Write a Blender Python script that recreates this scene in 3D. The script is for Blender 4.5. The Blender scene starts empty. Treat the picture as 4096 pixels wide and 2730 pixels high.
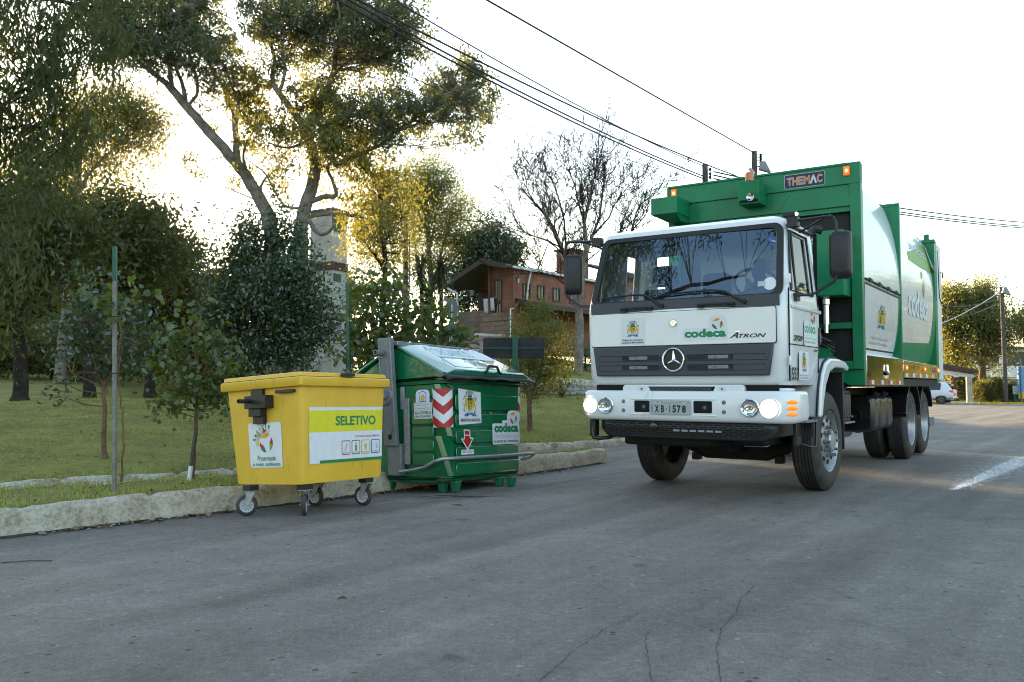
import bpy, math, random
import numpy as np
from math import sin, cos, pi, radians, sqrt, atan, atan2
from mathutils import Vector, Matrix
random.seed(7)
scene = bpy.context.scene
COL = scene.collection
# ------------------------------------------------------------------ camera
CAM_H = 1.13
FPX = 3460.0                      # focal length in pixels of the 4096 wide photograph
PITCH = atan((1537 - 1365) / FPX)
camd = bpy.data.cameras.new("camera")
cam = bpy.data.objects.new("camera", camd)
COL.objects.link(cam)
camd.sensor_width = 36.0
camd.lens = FPX / 4096 * 36.0
camd.clip_start = 0.05
camd.clip_end = 2000
cam.location = (0, 0, CAM_H)
cam.rotation_euler = (pi / 2 + PITCH, 0, 0)
camd.dof.use_dof = True
camd.dof.focus_distance = 9.5
camd.dof.aperture_fstop = 11
scene.camera = cam
# ------------------------------------------------------------------ sky and sun
SUN_AZ = radians(-29.5)           # left of the viewing direction (+Y)
SUN_EL = radians(6.5)
world = bpy.data.worlds.new("World")
scene.world = world
world.use_nodes = True
wn = world.node_tree.nodes; wl = world.node_tree.links
bg = wn["Background"]
sky = wn.new("ShaderNodeTexSky")
sky.sky_type = 'NISHITA'
sky.sun_disc = False
sky.sun_elevation = SUN_EL
sky.sun_rotation = SUN_AZ
sky.air_density = 1.4
sky.dust_density = 1.2
sky.ozone_density = 3.0
hsv = wn.new("ShaderNodeHueSaturation")
hsv.inputs["Saturation"].default_value = 0.70
hsv.inputs["Value"].default_value = 1.0
wl.new(sky.outputs[0], hsv.inputs["Color"])
wl.new(hsv.outputs[0], bg.inputs["Color"])
bg.inputs["Strength"].default_value = 0.15
sund = bpy.data.lights.new("sun", 'SUN')
sund.energy = 4.0
sund.angle = radians(0.5)
sund.color = (1.0, 0.74, 0.44)
sun = bpy.data.objects.new("sun", sund)
COL.objects.link(sun)
sdir = Vector((sin(SUN_AZ) * cos(SUN_EL), cos(SUN_AZ) * cos(SUN_EL), sin(SUN_EL)))
sun.rotation_euler = sdir.to_track_quat('Z', 'Y').to_euler()
sun.location = (-20, 30, 20)
scene.view_settings.view_transform = 'Standard'
scene.view_settings.look = 'None'
scene.view_settings.exposure = 2.7
scene.view_settings.gamma = 1.0
scene.render.engine = 'CYCLES'
scene.cycles.use_denoising = True
scene.cycles.filter_width = 1.05
scene.cycles.max_bounces = 6
scene.cycles.diffuse_bounces = 3
scene.cycles.glossy_bounces = 3
scene.cycles.transmission_bounces = 4
scene.cycles.transparent_max_bounces = 8
scene.cycles.caustics_reflective = False
scene.cycles.caustics_refractive = False

# ------------------------------------------------------------------ pixel helper (2353 px wide view of the photograph)
_cp, _sp = cos(PITCH), sin(PITCH)
def ray(px, py):
    s = 4096 / 2353
    d = ((px * s - 2048) / FPX, 1.0, -(py * s - 1365) / FPX)
    return Vector((d[0], _cp * d[1] - _sp * d[2], _sp * d[1] + _cp * d[2]))
def P(px, py, Y):
    d = ray(px, py)
    return Vector((0, 0, CAM_H)) + d * (Y / d.y)

# ------------------------------------------------------------------ materials
MATS = {}
def pm(name, col, rough=0.5, metal=0.0, var=0.12, scale=6.0, bump=0.0, bscale=40.0, emit=None, estr=0.0, coat=0.0, spec=0.5, col2=None, detail=4.0, dirt=None):
    m = bpy.data.materials.new(name)
    m.use_nodes = True
    nt = m.node_tree; n = nt.nodes; l = nt.links
    b = n["Principled BSDF"]
    tc = n.new("ShaderNodeTexCoord")
    if var > 0 or col2:
        no = n.new("ShaderNodeTexNoise"); no.inputs["Scale"].default_value = scale; no.inputs["Detail"].default_value = detail
        l.new(tc.outputs["Object"], no.inputs["Vector"])
        r = n.new("ShaderNodeValToRGB")
        r.color_ramp.elements[0].position = 0.32; r.color_ramp.elements[1].position = 0.68
        c2 = col2 if col2 else tuple(min(1, c * (1 + var)) for c in col)
        c1 = col if col2 else tuple(c * (1 - var) for c in col)
        r.color_ramp.elements[0].color = (*c1, 1); r.color_ramp.elements[1].color = (*c2, 1)
        l.new(no.outputs["Fac"], r.inputs["Fac"]); l.new(r.outputs["Color"], b.inputs["Base Color"])
        mr = n.new("ShaderNodeMapRange"); mr.inputs["To Min"].default_value = max(0.02, rough - 0.08); mr.inputs["To Max"].default_value = min(1, rough + 0.08)
        l.new(no.outputs["Fac"], mr.inputs["Value"]); l.new(mr.outputs[0], b.inputs["Roughness"])
    else:
        b.inputs["Base Color"].default_value = (*col, 1)
        b.inputs["Roughness"].default_value = rough
    b.inputs["Metallic"].default_value = metal
    b.inputs["Coat Weight"].default_value = coat
    b.inputs["Coat Roughness"].default_value = 0.06
    b.inputs["Specular IOR Level"].default_value = spec
    if dirt:      # worn and soiled flecks: (scale xyz, threshold, colour, amount)
        sc_, th, dc, am = dirt
        mp = n.new("ShaderNodeMapping"); mp.inputs["Scale"].default_value = sc_; l.new(tc.outputs["Object"], mp.inputs["Vector"])
        dn = n.new("ShaderNodeTexNoise"); dn.inputs["Scale"].default_value = 1.0; dn.inputs["Detail"].default_value = 8; dn.inputs["Roughness"].default_value = .7; l.new(mp.outputs[0], dn.inputs["Vector"])
        dm = n.new("ShaderNodeMapRange"); dm.inputs["From Min"].default_value = th; dm.inputs["From Max"].default_value = th + .08; dm.inputs["To Max"].default_value = am; l.new(dn.outputs["Fac"], dm.inputs["Value"])
        mx = n.new("ShaderNodeMix"); mx.data_type = 'RGBA'; l.new(dm.outputs[0], mx.inputs["Factor"]); mx.inputs["B"].default_value = (*dc, 1)
        src = b.inputs["Base Color"].links[0].from_socket if b.inputs["Base Color"].links else None
        if src: l.new(src, mx.inputs["A"])
        else: mx.inputs["A"].default_value = (*col, 1)
        l.new(mx.outputs["Result"], b.inputs["Base Color"])
    if bump > 0:
        nb = n.new("ShaderNodeTexNoise"); nb.inputs["Scale"].default_value = bscale; nb.inputs["Detail"].default_value = 6
        l.new(tc.outputs["Object"], nb.inputs["Vector"])
        bp = n.new("ShaderNodeBump"); bp.inputs["Strength"].default_value = bump; bp.inputs["Distance"].default_value = 0.02
        l.new(nb.outputs["Fac"], bp.inputs["Height"]); l.new(bp.outputs[0], b.inputs["Normal"])
    if emit:
        b.inputs["Emission Color"].default_value = (*emit, 1); b.inputs["Emission Strength"].default_value = estr
    MATS[name] = m
    return m

def glass_mat(name, tint=(0.8, 0.88, 0.95), ior=1.7, refl=(1, 1, 1)):
    m = bpy.data.materials.new(name); m.use_nodes = True
    nt = m.node_tree; n = nt.nodes; l = nt.links
    n.remove(n["Principled BSDF"]); out = n["Material Output"]
    tr = n.new("ShaderNodeBsdfTransparent"); tr.inputs["Color"].default_value = (*tint, 1)
    gl = n.new("ShaderNodeBsdfGlossy"); gl.inputs["Roughness"].default_value = 0.01; gl.inputs["Color"].default_value = (*refl, 1)
    fr = n.new("ShaderNodeFresnel"); fr.inputs["IOR"].default_value = ior
    mx = n.new("ShaderNodeMixShader")
    l.new(fr.outputs[0], mx.inputs[0]); l.new(tr.outputs[0], mx.inputs[1]); l.new(gl.outputs[0], mx.inputs[2]); l.new(mx.outputs[0], out.inputs[0])
    return m

def leaf_mat(name, c_dark, c_light, trans=(0.25, 0.3, 0.03), tw=0.35, gloss=0.12, grough=0.35):
    m = bpy.data.materials.new(name); m.use_nodes = True
    nt = m.node_tree; n = nt.nodes; l = nt.links
    n.remove(n["Principled BSDF"]); out = n["Material Output"]
    geo = n.new("ShaderNodeNewGeometry")
    tc = n.new("ShaderNodeTexCoord")
    no = n.new("ShaderNodeTexNoise"); no.inputs["Scale"].default_value = 0.9; no.inputs["Detail"].default_value = 2
    l.new(tc.outputs["Object"], no.inputs["Vector"])
    ad = n.new("ShaderNodeMath"); ad.operation = 'MULTIPLY_ADD'; ad.inputs[1].default_value = 0.55; ad.inputs[2].default_value = -0.05
    l.new(geo.outputs["Random Per Island"], ad.inputs[0])
    ad2 = n.new("ShaderNodeMath"); ad2.operation = 'MULTIPLY_ADD'; ad2.inputs[1].default_value = 0.6
    l.new(no.outputs["Fac"], ad2.inputs[0]); l.new(ad.outputs[0], ad2.inputs[2])
    r = n.new("ShaderNodeValToRGB")
    r.color_ramp.elements[0].position = 0.15; r.color_ramp.elements[1].position = 0.8
    r.color_ramp.elements[0].color = (*c_dark, 1); r.color_ramp.elements[1].color = (*c_light, 1)
    l.new(ad2.outputs[0], r.inputs["Fac"])
    df = n.new("ShaderNodeBsdfDiffuse"); l.new(r.outputs[0], df.inputs["Color"])
    tl = n.new("ShaderNodeBsdfTranslucent")
    tl.inputs["Color"].default_value = (*trans, 1)
    m1 = n.new("ShaderNodeMixShader"); m1.inputs[0].default_value = tw
    l.new(df.outputs[0], m1.inputs[1]); l.new(tl.outputs[0], m1.inputs[2])
    gl = n.new("ShaderNodeBsdfGlossy"); gl.inputs["Roughness"].default_value = grough
    gl.inputs["Color"].default_value = (0.8, 0.85, 0.9, 1)
    m2 = n.new("ShaderNodeMixShader"); m2.inputs[0].default_value = gloss
    l.new(m1.outputs[0], m2.inputs[1]); l.new(gl.outputs[0], m2.inputs[2])
    l.new(m2.outputs[0], out.inputs[0])
    return m

M = {}
M['white'] = pm('white_truck_paint', (0.74, 0.76, 0.77), 0.28, var=0.02, scale=2, coat=0.6, bump=.012, bscale=2.2, dirt=((5,5,1.6), .62, (.52,.52,.50), .5))
M['white_matt'] = pm('white_enamel', (0.70, 0.72, 0.73), 0.4, var=0.04, scale=4)
M['green'] = pm('green_truck_paint', (0.003, 0.175, 0.070), 0.40, var=0.16, scale=3.5, coat=0.18, spec=.35, bump=0.03, bscale=6, dirt=((9,9,2.2), .60, (.03,.13,.075), .6))
M['green_bin'] = pm('green_plastic_gloss', (0.006, 0.135, 0.055), 0.20, var=0.14, scale=3, coat=0.9, bump=0.04, bscale=5, dirt=((10,10,3), .60, (.04,.14,.08), .5))
M['yellow_bin'] = pm('yellow_plastic', (0.70, 0.43, 0.035), 0.40, var=0.06, scale=5, bump=0.03, bscale=60, dirt=((16,16,3.5), .60, (.30,.19,.05), .55))
M['black'] = pm('black_plastic', (0.014, 0.014, 0.016), 0.45, var=0.2, scale=8)
M['black_gloss'] = pm('black_metal', (0.010, 0.010, 0.012), 0.28, var=0.25, scale=5)
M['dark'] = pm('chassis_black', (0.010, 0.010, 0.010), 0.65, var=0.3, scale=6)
M['void'] = pm('deep_black', (0.003, 0.003, 0.003), 0.9, var=0)
M['grille'] = pm('grille_grey_plastic', (0.040, 0.048, 0.062), 0.42, var=0.06, scale=9, bump=0.04, bscale=200)
M['rubber'] = pm('rubber', (0.012, 0.012, 0.013), 0.55, var=0.15)
M['tyre'] = pm('tyre_rubber', (0.018, 0.018, 0.018), 0.7, var=0.35, scale=7, col2=(0.045, 0.041, 0.036), dirt=((6,6,6), .56, (.09,.08,.07), .5))
M['rim'] = pm('steel_rim', (0.36, 0.37, 0.38), 0.38, metal=0.6, var=0.12, scale=9)
M['steel'] = pm('galvanised_steel', (0.30, 0.32, 0.33), 0.42, metal=0.55, var=0.18, scale=14)
M['greymetal'] = pm('grey_painted_steel', (0.17, 0.18, 0.19), 0.45, metal=0.2, var=0.15, scale=9, bump=0.05, bscale=50)
M['stainless'] = pm('stainless_sheet', (0.55, 0.56, 0.55), 0.10, metal=1.0, var=0.05, scale=3, bump=0.03, bscale=3)
M['chrome'] = pm('chrome', (0.8, 0.8, 0.82), 0.06, metal=1.0, var=0)
M['lamp_on'] = pm('lit_lamp', (1, 0.95, 0.85), 0.3, var=0, emit=(1.0, 0.90, 0.72), estr=3.0)
M['amber'] = pm('amber_lens', (0.75, 0.16, 0.01), 0.18, var=0.1, scale=30, emit=(1.0, 0.25, 0.01), estr=0.06)
M['amber_on'] = pm('lit_amber_lens', (0.80, 0.20, 0.01), 0.2, var=0.1, scale=30, emit=(1.0, 0.25, 0.01), estr=0.12)
M['glow_core'] = pm('lit_amber_core', (1, 0.6, 0.1), 0.2, var=0, emit=(1.0, 0.5, 0.08), estr=2.5)
M['beacon'] = pm('beacon_orange', (0.60, 0.15, 0.01), 0.2, var=0.1, scale=20, coat=0.5)
M['green_lid'] = pm('green_lid_gloss', (0.010, 0.150, 0.070), 0.12, var=0.08, scale=3, coat=1.0, spec=1.0)
M['glass'] = glass_mat('windscreen_glass', (0.80, 0.86, 0.90), 2.35, (0.60, 0.82, 1.0))
M['side_glass'] = glass_mat('side_window_glass', (0.55, 0.6, 0.62), 1.5)
M['lens'] = glass_mat('lamp_lens', (0.9, 0.92, 0.95), 1.6)
M['cabin'] = pm('cabin_trim', (0.018, 0.019, 0.022), 0.7, var=0.15)
M['seat'] = pm('seat_fabric', (0.05, 0.055, 0.065), 0.85, var=0.2, scale=20)
# sticker colours
def flat(name, col, rough=0.45, **k): return pm(name, col, rough, var=0.04, scale=15, **k)
M['s_white'] = flat('sticker_white', (0.70, 0.71, 0.74))
M['s_trans'] = flat('sticker_pale', (0.66, 0.71, 0.72))
M['s_green'] = flat('sticker_green', (0.006, 0.20, 0.075))
M['s_dgreen'] = flat('sticker_dark_green', (0.005, 0.10, 0.03))
M['s_teal'] = flat('sticker_teal', (0.05, 0.33, 0.22))
M['s_yellow'] = flat('sticker_yellow', (0.68, 0.62, 0.02))
M['s_gold'] = flat('sticker_gold', (0.62, 0.40, 0.02))
M['s_orange'] = flat('sticker_orange', (0.72, 0.24, 0.02))
M['s_red'] = flat('sticker_red', (0.42, 0.02, 0.02))
M['s_blue'] = flat('sticker_blue', (0.02, 0.12, 0.45))
M['s_navy'] = flat('sticker_navy', (0.010, 0.018, 0.06))
M['s_black'] = flat('sticker_black', (0.012, 0.012, 0.015))
M['s_grey'] = flat('sticker_grey', (0.30, 0.31, 0.33))
M['s_lgrey'] = flat('sticker_light_grey', (0.45, 0.47, 0.50))
M['s_salmon'] = flat('sticker_salmon', (0.62, 0.22, 0.10))
M['s_lime'] = flat('sticker_lime', (0.16, 0.33, 0.03))
M['plate'] = pm('plate_grey', (0.36, 0.40, 0.41), 0.4, metal=0.1, var=0.05, scale=12)

# ------------------------------------------------------------------ mesh builder
_text_cache = {}
def text_mesh(s, bold, shear):
    key = (s, bold, shear)
    if key not in _text_cache:
        cu = bpy.data.curves.new("lettering", 'FONT')
        cu.body = s; cu.size = 1.0; cu.offset = bold; cu.shear = shear; cu.resolution_u = 3
        ob = bpy.data.objects.new("lettering", cu)
        COL.objects.link(ob)
        bpy.context.view_layer.update()
        dg = bpy.context.evaluated_depsgraph_get()
        me = bpy.data.meshes.new_from_object(ob.evaluated_get(dg))
        vs = [(v.co.x, v.co.y) for v in me.vertices]
        fs = [tuple(p.vertices) for p in me.polygons]
        bpy.data.objects.remove(ob); bpy.data.curves.remove(cu); bpy.data.meshes.remove(me)
        _text_cache[key] = (vs, fs)
    return _text_cache[key]

class MB:
    def __init__(self, T=None):
        self.v = []; self.f = []; self.fm = []; self.mats = []; self.T = T; self.lay = 0.0
    def mi(self, m):
        if isinstance(m, str): m = M[m]
        if m not in self.mats: self.mats.append(m)
        return self.mats.index(m)
    def add(self, vs, fs, m):
        o = len(self.v); k = self.mi(m)
        if self.T: vs = [self.T(*p) for p in vs]
        self.v += [tuple(p) for p in vs]
        for f in fs:
            self.f.append(tuple(i + o for i in f)); self.fm.append(k)
    def bx(self, x0, x1, y0, y1, z0, z1, m):
        vs = [(x0,y0,z0),(x1,y0,z0),(x1,y1,z0),(x0,y1,z0),(x0,y0,z1),(x1,y0,z1),(x1,y1,z1),(x0,y1,z1)]
        self.add(vs, [(0,3,2,1),(4,5,6,7),(0,1,5,4),(1,2,6,5),(2,3,7,6),(3,0,4,7)], m)
    def hexa(self, b, t, m):
        self.add(list(b) + list(t), [(0,3,2,1),(4,5,6,7),(0,1,5,4),(1,2,6,5),(2,3,7,6),(3,0,4,7)], m)
    def obox(self, c, s, R, m):
        c = Vector(c); vs = []
        for dz in (-1, 1):
            for dx, dy in ((-1,-1),(1,-1),(1,1),(-1,1)):
                vs.append(c + R @ Vector((dx*s[0]/2, dy*s[1]/2, dz*s[2]/2)))
        self.add(vs, [(0,3,2,1),(4,5,6,7),(0,1,5,4),(1,2,6,5),(2,3,7,6),(3,0,4,7)], m)
    def prism(self, pts, ext, m):
        n = len(pts); e = Vector(ext)
        vs = [Vector(p) for p in pts] + [Vector(p) + e for p in pts]
        fs = [tuple(range(n-1, -1, -1)), tuple(range(n, 2*n))] + [(i, (i+1) % n, n + (i+1) % n, n + i) for i in range(n)]
        self.add(vs, fs, m)
    def ngon(self, pts, m): self.add(pts, [tuple(range(len(pts)))], m)
    def strip(self, A, B, m, closed=False):
        n = len(A); fs = [(i, i+1, n+i+1, n+i) for i in range(n-1)]
        if closed: fs.append((n-1, 0, n, 2*n-1))
        self.add(list(A) + list(B), fs, m)
    def grid(self, rows, m, closed=False):
        k = len(rows[0]); vs = [p for r in rows for p in r]; fs = []
        for i in range(len(rows)-1):
            for j in range(k-1 + (1 if closed else 0)):
                a = i*k + j; b = i*k + (j+1) % k
                fs.append((a, b, b+k, a+k))
        self.add(vs, fs, m)
    def tube(self, pts, r, m, n=8, closed=False, cap=True):
        pts = [Vector(p) for p in pts]; N = len(pts)
        rs = r if isinstance(r, (list, tuple)) else [r] * N
        rows = []; up = None
        for i, p in enumerate(pts):
            a = pts[i-1] if (i > 0 or closed) else p
            b = pts[(i+1) % N] if (i < N-1 or closed) else p
            d = (b - a)
            if d.length < 1e-9: d = Vector((0,0,1))
            d.normalize()
            if up is None:
                up = Vector((0,0,1)) if abs(d.z) < 0.9 else Vector((1,0,0))
            s = d.cross(up)
            if s.length < 1e-6: s = d.orthogonal()
            s.normalize(); up = s.cross(d).normalized()
            rows.append([p + (s*cos(2*pi*k/n) + up*sin(2*pi*k/n)) * rs[i] for k in range(n)])
        if closed: rows.append(rows[0])
        self.grid(rows, m, closed=True)
        if cap and not closed:
            self.ngon(rows[0][::-1], m); self.ngon(rows[-1], m)
    def lathe(self, prof, o, ax, m, n=24, a0=0, a1=2*pi):
        o = Vector(o); ax = Vector(ax).normalized(); u = ax.orthogonal().normalized(); w = ax.cross(u)
        full = abs(a1 - a0 - 2*pi) < 1e-6
        k = n if full else n + 1
        rows = [[o + ax*h + (u*cos(a0+(a1-a0)*j/n) + w*sin(a0+(a1-a0)*j/n))*r for j in range(k)] for r, h in prof]
        self.grid(rows, m, closed=full)
    def ball(self, c, r, m, nu=14, nv=9, R=None):
        if not isinstance(r, (tuple, list)): r = (r, r, r)
        c = Vector(c); rows = []
        for i in range(nv+1):
            t = pi*i/nv; row = []
            for j in range(nu):
                q = Vector((r[0]*sin(t)*cos(2*pi*j/nu), r[1]*sin(t)*sin(2*pi*j/nu), r[2]*cos(t)))
                row.append(c + (R @ q if R else q))
            rows.append(row)
        self.grid(rows, m, closed=True)
    # ---- flat drawing in (u, v) at rising layers, through the mapping T
    def L(self, d=0.00025): self.lay += d; return self.lay
    def poly(self, pts, m, lay=None):
        z = self.L() if lay is None else lay
        self.add([(p[0], p[1], z) for p in pts], [tuple(range(len(pts)))], m)
    def rect(self, x0, y0, x1, y1, m, lay=None): self.poly([(x0,y0),(x1,y0),(x1,y1),(x0,y1)], m, lay)
    def rr_pts(self, x0, y0, x1, y1, r, n=4):
        pts = []
        for cx, cy, a in ((x1-r,y0+r,-pi/2),(x1-r,y1-r,0),(x0+r,y1-r,pi/2),(x0+r,y0+r,pi)):
            pts += [(cx + r*cos(a+pi/2*i/n), cy + r*sin(a+pi/2*i/n)) for i in range(n+1)]
        return pts
    def rrect(self, x0, y0, x1, y1, r, m, lay=None): self.poly(self.rr_pts(x0,y0,x1,y1,r), m, lay)
    def disc(self, x, y, r, m, n=20, ry=None, lay=None):
        ry = ry or r
        self.poly([(x + r*cos(2*pi*i/n), y + ry*sin(2*pi*i/n)) for i in range(n)], m, lay)
    def line(self, pts, w, m, lay=None):
        z = self.L() if lay is None else lay
        for (x0,y0),(x1,y1) in zip(pts[:-1], pts[1:]):
            dx, dy = x1-x0, y1-y0; l = sqrt(dx*dx+dy*dy) or 1; nx, ny = -dy/l*w/2, dx/l*w/2; ex, ey = dx/l*w*.3, dy/l*w*.3
            self.add([(x0+nx-ex,y0+ny-ey,z),(x0-nx-ex,y0-ny-ey,z),(x1-nx+ex,y1-ny+ey,z),(x1+nx+ex,y1+ny+ey,z)], [(0,1,2,3)], m)
    def text(self, s, x0, y0, x1, y1, m, bold=0.0, shear=0.0, rot=0.0, lay=None):
        vs, fs = text_mesh(s, bold, shear)
        if not vs: return
        ax = min(p[0] for p in vs); bx = max(p[0] for p in vs); ay = min(p[1] for p in vs); by = max(p[1] for p in vs)
        z = self.L() if lay is None else lay
        cx, cy = (x0+x1)/2, (y0+y1)/2; out = []
        for px, py in vs:
            u = x0 + (px-ax)/(bx-ax)*(x1-x0); w = y0 + (py-ay)/(by-ay)*(y1-y0)
            if rot:
                u, w = cx + (u-cx)*cos(rot) - (w-cy)*sin(rot), cy + (u-cx)*sin(rot) + (w-cy)*cos(rot)
            out.append((u, w, z))
        self.add(out, fs, m)
    def build(self, name, parent=None, bevel=0.0, seg=2, angle=35, loc=None):
        me = bpy.data.meshes.new(name)
        me.from_pydata(self.v, [], self.f)
        for m in self.mats: me.materials.append(m)
        me.polygons.foreach_set("material_index", self.fm)
        me.polygons.foreach_set("use_smooth", [True] * len(self.f))
        me.update()
        import bmesh
        bm = bmesh.new(); bm.from_mesh(me)
        bmesh.ops.remove_doubles(bm, verts=bm.verts, dist=1e-5)
        bmesh.ops.recalc_face_normals(bm, faces=bm.faces)
        bm.to_mesh(me); bm.free()
        me.set_sharp_from_angle(angle=radians(angle))
        o = bpy.data.objects.new(name, me)
        COL.objects.link(o)
        if parent: o.parent = parent
        if loc: o.location = loc
        if bevel > 0:
            b = o.modifiers.new("edge", 'BEVEL'); b.width = bevel; b.segments = seg; b.limit_method = 'ANGLE'; b.angle_limit = radians(40)
            b.harden_normals = False
        return o

def thing(name, label, cat, loc=(0,0,0), rot=(0,0,0), group=None):
    o = bpy.data.objects.new(name, None); COL.objects.link(o)
    o.location = loc; o.rotation_euler = rot
    o.empty_display_size = 0.2
    return tag(o, label, cat, group)
def tag(o, label, cat, group=None):
    o["label"] = label; o["category"] = cat
    if group: o["group"] = group
    return o
def struct(o): o["kind"] = "structure"; return o

def raw_mesh(name, verts, nper, mats, parent=None, midx=None, smooth=False):
    """verts (N, nper, 3): N separate polygons of nper corners each"""
    N = len(verts)
    me = bpy.data.meshes.new(name)
    me.vertices.add(N*nper); me.loops.add(N*nper); me.polygons.add(N)
    me.vertices.foreach_set("co", np.ascontiguousarray(verts, dtype=np.float32).ravel())
    me.loops.foreach_set("vertex_index", np.arange(N*nper, dtype=np.int32))
    me.polygons.foreach_set("loop_start", np.arange(0, N*nper, nper, dtype=np.int32))
    me.polygons.foreach_set("loop_total", np.full(N, nper, dtype=np.int32))
    for m in mats: me.materials.append(m)
    if midx is not None: me.polygons.foreach_set("material_index", midx.astype(np.int32))
    me.update(calc_edges=True)
    o = bpy.data.objects.new(name, me); COL.objects.link(o)
    if parent: o.parent = parent
    return o
# ------------------------------------------------------------------ ground shape
TA = np.array([0.65, 0.76]); TN = np.array([-0.76, 0.65])
LAWN_EDGE = np.array([(-22,-6),(-14,1.0),(-9,5.3),(-5.19,8.76),(-3.29,10.3),(-1.3,12.8),(.2,14.7),(1.8,16.0),(4.5,18.6),(9,24.5),(15,34),(20,44),(26,60),(34,80),(60,140)], float)
KERB_LINE = np.array([(-16,-7.2),(-9.5,.5),(-4.0,6.76),(-3.4,7.42),(-2.63,8.2),(-1.1,10.0),(.18,11.55),(1.32,13.05)], float)
STRIP_BACK = np.array([(-17,-4.6),(-9.6,3.6),(-4.95,8.45),(-3.2,9.72),(-1.6,10.75),(.165,12.0),(1.22,13.22)], float)
def smooth(a, b, x): t = np.clip((x-a)/(b-a), 0, 1); return t*t*(3-2*t)
def off_line(line, x, y):
    a = x*TA[0] + y*TA[1]; u = x*TN[0] + y*TN[1]
    return a, u - np.interp(a, line@TA, line@TN)
def road_z(x, y):
    x = np.asarray(x, float); y = np.asarray(y, float)
    a, u = off_line(KERB_LINE, x, y)
    d = -u
    z = -0.068*np.clip(1 - d/1.6, 0, 1)*(d > -0.08)*(1 - smooth(10.0, 12.5, a))
    return z - 0.005*np.maximum(0, y - 12)
def lawn_z(x, y):
    x = np.asarray(x, float); y = np.asarray(y, float)
    a, u = off_line(LAWN_EDGE, x, y); u = np.maximum(u, 0)
    right = .12 + .15*np.minimum(u, 22) + .03*np.maximum(0, u-22)
    right = right*(1 - smooth(36, 48, a)) + (.12 + .01*u)*smooth(36, 48, a)
    left = np.where(u < 12, .12 + .11*u - .0045*u*u, np.where(u < 17, .79 - .03*(u-12), .64 + .045*(u-17)))
    w = smooth(-7, 0.5, x)
    z = left*(1-w) + right*w
    z = z + 0.03*np.sin(x*1.3+y*.7)*smooth(1, 4, u) + 0.02*np.sin(x*2.9-y*2.1)*smooth(.5, 3, u)
    return z - 0.005*np.maximum(0, y - 12)
def gz(x, y): return float(lawn_z(x, y))
def rz(x, y): return float(road_z(x, y))

def grid_mesh(name, X, Y, Z, mat):
    n, m = X.shape
    me = bpy.data.meshes.new(name)
    vs = np.stack([X, Y, Z], -1).reshape(-1, 3)
    idx = np.arange(n*m).reshape(n, m)
    q = np.stack([idx[:-1,:-1], idx[1:,:-1], idx[1:,1:], idx[:-1,1:]], -1).reshape(-1, 4)
    me.vertices.add(len(vs)); me.loops.add(q.size); me.polygons.add(len(q))
    me.vertices.foreach_set("co", vs.astype(np.float32).ravel())
    me.loops.foreach_set("vertex_index", q.astype(np.int32).ravel())
    me.polygons.foreach_set("loop_start", np.arange(0, q.size, 4, dtype=np.int32))
    me.polygons.foreach_set("loop_total", np.full(len(q), 4, np.int32))
    me.polygons.foreach_set("use_smooth", np.ones(len(q), bool))
    me.materials.append(mat); me.update(calc_edges=True)
    o = bpy.data.objects.new(name, me); COL.objects.link(o)
    return o

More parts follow.
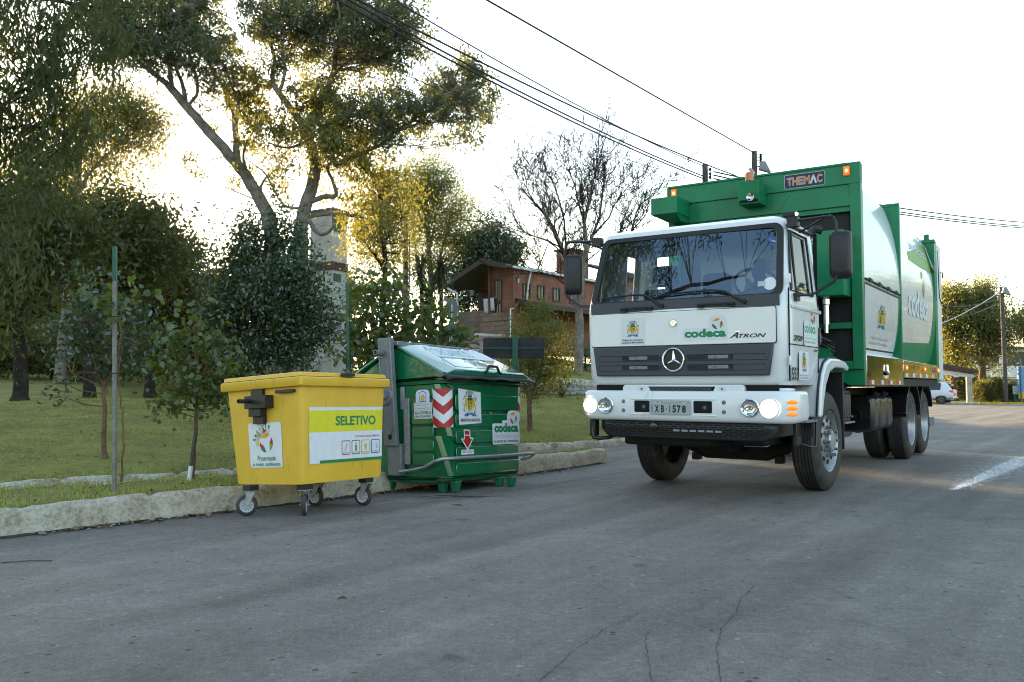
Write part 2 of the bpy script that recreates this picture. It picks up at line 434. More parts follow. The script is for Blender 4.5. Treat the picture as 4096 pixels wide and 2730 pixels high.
def nodes_mat(name):
    m = bpy.data.materials.new(name); m.use_nodes = True
    return m, m.node_tree.nodes, m.node_tree.links, m.node_tree.nodes["Principled BSDF"]
def asphalt_mat():
    m, n, l, b = nodes_mat("asphalt")
    tc = n.new("ShaderNodeTexCoord")
    def noise(scale, detail=5, rough=.55, mapping=None):
        t = n.new("ShaderNodeTexNoise"); t.inputs["Scale"].default_value = scale; t.inputs["Detail"].default_value = detail; t.inputs["Roughness"].default_value = rough
        l.new(mapping if mapping else tc.outputs["Object"], t.inputs["Vector"]); return t.outputs["Fac"]
    mp0 = n.new("ShaderNodeMapping"); mp0.inputs["Rotation"].default_value = (0, 0, radians(36)); l.new(tc.outputs["Object"], mp0.inputs["Vector"])
    mp = n.new("ShaderNodeMapping"); mp.inputs["Scale"].default_value = (1.1, 0.07, 1)
    l.new(mp0.outputs[0], mp.inputs["Vector"])
    big = noise(.45, 4); mid = noise(3.2, 6, .6); fine = noise(60, 4, .8); streak = noise(1.6, 5, .6, mp.outputs[0])
    def math(op, a, bb, c=None):
        t = n.new("ShaderNodeMath"); t.operation = op
        for i, v in enumerate((a, bb, c)):
            if v is None: continue
            if isinstance(v, (int, float)): t.inputs[i].default_value = v
            else: l.new(v, t.inputs[i])
        return t.outputs[0]
    s = math('MULTIPLY_ADD', big, .40, 0.0); s = math('MULTIPLY_ADD', mid, .28, s); s = math('MULTIPLY_ADD', streak, .42, s); s = math('MULTIPLY_ADD', fine, .34, s); s = math('MULTIPLY_ADD', noise(19, 5, .75), .34, s); s = math('MULTIPLY', s, .82)
    r = n.new("ShaderNodeValToRGB"); r.color_ramp.elements[0].position = .58; r.color_ramp.elements[1].position = .90
    r.color_ramp.elements[0].color = (.098, .089, .078, 1); r.color_ramp.elements[1].color = (.255, .235, .205, 1)
    l.new(s, r.inputs["Fac"])
    # pale and dark stones
    vo = n.new("ShaderNodeTexVoronoi"); vo.inputs["Scale"].default_value = 31; vo.inputs["Randomness"].default_value = 1.0; l.new(tc.outputs["Object"], vo.inputs["Vector"])
    sel = n.new("ShaderNodeSeparateColor"); l.new(vo.outputs["Color"], sel.inputs[0])
    gt = math('GREATER_THAN', sel.outputs[0], .972); near = math('LESS_THAN', math('ADD', vo.outputs["Distance"], math('MULTIPLY', sel.outputs[2], .22)), .42); msk = math('MULTIPLY', gt, near)
    mx = n.new("ShaderNodeMix"); mx.data_type = 'RGBA'; l.new(math('MULTIPLY', msk, .55), mx.inputs["Factor"]); l.new(r.outputs["Color"], mx.inputs["A"]); mx.inputs["B"].default_value = (.34, .32, .29, 1)
    gd = math('GREATER_THAN', sel.outputs[1], .975); msd = math('MULTIPLY', gd, near)
    mx2 = n.new("ShaderNodeMix"); mx2.data_type = 'RGBA'; l.new(math('MULTIPLY', msd, .75), mx2.inputs["Factor"]); l.new(mx.outputs["Result"], mx2.inputs["A"]); mx2.inputs["B"].default_value = (.022, .021, .02, 1)
    # oil spots, large
    vo2 = n.new("ShaderNodeTexVoronoi"); vo2.inputs["Scale"].default_value = 1.7; l.new(tc.outputs["Object"], vo2.inputs["Vector"])
    se2 = n.new("ShaderNodeSeparateColor"); l.new(vo2.outputs["Color"], se2.inputs[0])
    d2 = math('ADD', vo2.outputs["Distance"], math('MULTIPLY', mid, .22))
    spot = math('MULTIPLY', math('LESS_THAN', d2, .19), math('GREATER_THAN', se2.outputs[2], .72))
    mx3 = n.new("ShaderNodeMix"); mx3.data_type = 'RGBA'; l.new(math('MULTIPLY', spot, .5), mx3.inputs["Factor"]); l.new(mx2.outputs["Result"], mx3.inputs["A"]); mx3.inputs["B"].default_value = (.045, .043, .042, 1)
    def rng_(v, lo, hi, a=.36, z=.64):
        t = n.new("ShaderNodeMapRange"); t.inputs["From Min"].default_value = a; t.inputs["From Max"].default_value = z; t.inputs["To Min"].default_value = lo; t.inputs["To Max"].default_value = hi
        l.new(v, t.inputs["Value"]); return t.outputs[0]
    g = math('MULTIPLY', rng_(noise(75, 3, .75), .74, 1.24), rng_(noise(23, 5, .7), .86, 1.13))
    g = math('MULTIPLY', g, rng_(streak, .91, 1.08)); g = math('MULTIPLY', g, rng_(noise(7, 6, .7), .92, 1.07))
    mx4 = n.new("ShaderNodeMix"); mx4.data_type = 'RGBA'; mx4.blend_type = 'MULTIPLY'; mx4.inputs["Factor"].default_value = 1
    cg = n.new("ShaderNodeCombineColor"); [l.new(g, cg.inputs[i]) for i in range(3)]
    l.new(mx3.outputs["Result"], mx4.inputs["A"]); l.new(cg.outputs[0], mx4.inputs["B"])
    l.new(mx4.outputs["Result"], b.inputs["Base Color"])
    b.inputs["Roughness"].default_value = .78; b.inputs["Specular IOR Level"].default_value = .4
    bp = n.new("ShaderNodeBump"); bp.inputs["Strength"].default_value = .9; bp.inputs["Distance"].default_value = .010
    hs = math('ADD', noise(130, 4, .75), math('MULTIPLY', vo.outputs["Distance"], .5))
    l.new(hs, bp.inputs["Height"]); l.new(bp.outputs[0], b.inputs["Normal"])
    return m
def ground_mat(name, cols, scales=(1.3, 14), bump=.5):
    m, n, l, b = nodes_mat(name)
    tc = n.new("ShaderNodeTexCoord")
    a = n.new("ShaderNodeTexNoise"); a.inputs["Scale"].default_value = scales[0]; a.inputs["Detail"].default_value = 7; a.inputs["Roughness"].default_value = .65
    c = n.new("ShaderNodeTexNoise"); c.inputs["Scale"].default_value = scales[1]; c.inputs["Detail"].default_value = 6; c.inputs["Roughness"].default_value = .7
    l.new(tc.outputs["Object"], a.inputs["Vector"]); l.new(tc.outputs["Object"], c.inputs["Vector"])
    ma = n.new("ShaderNodeMath"); ma.operation = 'MULTIPLY_ADD'; ma.inputs[1].default_value = .55
    mb = n.new("ShaderNodeMath"); mb.operation = 'MULTIPLY'; mb.inputs[1].default_value = .45
    l.new(c.outputs["Fac"], mb.inputs[0]); l.new(a.outputs["Fac"], ma.inputs[0]); l.new(mb.outputs[0], ma.inputs[2])
    r = n.new("ShaderNodeValToRGB")
    ps = (.34, .46, .56, .70)
    r.color_ramp.elements[0].position = ps[0]; r.color_ramp.elements[0].color = (*cols[0], 1)
    r.color_ramp.elements[1].position = ps[3]; r.color_ramp.elements[1].color = (*cols[3], 1)
    for i in (1, 2):
        e = r.color_ramp.elements.new(ps[i]); e.color = (*cols[i], 1)
    l.new(ma.outputs[0], r.inputs["Fac"]); l.new(r.outputs["Color"], b.inputs["Base Color"])
    b.inputs["Roughness"].default_value = .95; b.inputs["Specular IOR Level"].default_value = .15
    bp = n.new("ShaderNodeBump"); bp.inputs["Strength"].default_value = bump; bp.inputs["Distance"].default_value = .05
    l.new(c.outputs["Fac"], bp.inputs["Height"]); l.new(bp.outputs[0], b.inputs["Normal"])
    return m
M['asphalt'] = asphalt_mat()
M['lawn'] = ground_mat("lawn_soil", ((.10,.078,.036),(.155,.145,.040),(.21,.215,.050),(.29,.265,.09)))
M['strip'] = ground_mat("verge_grass", ((.12,.09,.05),(.15,.14,.045),(.19,.20,.05),(.25,.23,.09)), (2.5, 22))
M['kerb'] = ground_mat("whitewashed_concrete", ((.26,.225,.16),(.47,.43,.33),(.62,.585,.49),(.72,.69,.61)), (3.5, 28), .9)
M['kerb2'] = ground_mat("worn_whitewash", ((.15,.13,.09),(.38,.35,.27),(.60,.56,.46),(.70,.67,.60)), (5, 30), .7)

def spaced(lo, hi, fine_lo, fine_hi, step, grow=1.22):
    a = list(np.arange(fine_lo, fine_hi, step)); s = step; v = a[-1]
    while v < hi: s *= grow; v += s; a.append(v)
    s = step; v = a[0]; pre = []
    while v > lo: s *= grow; v -= s; pre.append(v)
    return np.array(pre[::-1] + a)
gx = spaced(-150, 260, -7, 9, .14); gy = spaced(-60, 420, 1.5, 15, .14)
X, Y = np.meshgrid(gx, gy, indexing='ij')
Z = road_z(X, Y)
_a, _u = off_line(LAWN_EDGE, X, Y)
Z = Z - 0.6*smooth(1.5, 6, _u)
road = struct(grid_mesh("road", X, Y, Z, M['asphalt']))
# lawn rising from the park kerb
sa = np.concatenate([np.linspace(0, 1, 90)])
le = []
cum = np.concatenate([[0], np.cumsum(np.linalg.norm(np.diff(LAWN_EDGE, axis=0), axis=1))])
for s in np.concatenate([np.arange(0, 75, .4), np.arange(75, cum[-1], 3)]):
    le.append((np.interp(s, cum, LAWN_EDGE[:,0]), np.interp(s, cum, LAWN_EDGE[:,1])))
le = np.array(le)
us = np.concatenate([np.arange(0.10, 14, .25), np.arange(14, 30, .8), np.arange(30, 160, 6)])
LX = le[:,0][:,None] + TN[0]*us[None,:]; LY = le[:,1][:,None] + TN[1]*us[None,:]
LZ = lawn_z(LX, LY); LZ[:, 0] = lawn_z(LX[:,0], LY[:,0]) - .02
struct(grid_mesh("lawn", LX, LY, LZ, M['lawn']))

def resample(line, step):
    c = np.concatenate([[0], np.cumsum(np.linalg.norm(np.diff(line, axis=0), axis=1))])
    s = np.arange(0, c[-1], step)
    return np.stack([np.interp(s, c, line[:,0]), np.interp(s, c, line[:,1])], 1), s
rng = np.random.default_rng(5)
def kerb(name, line, prof, base_z, mat, joint=1.0, step=.06, noise=.0035, side=1):
    """prof: (offset to the left of the line, height); swept along line with rough faces and joints"""
    pts, s = resample(line, step)
    d = np.gradient(pts, axis=0); d /= np.linalg.norm(d, axis=1)[:,None]
    nl = np.stack([-d[:,1], d[:,0]], 1)*side
    # smooth random wander
    def wander(k, amp):
        r = rng.normal(size=len(s)+40); ker = np.hanning(k); ker /= ker.sum()
        return np.convolve(r, ker, 'same')[20:20+len(s)]*amp*sqrt(k)
    rows = []
    w1 = wander(31, .006); w2 = wander(9, .004)
    jm = np.exp(-((((s + .37) % joint) - joint/2)**2)/(2*.022**2))
    for i in range(len(s)):
        bz = base_z(pts[i,0], pts[i,1]); row = []
        for j, (o, h) in enumerate(prof):
            e = rng.normal()*noise
            hh = h + (w1[i] + w2[i]*.6 + e*.5 - jm[i]*.034 if 0 < j < len(prof)-1 else 0)
            oo = o + (w2[i] + e + jm[i]*.022 if j < len(prof)-1 else 0)
            row.append((pts[i,0] + nl[i,0]*oo, pts[i,1] + nl[i,1]*oo, bz + hh))
        rows.append(row)
    mb = MB(); mb.grid(rows, mat)
    mb.ngon(rows[0], mat); mb.ngon(rows[-1], mat)
    o = mb.build(name, angle=60)
    return struct(o)
kp = [(0,-.16),(.0,-.07),(.012,.0),(.018,.06),(.03,.115),(.055,.148),(.10,.155),(.15,.152),(.175,.13),(.18,.02)]
kz = lambda x, y: 0.0
kerb("kerb", KERB_LINE[1:], kp, kz, 'kerb', joint=1.05)
# rounded end of the island kerb and its back edge
bp2 = [(0,-.1),(0,.06),(.02,.105),(.06,.115),(.10,.105),(.11,.02)]
kerb("kerb", STRIP_BACK[2:][::-1], bp2, kz, 'kerb2', joint=.9)
kerb("kerb", LAWN_EDGE[1:12], [(-.0,-.1),(.0,.05),(.015,.10),(.05,.125),(.11,.125),(.14,.10),(.14,0)], lambda x, y: -0.005*max(0, y-12), 'kerb2', joint=.62)
tipm = MB(); tipm.lathe([(0.001,.15),(.09,.15),(.125,.13),(.14,.06),(.145,-.12)], (1.30,13.18,0), (0,0,1), 'kerb', 16); struct(tipm.build("kerb"))
# verge between the kerb and the narrow path
kp_pts, _ = resample(KERB_LINE[1:], .25)
sb = []
tt = np.linspace(0, 1, len(kp_pts))
cB = np.concatenate([[0], np.cumsum(np.linalg.norm(np.diff(STRIP_BACK[1:], axis=0), axis=1))])
back = np.stack([np.interp(tt*cB[-1], cB, STRIP_BACK[1:,0]), np.interp(tt*cB[-1], cB, STRIP_BACK[1:,1])], 1)
fr = kp_pts + TN*.12
ws = np.linspace(0, 1, 10)
VX = fr[:,0][:,None]*(1-ws) + back[:,0][:,None]*ws; VY = fr[:,1][:,None]*(1-ws) + back[:,1][:,None]*ws
VZ = .115 + .025*np.sin(ws*pi)[None,:] + .012*np.sin(VX*5.1+VY*3.7) + .0*VX
VZ[:,0] = .12; VZ[:,-1] = .09
struct(grid_mesh("verge", VX, VY, VZ, M['strip']))
def verge_z(x, y): return .125

# upper road across the hill on the right, and the path in the left park
def draped(name, line, width, mat, zoff=.012, zf=lawn_z, step=.4):
    pts, s = resample(np.array(line, float), step)
    d = np.gradient(pts, axis=0); d /= np.linalg.norm(d, axis=1)[:,None]
    nl = np.stack([-d[:,1], d[:,0]], 1)
    k = np.linspace(-.5, .5, 9)*width
    XX = pts[:,0][:,None] + nl[:,0][:,None]*k; YY = pts[:,1][:,None] + nl[:,1][:,None]*k
    return struct(grid_mesh(name, XX, YY, zf(XX, YY) + zoff, mat))
draped("upper_road", [(-6,21.5),(-2,23.0),(1.2,24.3),(4.5,26.5),(8,30.5),(12,36)], 2.2, M['asphalt'], .03)
kerb("kerb", np.array([(-6,22.9),(-2,24.4),(1.0,25.6),(4.0,27.8),(7,31.2)], float), [(0,-.1),(0,.1),(.02,.19),(.12,.19),(.13,-.1)], lambda x, y: gz(x, y), 'kerb2', joint=.8, step=.12)
draped("path", [(-40,20),(-24,22.5),(-16,23.2),(-11,25.5),(-7,29)], 1.3, M['asphalt'], .03)
# far lawn and yellow kerb on the right
fx = np.linspace(29.3, 120, 40); fy = np.linspace(58.6, 150, 24)
FX, FY = np.meshgrid(fx, fy, indexing='ij')
struct(grid_mesh("far_lawn", FX, FY, -.005*(FY-12) + .10 + 0*FX, M['strip']))
M['ykerb'] = pm('yellow_kerb_paint', (.55,.33,.02), .6, var=.25, scale=3)
yk = MB(); yk.bx(31.5, 70, 58.3, 58.62, -.35, -.10, 'ykerb'); struct(yk.build("kerb", bevel=.02))
yk = MB(); yk.bx(29.2, 31.5, 58.3, 58.62, -.35, -.11, 'kerb2'); struct(yk.build("kerb", bevel=.02))

# grass blades, dead leaves
def blades(name, xs, ys, zs, hmin, hmax, w, mat, seed):
    r = np.random.default_rng(seed); N = len(xs)
    ang = r.uniform(0, 2*pi, N); h = r.uniform(hmin, hmax, N); lean = r.normal(0, .5, (N, 2))*h[:,None]
    V = np.zeros((N, 3, 3)); dx = np.cos(ang)*w/2*r.uniform(.6,1.4,N); dy = np.sin(ang)*w/2*r.uniform(.6,1.4,N)
    V[:,0] = np.stack([xs-dx, ys-dy, zs-.005], 1); V[:,1] = np.stack([xs+dx, ys+dy, zs-.005], 1)
    V[:,2] = np.stack([xs+lean[:,0], ys+lean[:,1], zs+h], 1)
    o = raw_mesh(name, V, 3, [mat]); o["kind"] = "stuff"
    return o
M['grass'] = leaf_mat("grass_blades", (.16,.165,.040), (.34,.345,.085), trans=(.38,.40,.08), tw=.3, gloss=.03)
M['grass_verge'] = leaf_mat("verge_blades", (.16,.185,.036), (.34,.37,.08), trans=(.42,.46,.08), tw=.3, gloss=.04)
r = np.random.default_rng(3)
N = 26000
i = r.integers(0, len(fr), N); w = r.uniform(.1, 1.0, N)
jx = r.normal(0, .12, N); jy = r.normal(0, .12, N)
bxx = fr[i,0]*(1-w)+back[i,0]*w + jx*0.6; byy = fr[i,1]*(1-w)+back[i,1]*w + jy*.6
k = (byy > 3) & (off_line(KERB_LINE, bxx, byy)[1] > .17)
patch = np.sin(bxx*3.1+1)*np.sin(byy*2.7)+r.normal(0,.5,len(bxx)); k &= patch > -.55
blades("grass", bxx[k], byy[k], np.full(k.sum(), .118), .025, .06, .014, M['grass_verge'], 1)
N = 70000
s = r.uniform(8, 40, N); u = .15 + 12*r.uniform(0, 1, N)**1.4
bxx = np.interp(s, cum, LAWN_EDGE[:,0]) + TN[0]*u; byy = np.interp(s, cum, LAWN_EDGE[:,1]) + TN[1]*u
patch = np.sin(bxx*1.9+.6)*np.sin(byy*1.3+.2)+np.sin(bxx*4.1-byy*3.2)*.5+r.normal(0,.5,N); k = patch > -.1
blades("grass", bxx[k], byy[k], lawn_z(bxx, byy)[k], .015, .05, .016, M['grass'], 2)
def litter(name, xs, ys, zs, size, mats, seed):
    r = np.random.default_rng(seed); N = len(xs)
    a = r.uniform(0, 2*pi, N); L = r.uniform(.6, 1.5, N)*size; W = L*r.uniform(.2, .4, N)
    d = np.stack([np.cos(a), np.sin(a), r.normal(0,.3,N)], 1); p = np.stack([-np.sin(a), np.cos(a), r.normal(0,.4,N)], 1)
    c = np.stack([xs, ys, zs + .012], 1)
    V = np.zeros((N, 4, 3)); V[:,0] = c - d*L[:,None]/2; V[:,2] = c + d*L[:,None]/2
    V[:,1] = c + p*W[:,None]/2 + np.array([0,0,.006]); V[:,3] = c - p*W[:,None]/2 + np.array([0,0,.006])
    o = raw_mesh(name, V, 4, mats, midx=r.integers(0, len(mats), N)); o["kind"] = "stuff"
    return o
M['dead1'] = pm('dead_leaf_tan', (.20,.13,.07), .8, var=.3, scale=30)
M['dead2'] = pm('dead_leaf_brown', (.075,.045,.025), .8, var=.3, scale=30)
M['dead3'] = pm('dead_leaf_pale', (.30,.25,.18), .8, var=.3, scale=30)
dl = [M['dead1'], M['dead2'], M['dead3']]
N = 800
t = r.uniform(5.5, 16, N); kl = KERB_LINE[1:]; ck = np.concatenate([[0], np.cumsum(np.linalg.norm(np.diff(kl, axis=0), axis=1))])
dd = np.abs(r.normal(0, .10, N)) + .02
lx = np.interp(t, ck, kl[:,0]) - TN[0]*dd; ly = np.interp(t, ck, kl[:,1]) - TN[1]*dd
dens = np.sin(t*2.2)+np.sin(t*5.1)*.6 > -.2
litter("leaf_litter", lx[dens], ly[dens], road_z(lx, ly)[dens], .072, dl, 4)
N = 500
sx = r.uniform(-6, 1, N); 
i = r.integers(0, len(fr), N); w = r.uniform(.15, .95, N)
lx = fr[i,0]*(1-w)+back[i,0]*w; ly = fr[i,1]*(1-w)+back[i,1]*w
litter("leaf_litter", lx, ly, np.full(N, .13), .05, dl, 5)
s = r.uniform(8, 30, 1500); u = .2 + 9*r.uniform(0, 1, 1500)
lx = np.interp(s, cum, LAWN_EDGE[:,0]) + TN[0]*u; ly = np.interp(s, cum, LAWN_EDGE[:,1]) + TN[1]*u
litter("leaf_litter", lx, ly, lawn_z(lx, ly), .05, dl, 6)
N = 260
lx = r.uniform(-5, 8, N); ly = r.uniform(3.2, 13, N); k = (off_line(KERB_LINE, lx, ly)[1] < -.15) & (lx < ly*.62)
litter("road_grit", lx[k], ly[k], road_z(lx, ly)[k] - .008, .016, [M['dead2'], M['s_black'], M['dead3']], 8)

M['dirt'] = pm('gutter_dirt', (.045,.036,.028), .95, var=.35, scale=14, bump=.5, bscale=60)
gp, gs = resample(KERB_LINE[1:], .09)
dm_ = MB(); A = []; B = []; rd = np.random.default_rng(12)
wv = np.convolve(rd.normal(size=len(gp)+60), np.hanning(25)/6, 'same')[30:30+len(gp)]; w2_ = rd.normal(size=len(gp))
for i in range(len(gp)):
    wd = max(.012, .07 + .05*wv[i] + .02*w2_[i]); q = gp[i] - TN*wd; A.append((gp[i,0]+TN[0]*.02, gp[i,1]+TN[1]*.02, rz(gp[i,0]-TN[0]*.03, gp[i,1]-TN[1]*.03) + .016)); B.append((q[0], q[1], rz(q[0], q[1]) + .004))
dm_.strip(A, B, 'dirt'); struct(dm_.build("gutter_dirt"))
# cracks in the asphalt (bottom right) and the white paint streak
M['crack'] = pm('crack', (.018,.018,.018), .95, var=.2)
cm = MB()
def on_road(px, py):
    d = ray(px, py); t = (0 - CAM_H)/d.z; return Vector((0,0,CAM_H)) + d*t
cr = [[(1350,1475),(1400,1440),(1440,1425),(1475,1408),(1525,1395),(1560,1385)],[(1480,1480),(1492,1448),(1540,1432),(1585,1440),(1640,1437)],[(1650,1475),(1660,1442),(1690,1412),(1700,1380),(1735,1345)],[(1500,1568),(1488,1520),(1482,1480)],[(1655,1568),(1648,1510),(1650,1475)],[(1240,1568),(1300,1510),(1350,1475)]]
rr = random.Random(4)
for pl in cr:
    w = []
    for (x0,y0),(x1,y1) in zip(pl[:-1], pl[1:]):
        for j in range(8):
            w.append(on_road(x0+(x1-x0)*j/8+rr.uniform(-4,4), y0+(y1-y0)*j/8+rr.uniform(-2,2)))
    w.append(on_road(*pl[-1]))
    A = []; B = []
    for i, p in enumerate(w):
        d = (w[min(i+1,len(w)-1)] - w[max(i-1,0)]).normalized(); nn = Vector((-d.y, d.x, 0))*rr.uniform(.0006,.0018)
        z = Vector((0,0,.003)); A.append(p+nn+z); B.append(p-nn+z)
    cm.strip(A, B, 'crack')
struct(cm.build("road_crack"))
M['oil'] = pm('oil_stain', (.035,.035,.037), .45, var=.3, scale=20)
def smear(pts, wmax, mat, seed, k=26):
    rs_ = random.Random(seed); w = []
    for (x0,y0),(x1,y1) in zip(pts[:-1], pts[1:]):
        for j in range(k): t = j/k; w.append(on_road(x0+(x1-x0)*t + rs_.uniform(-3,3), y0+(y1-y0)*t + rs_.uniform(-.6,.6)))
    A = []; B = []
    for i, q in enumerate(w):
        d = (w[min(i+1,len(w)-1)] - w[max(i-1,0)]).normalized(); nn = Vector((-d.y, d.x, 0))*wmax*(.15+.85*rs_.random())*sin(pi*(i+1)/(len(w)+1))**.5; z = Vector((0,0,rz(q.x,q.y)+.0035)); A.append(q+nn+z); B.append(q-nn*rs_.random()+z)
    m_ = MB(); m_.strip(A, B, mat); struct(m_.build("road_stain"))
smear([(945,1137),(1010,1133),(1090,1139),(1190,1141)], .05, 'oil', 1); smear([(960,1141),(1040,1138),(1120,1143)], .03, 'oil', 2); smear([(1040,1161),(1060,1162)], .05, 'oil', 3, 8)
M['paint_spill'] = pm('spilt_white_paint', (.84,.84,.84), .6, var=.05, scale=30)
V = []
a0 = on_road(2190, 1127); b0 = on_road(2353, 1066); ax = (b0-a0); Lx = ax.length; ax.normalize(); nx = Vector((-ax.y, ax.x, 0))
for q in range(4600):
    t = rr.random()**.8*1.35
    wd = .06 + .50*t*(1-.25*t)
    o = rr.gauss(0, .42 if rr.random() < .8 else .8)*wd + (.10*t)
    c = a0 + ax*(t*Lx) + nx*o
    core = abs(o - .10*t) < wd*.36; ln = rr.uniform(.03, .13)*(1 if core else .5); w_ = rr.uniform(.005, .014) if core else rr.uniform(.003, .009)
    d = (ax + nx*rr.gauss(.12, .10)).normalized(); s = Vector((-d.y, d.x, 0))
    z = Vector((0,0,.004+rr.random()*.0008 + rz(c.x, c.y)))
    V.append([c-d*ln/2+z, c+s*w_/2+z, c+d*ln/2+z, c-s*w_/2+z])
struct(raw_mesh("road_marking", np.array([[tuple(p) for p in q] for q in V]), 4, [M['paint_spill']]))
# ================================================================== markings used on several things
def leaf_logo(mb, cx, cy, r, m1='s_orange', m2='s_red', m3='s_green'):
    """three curled leaves chasing each other round a ring"""
    for a0, ma, mbb in ((152, 's_gold', m1), (38, m2, 's_lime'), (272, m3, m2)):
        n = 8; out = []; inn = []
        for i in range(n+1):
            t = i/n; a = radians(a0 - 96*t); th = .50*sin(pi*t)**.8
            out.append((cx + r*(1+.06*sin(pi*t))*cos(a), cy + r*(1+.06*sin(pi*t))*sin(a))); inn.append((cx + r*(1-th)*cos(a), cy + r*(1-th)*sin(a)))
        h = n//2
        mb.poly(out[:h+1] + inn[:h+1][::-1], ma); mb.poly(out[h:] + inn[h:][::-1], mbb)
def codeca(mb, x0, y0, x1, h, m='s_green', logo=True, bold=.035):
    mb.text("codeca", x0, y0, x1, y0 + h*1.35, m, bold=bold)
    if logo: leaf_logo(mb, x0 + (x1-x0)*.80, y0 + h*2.05, h*.82)
def crest(mb, cx, cy, h):
    """municipal arms: mural crown, shield between two lions, leaves and a ribbon"""
    u = h/2
    rr = random.Random(11); la = mb.L(.0004); lb = mb.L(.0004)
    for sgn in (-1, 1):
        for q in range(22):
            a = rr.uniform(0, 1); x = cx + sgn*u*(.28 + .50*a + rr.gauss(0,.05)); y = cy + u*(.95 - .62*a + rr.gauss(0,.07))
            mb.disc(x, y, u*.055, 's_green' if q % 4 else 's_lime', 6, ry=u*.035, lay=la + q*1e-5)
        for q in range(20):
            a = rr.uniform(0, 1); x = cx + sgn*u*(.16 + .62*a); y = cy - u*(.58 + .22*sin(a*4)) + u*rr.gauss(0,.06)
            mb.disc(x, y, u*.055, 's_green', 6, ry=u*.04, lay=lb + q*1e-5)
        L = [(.34,.22),(.42,.44),(.56,.50),(.62,.38),(.58,.22),(.66,.0),(.78,-.18),(.74,-.42),(.62,-.44),(.60,-.20),(.50,-.12),(.44,-.34),(.46,-.52),(.36,-.52),(.34,-.20),(.40,.0)]
        mb.poly([(cx + sgn*u*x, cy + u*y) for x, y in L], 's_gold')
        mb.line([(cx+sgn*u*.74,cy-u*.1),(cx+sgn*u*.90,cy+u*.05),(cx+sgn*u*.84,cy+u*.20)], u*.04, 's_gold')
        mb.line([(cx+sgn*u*.58,cy+u*.1),(cx+sgn*u*.50,cy-u*.06)], u*.03, 's_orange')
    mb.poly([(cx-u*.30,cy+u*.95),(cx+u*.30,cy+u*.95),(cx+u*.26,cy+u*.58),(cx-u*.26,cy+u*.58)], 's_grey')
    for q in range(4): mb.rect(cx-u*.30+q*u*.165, cy+u*.88, cx-u*.30+q*u*.165+u*.10, cy+u*1.05, 's_grey')
    mb.poly([(cx-u*.26,cy+u*.62),(cx+u*.26,cy+u*.62),(cx+u*.22,cy+u*.52),(cx-u*.22,cy+u*.52)], 's_black')
    sh = [(-.32,.48),(.32,.48),(.32,-.15),(.22,-.42),(0,-.62),(-.22,-.42),(-.32,-.15)]
    mb.poly([(cx+u*x, cy+u*y) for x, y in sh], 's_gold')
    mb.poly([(cx-u*.32,cy+u*.48),(cx+u*.32,cy+u*.48),(cx+u*.32,cy+u*.24),(cx-u*.32,cy+u*.24)], 's_dgreen')
    for q in (-.22, -.10): mb.rect(cx+u*q-u*.03, cy-u*.40, cx+u*q+u*.03, cy+u*.22, 's_green')
    for i in range(4):
        for j in range(4-i): mb.disc(cx+u*(.14+(j-(3-i)/2)*.09), cy+u*(.10-.10*i), u*.04, 's_red', 7, lay=mb.lay+.0002)
    mb.lay += .0004
    mb.line([(cx-u*.72,cy-u*.92),(cx-u*.55,cy-u*.80),(cx-u*.36,cy-u*.92),(cx-u*.2,cy-u*.78),(cx,cy-u*.74),(cx+u*.2,cy-u*.78),(cx+u*.36,cy-u*.92),(cx+u*.55,cy-u*.80),(cx+u*.72,cy-u*.92)], u*.10, 's_blue')

# ================================================================== the refuse truck
TRUCK_O = Vector((2.523, 9.783, 0)); TYAW = radians(34.0)
truck = thing("garbage_truck", "white cab refuse truck with green compactor body and lit headlamps, driving on the asphalt road", "truck", TRUCK_O, (0, 0, -TYAW))
def Tf(y): return lambda u, v, w: (u, y - w, v)          # front faces: u to the right, v up, layers towards the viewer
def Ts(x): return lambda u, v, w: (x + w, u, v)          # right-hand side faces: u rearwards

# ---- cab shell: rings of stations at rising levels, window cells left open, solidified
LV = [(1.115,1.02,-1.50),(1.20,1.045,-1.545),(1.50,1.055,-1.56),(1.845,1.06,-1.565),(1.955,1.05,-1.535),(2.02,1.045,-1.515),(2.57,.995,-1.355),(2.645,.985,-1.335),(2.715,.955,-1.30),(2.755,.88,-1.22)]
FW = .955          # half width of the windscreen opening
def ring(z, w, yf, yr=-.43):
    R = .115 if z < 1.9 else .078
    pts = []
    for t in (-1, -.6, -.2, .2, .6, 1): pts.append((FW*t*(w/1.06), yf - .012*(1-t*t)))
    for a in (-65, -40, -15): pts.append((w - R + R*cos(radians(a)), yf + R + R*sin(radians(a))))
    k = (z-2.02)/.55
    y1 = -1.425 if z < 2.1 else -1.425 + .13*min(1, max(0, k)); y2 = -1.30 + .02*min(1,max(0,k)); y3 = -1.265 + .02*min(1,max(0,k)); y4 = -.70 - .04*min(1,max(0,k))
    for yy in (max(y1, yf+R+.01), max(y2, yf+R+.03), max(y3, yf+R+.05), y4, -.50): pts.append((w, yy))
    pts += [(w-.05, yr), (.30, yr), (-.22, yr), (-.74, yr), (-w+.05, yr)]
    for yy in (-.50, y4, max(y3, yf+R+.05), max(y2, yf+R+.03), max(y1, yf+R+.01)): pts.append((-w, yy))
    for a in (-165, -140, -115): pts.append((-w + R + R*cos(radians(a)), yf + R + R*sin(radians(a))))
    return [(x, y, z) for x, y in pts]
rows = [ring(*l) for l in LV]
K = len(rows[0])
mb = MB()
V = [p for r_ in rows for p in r_]; fs = []
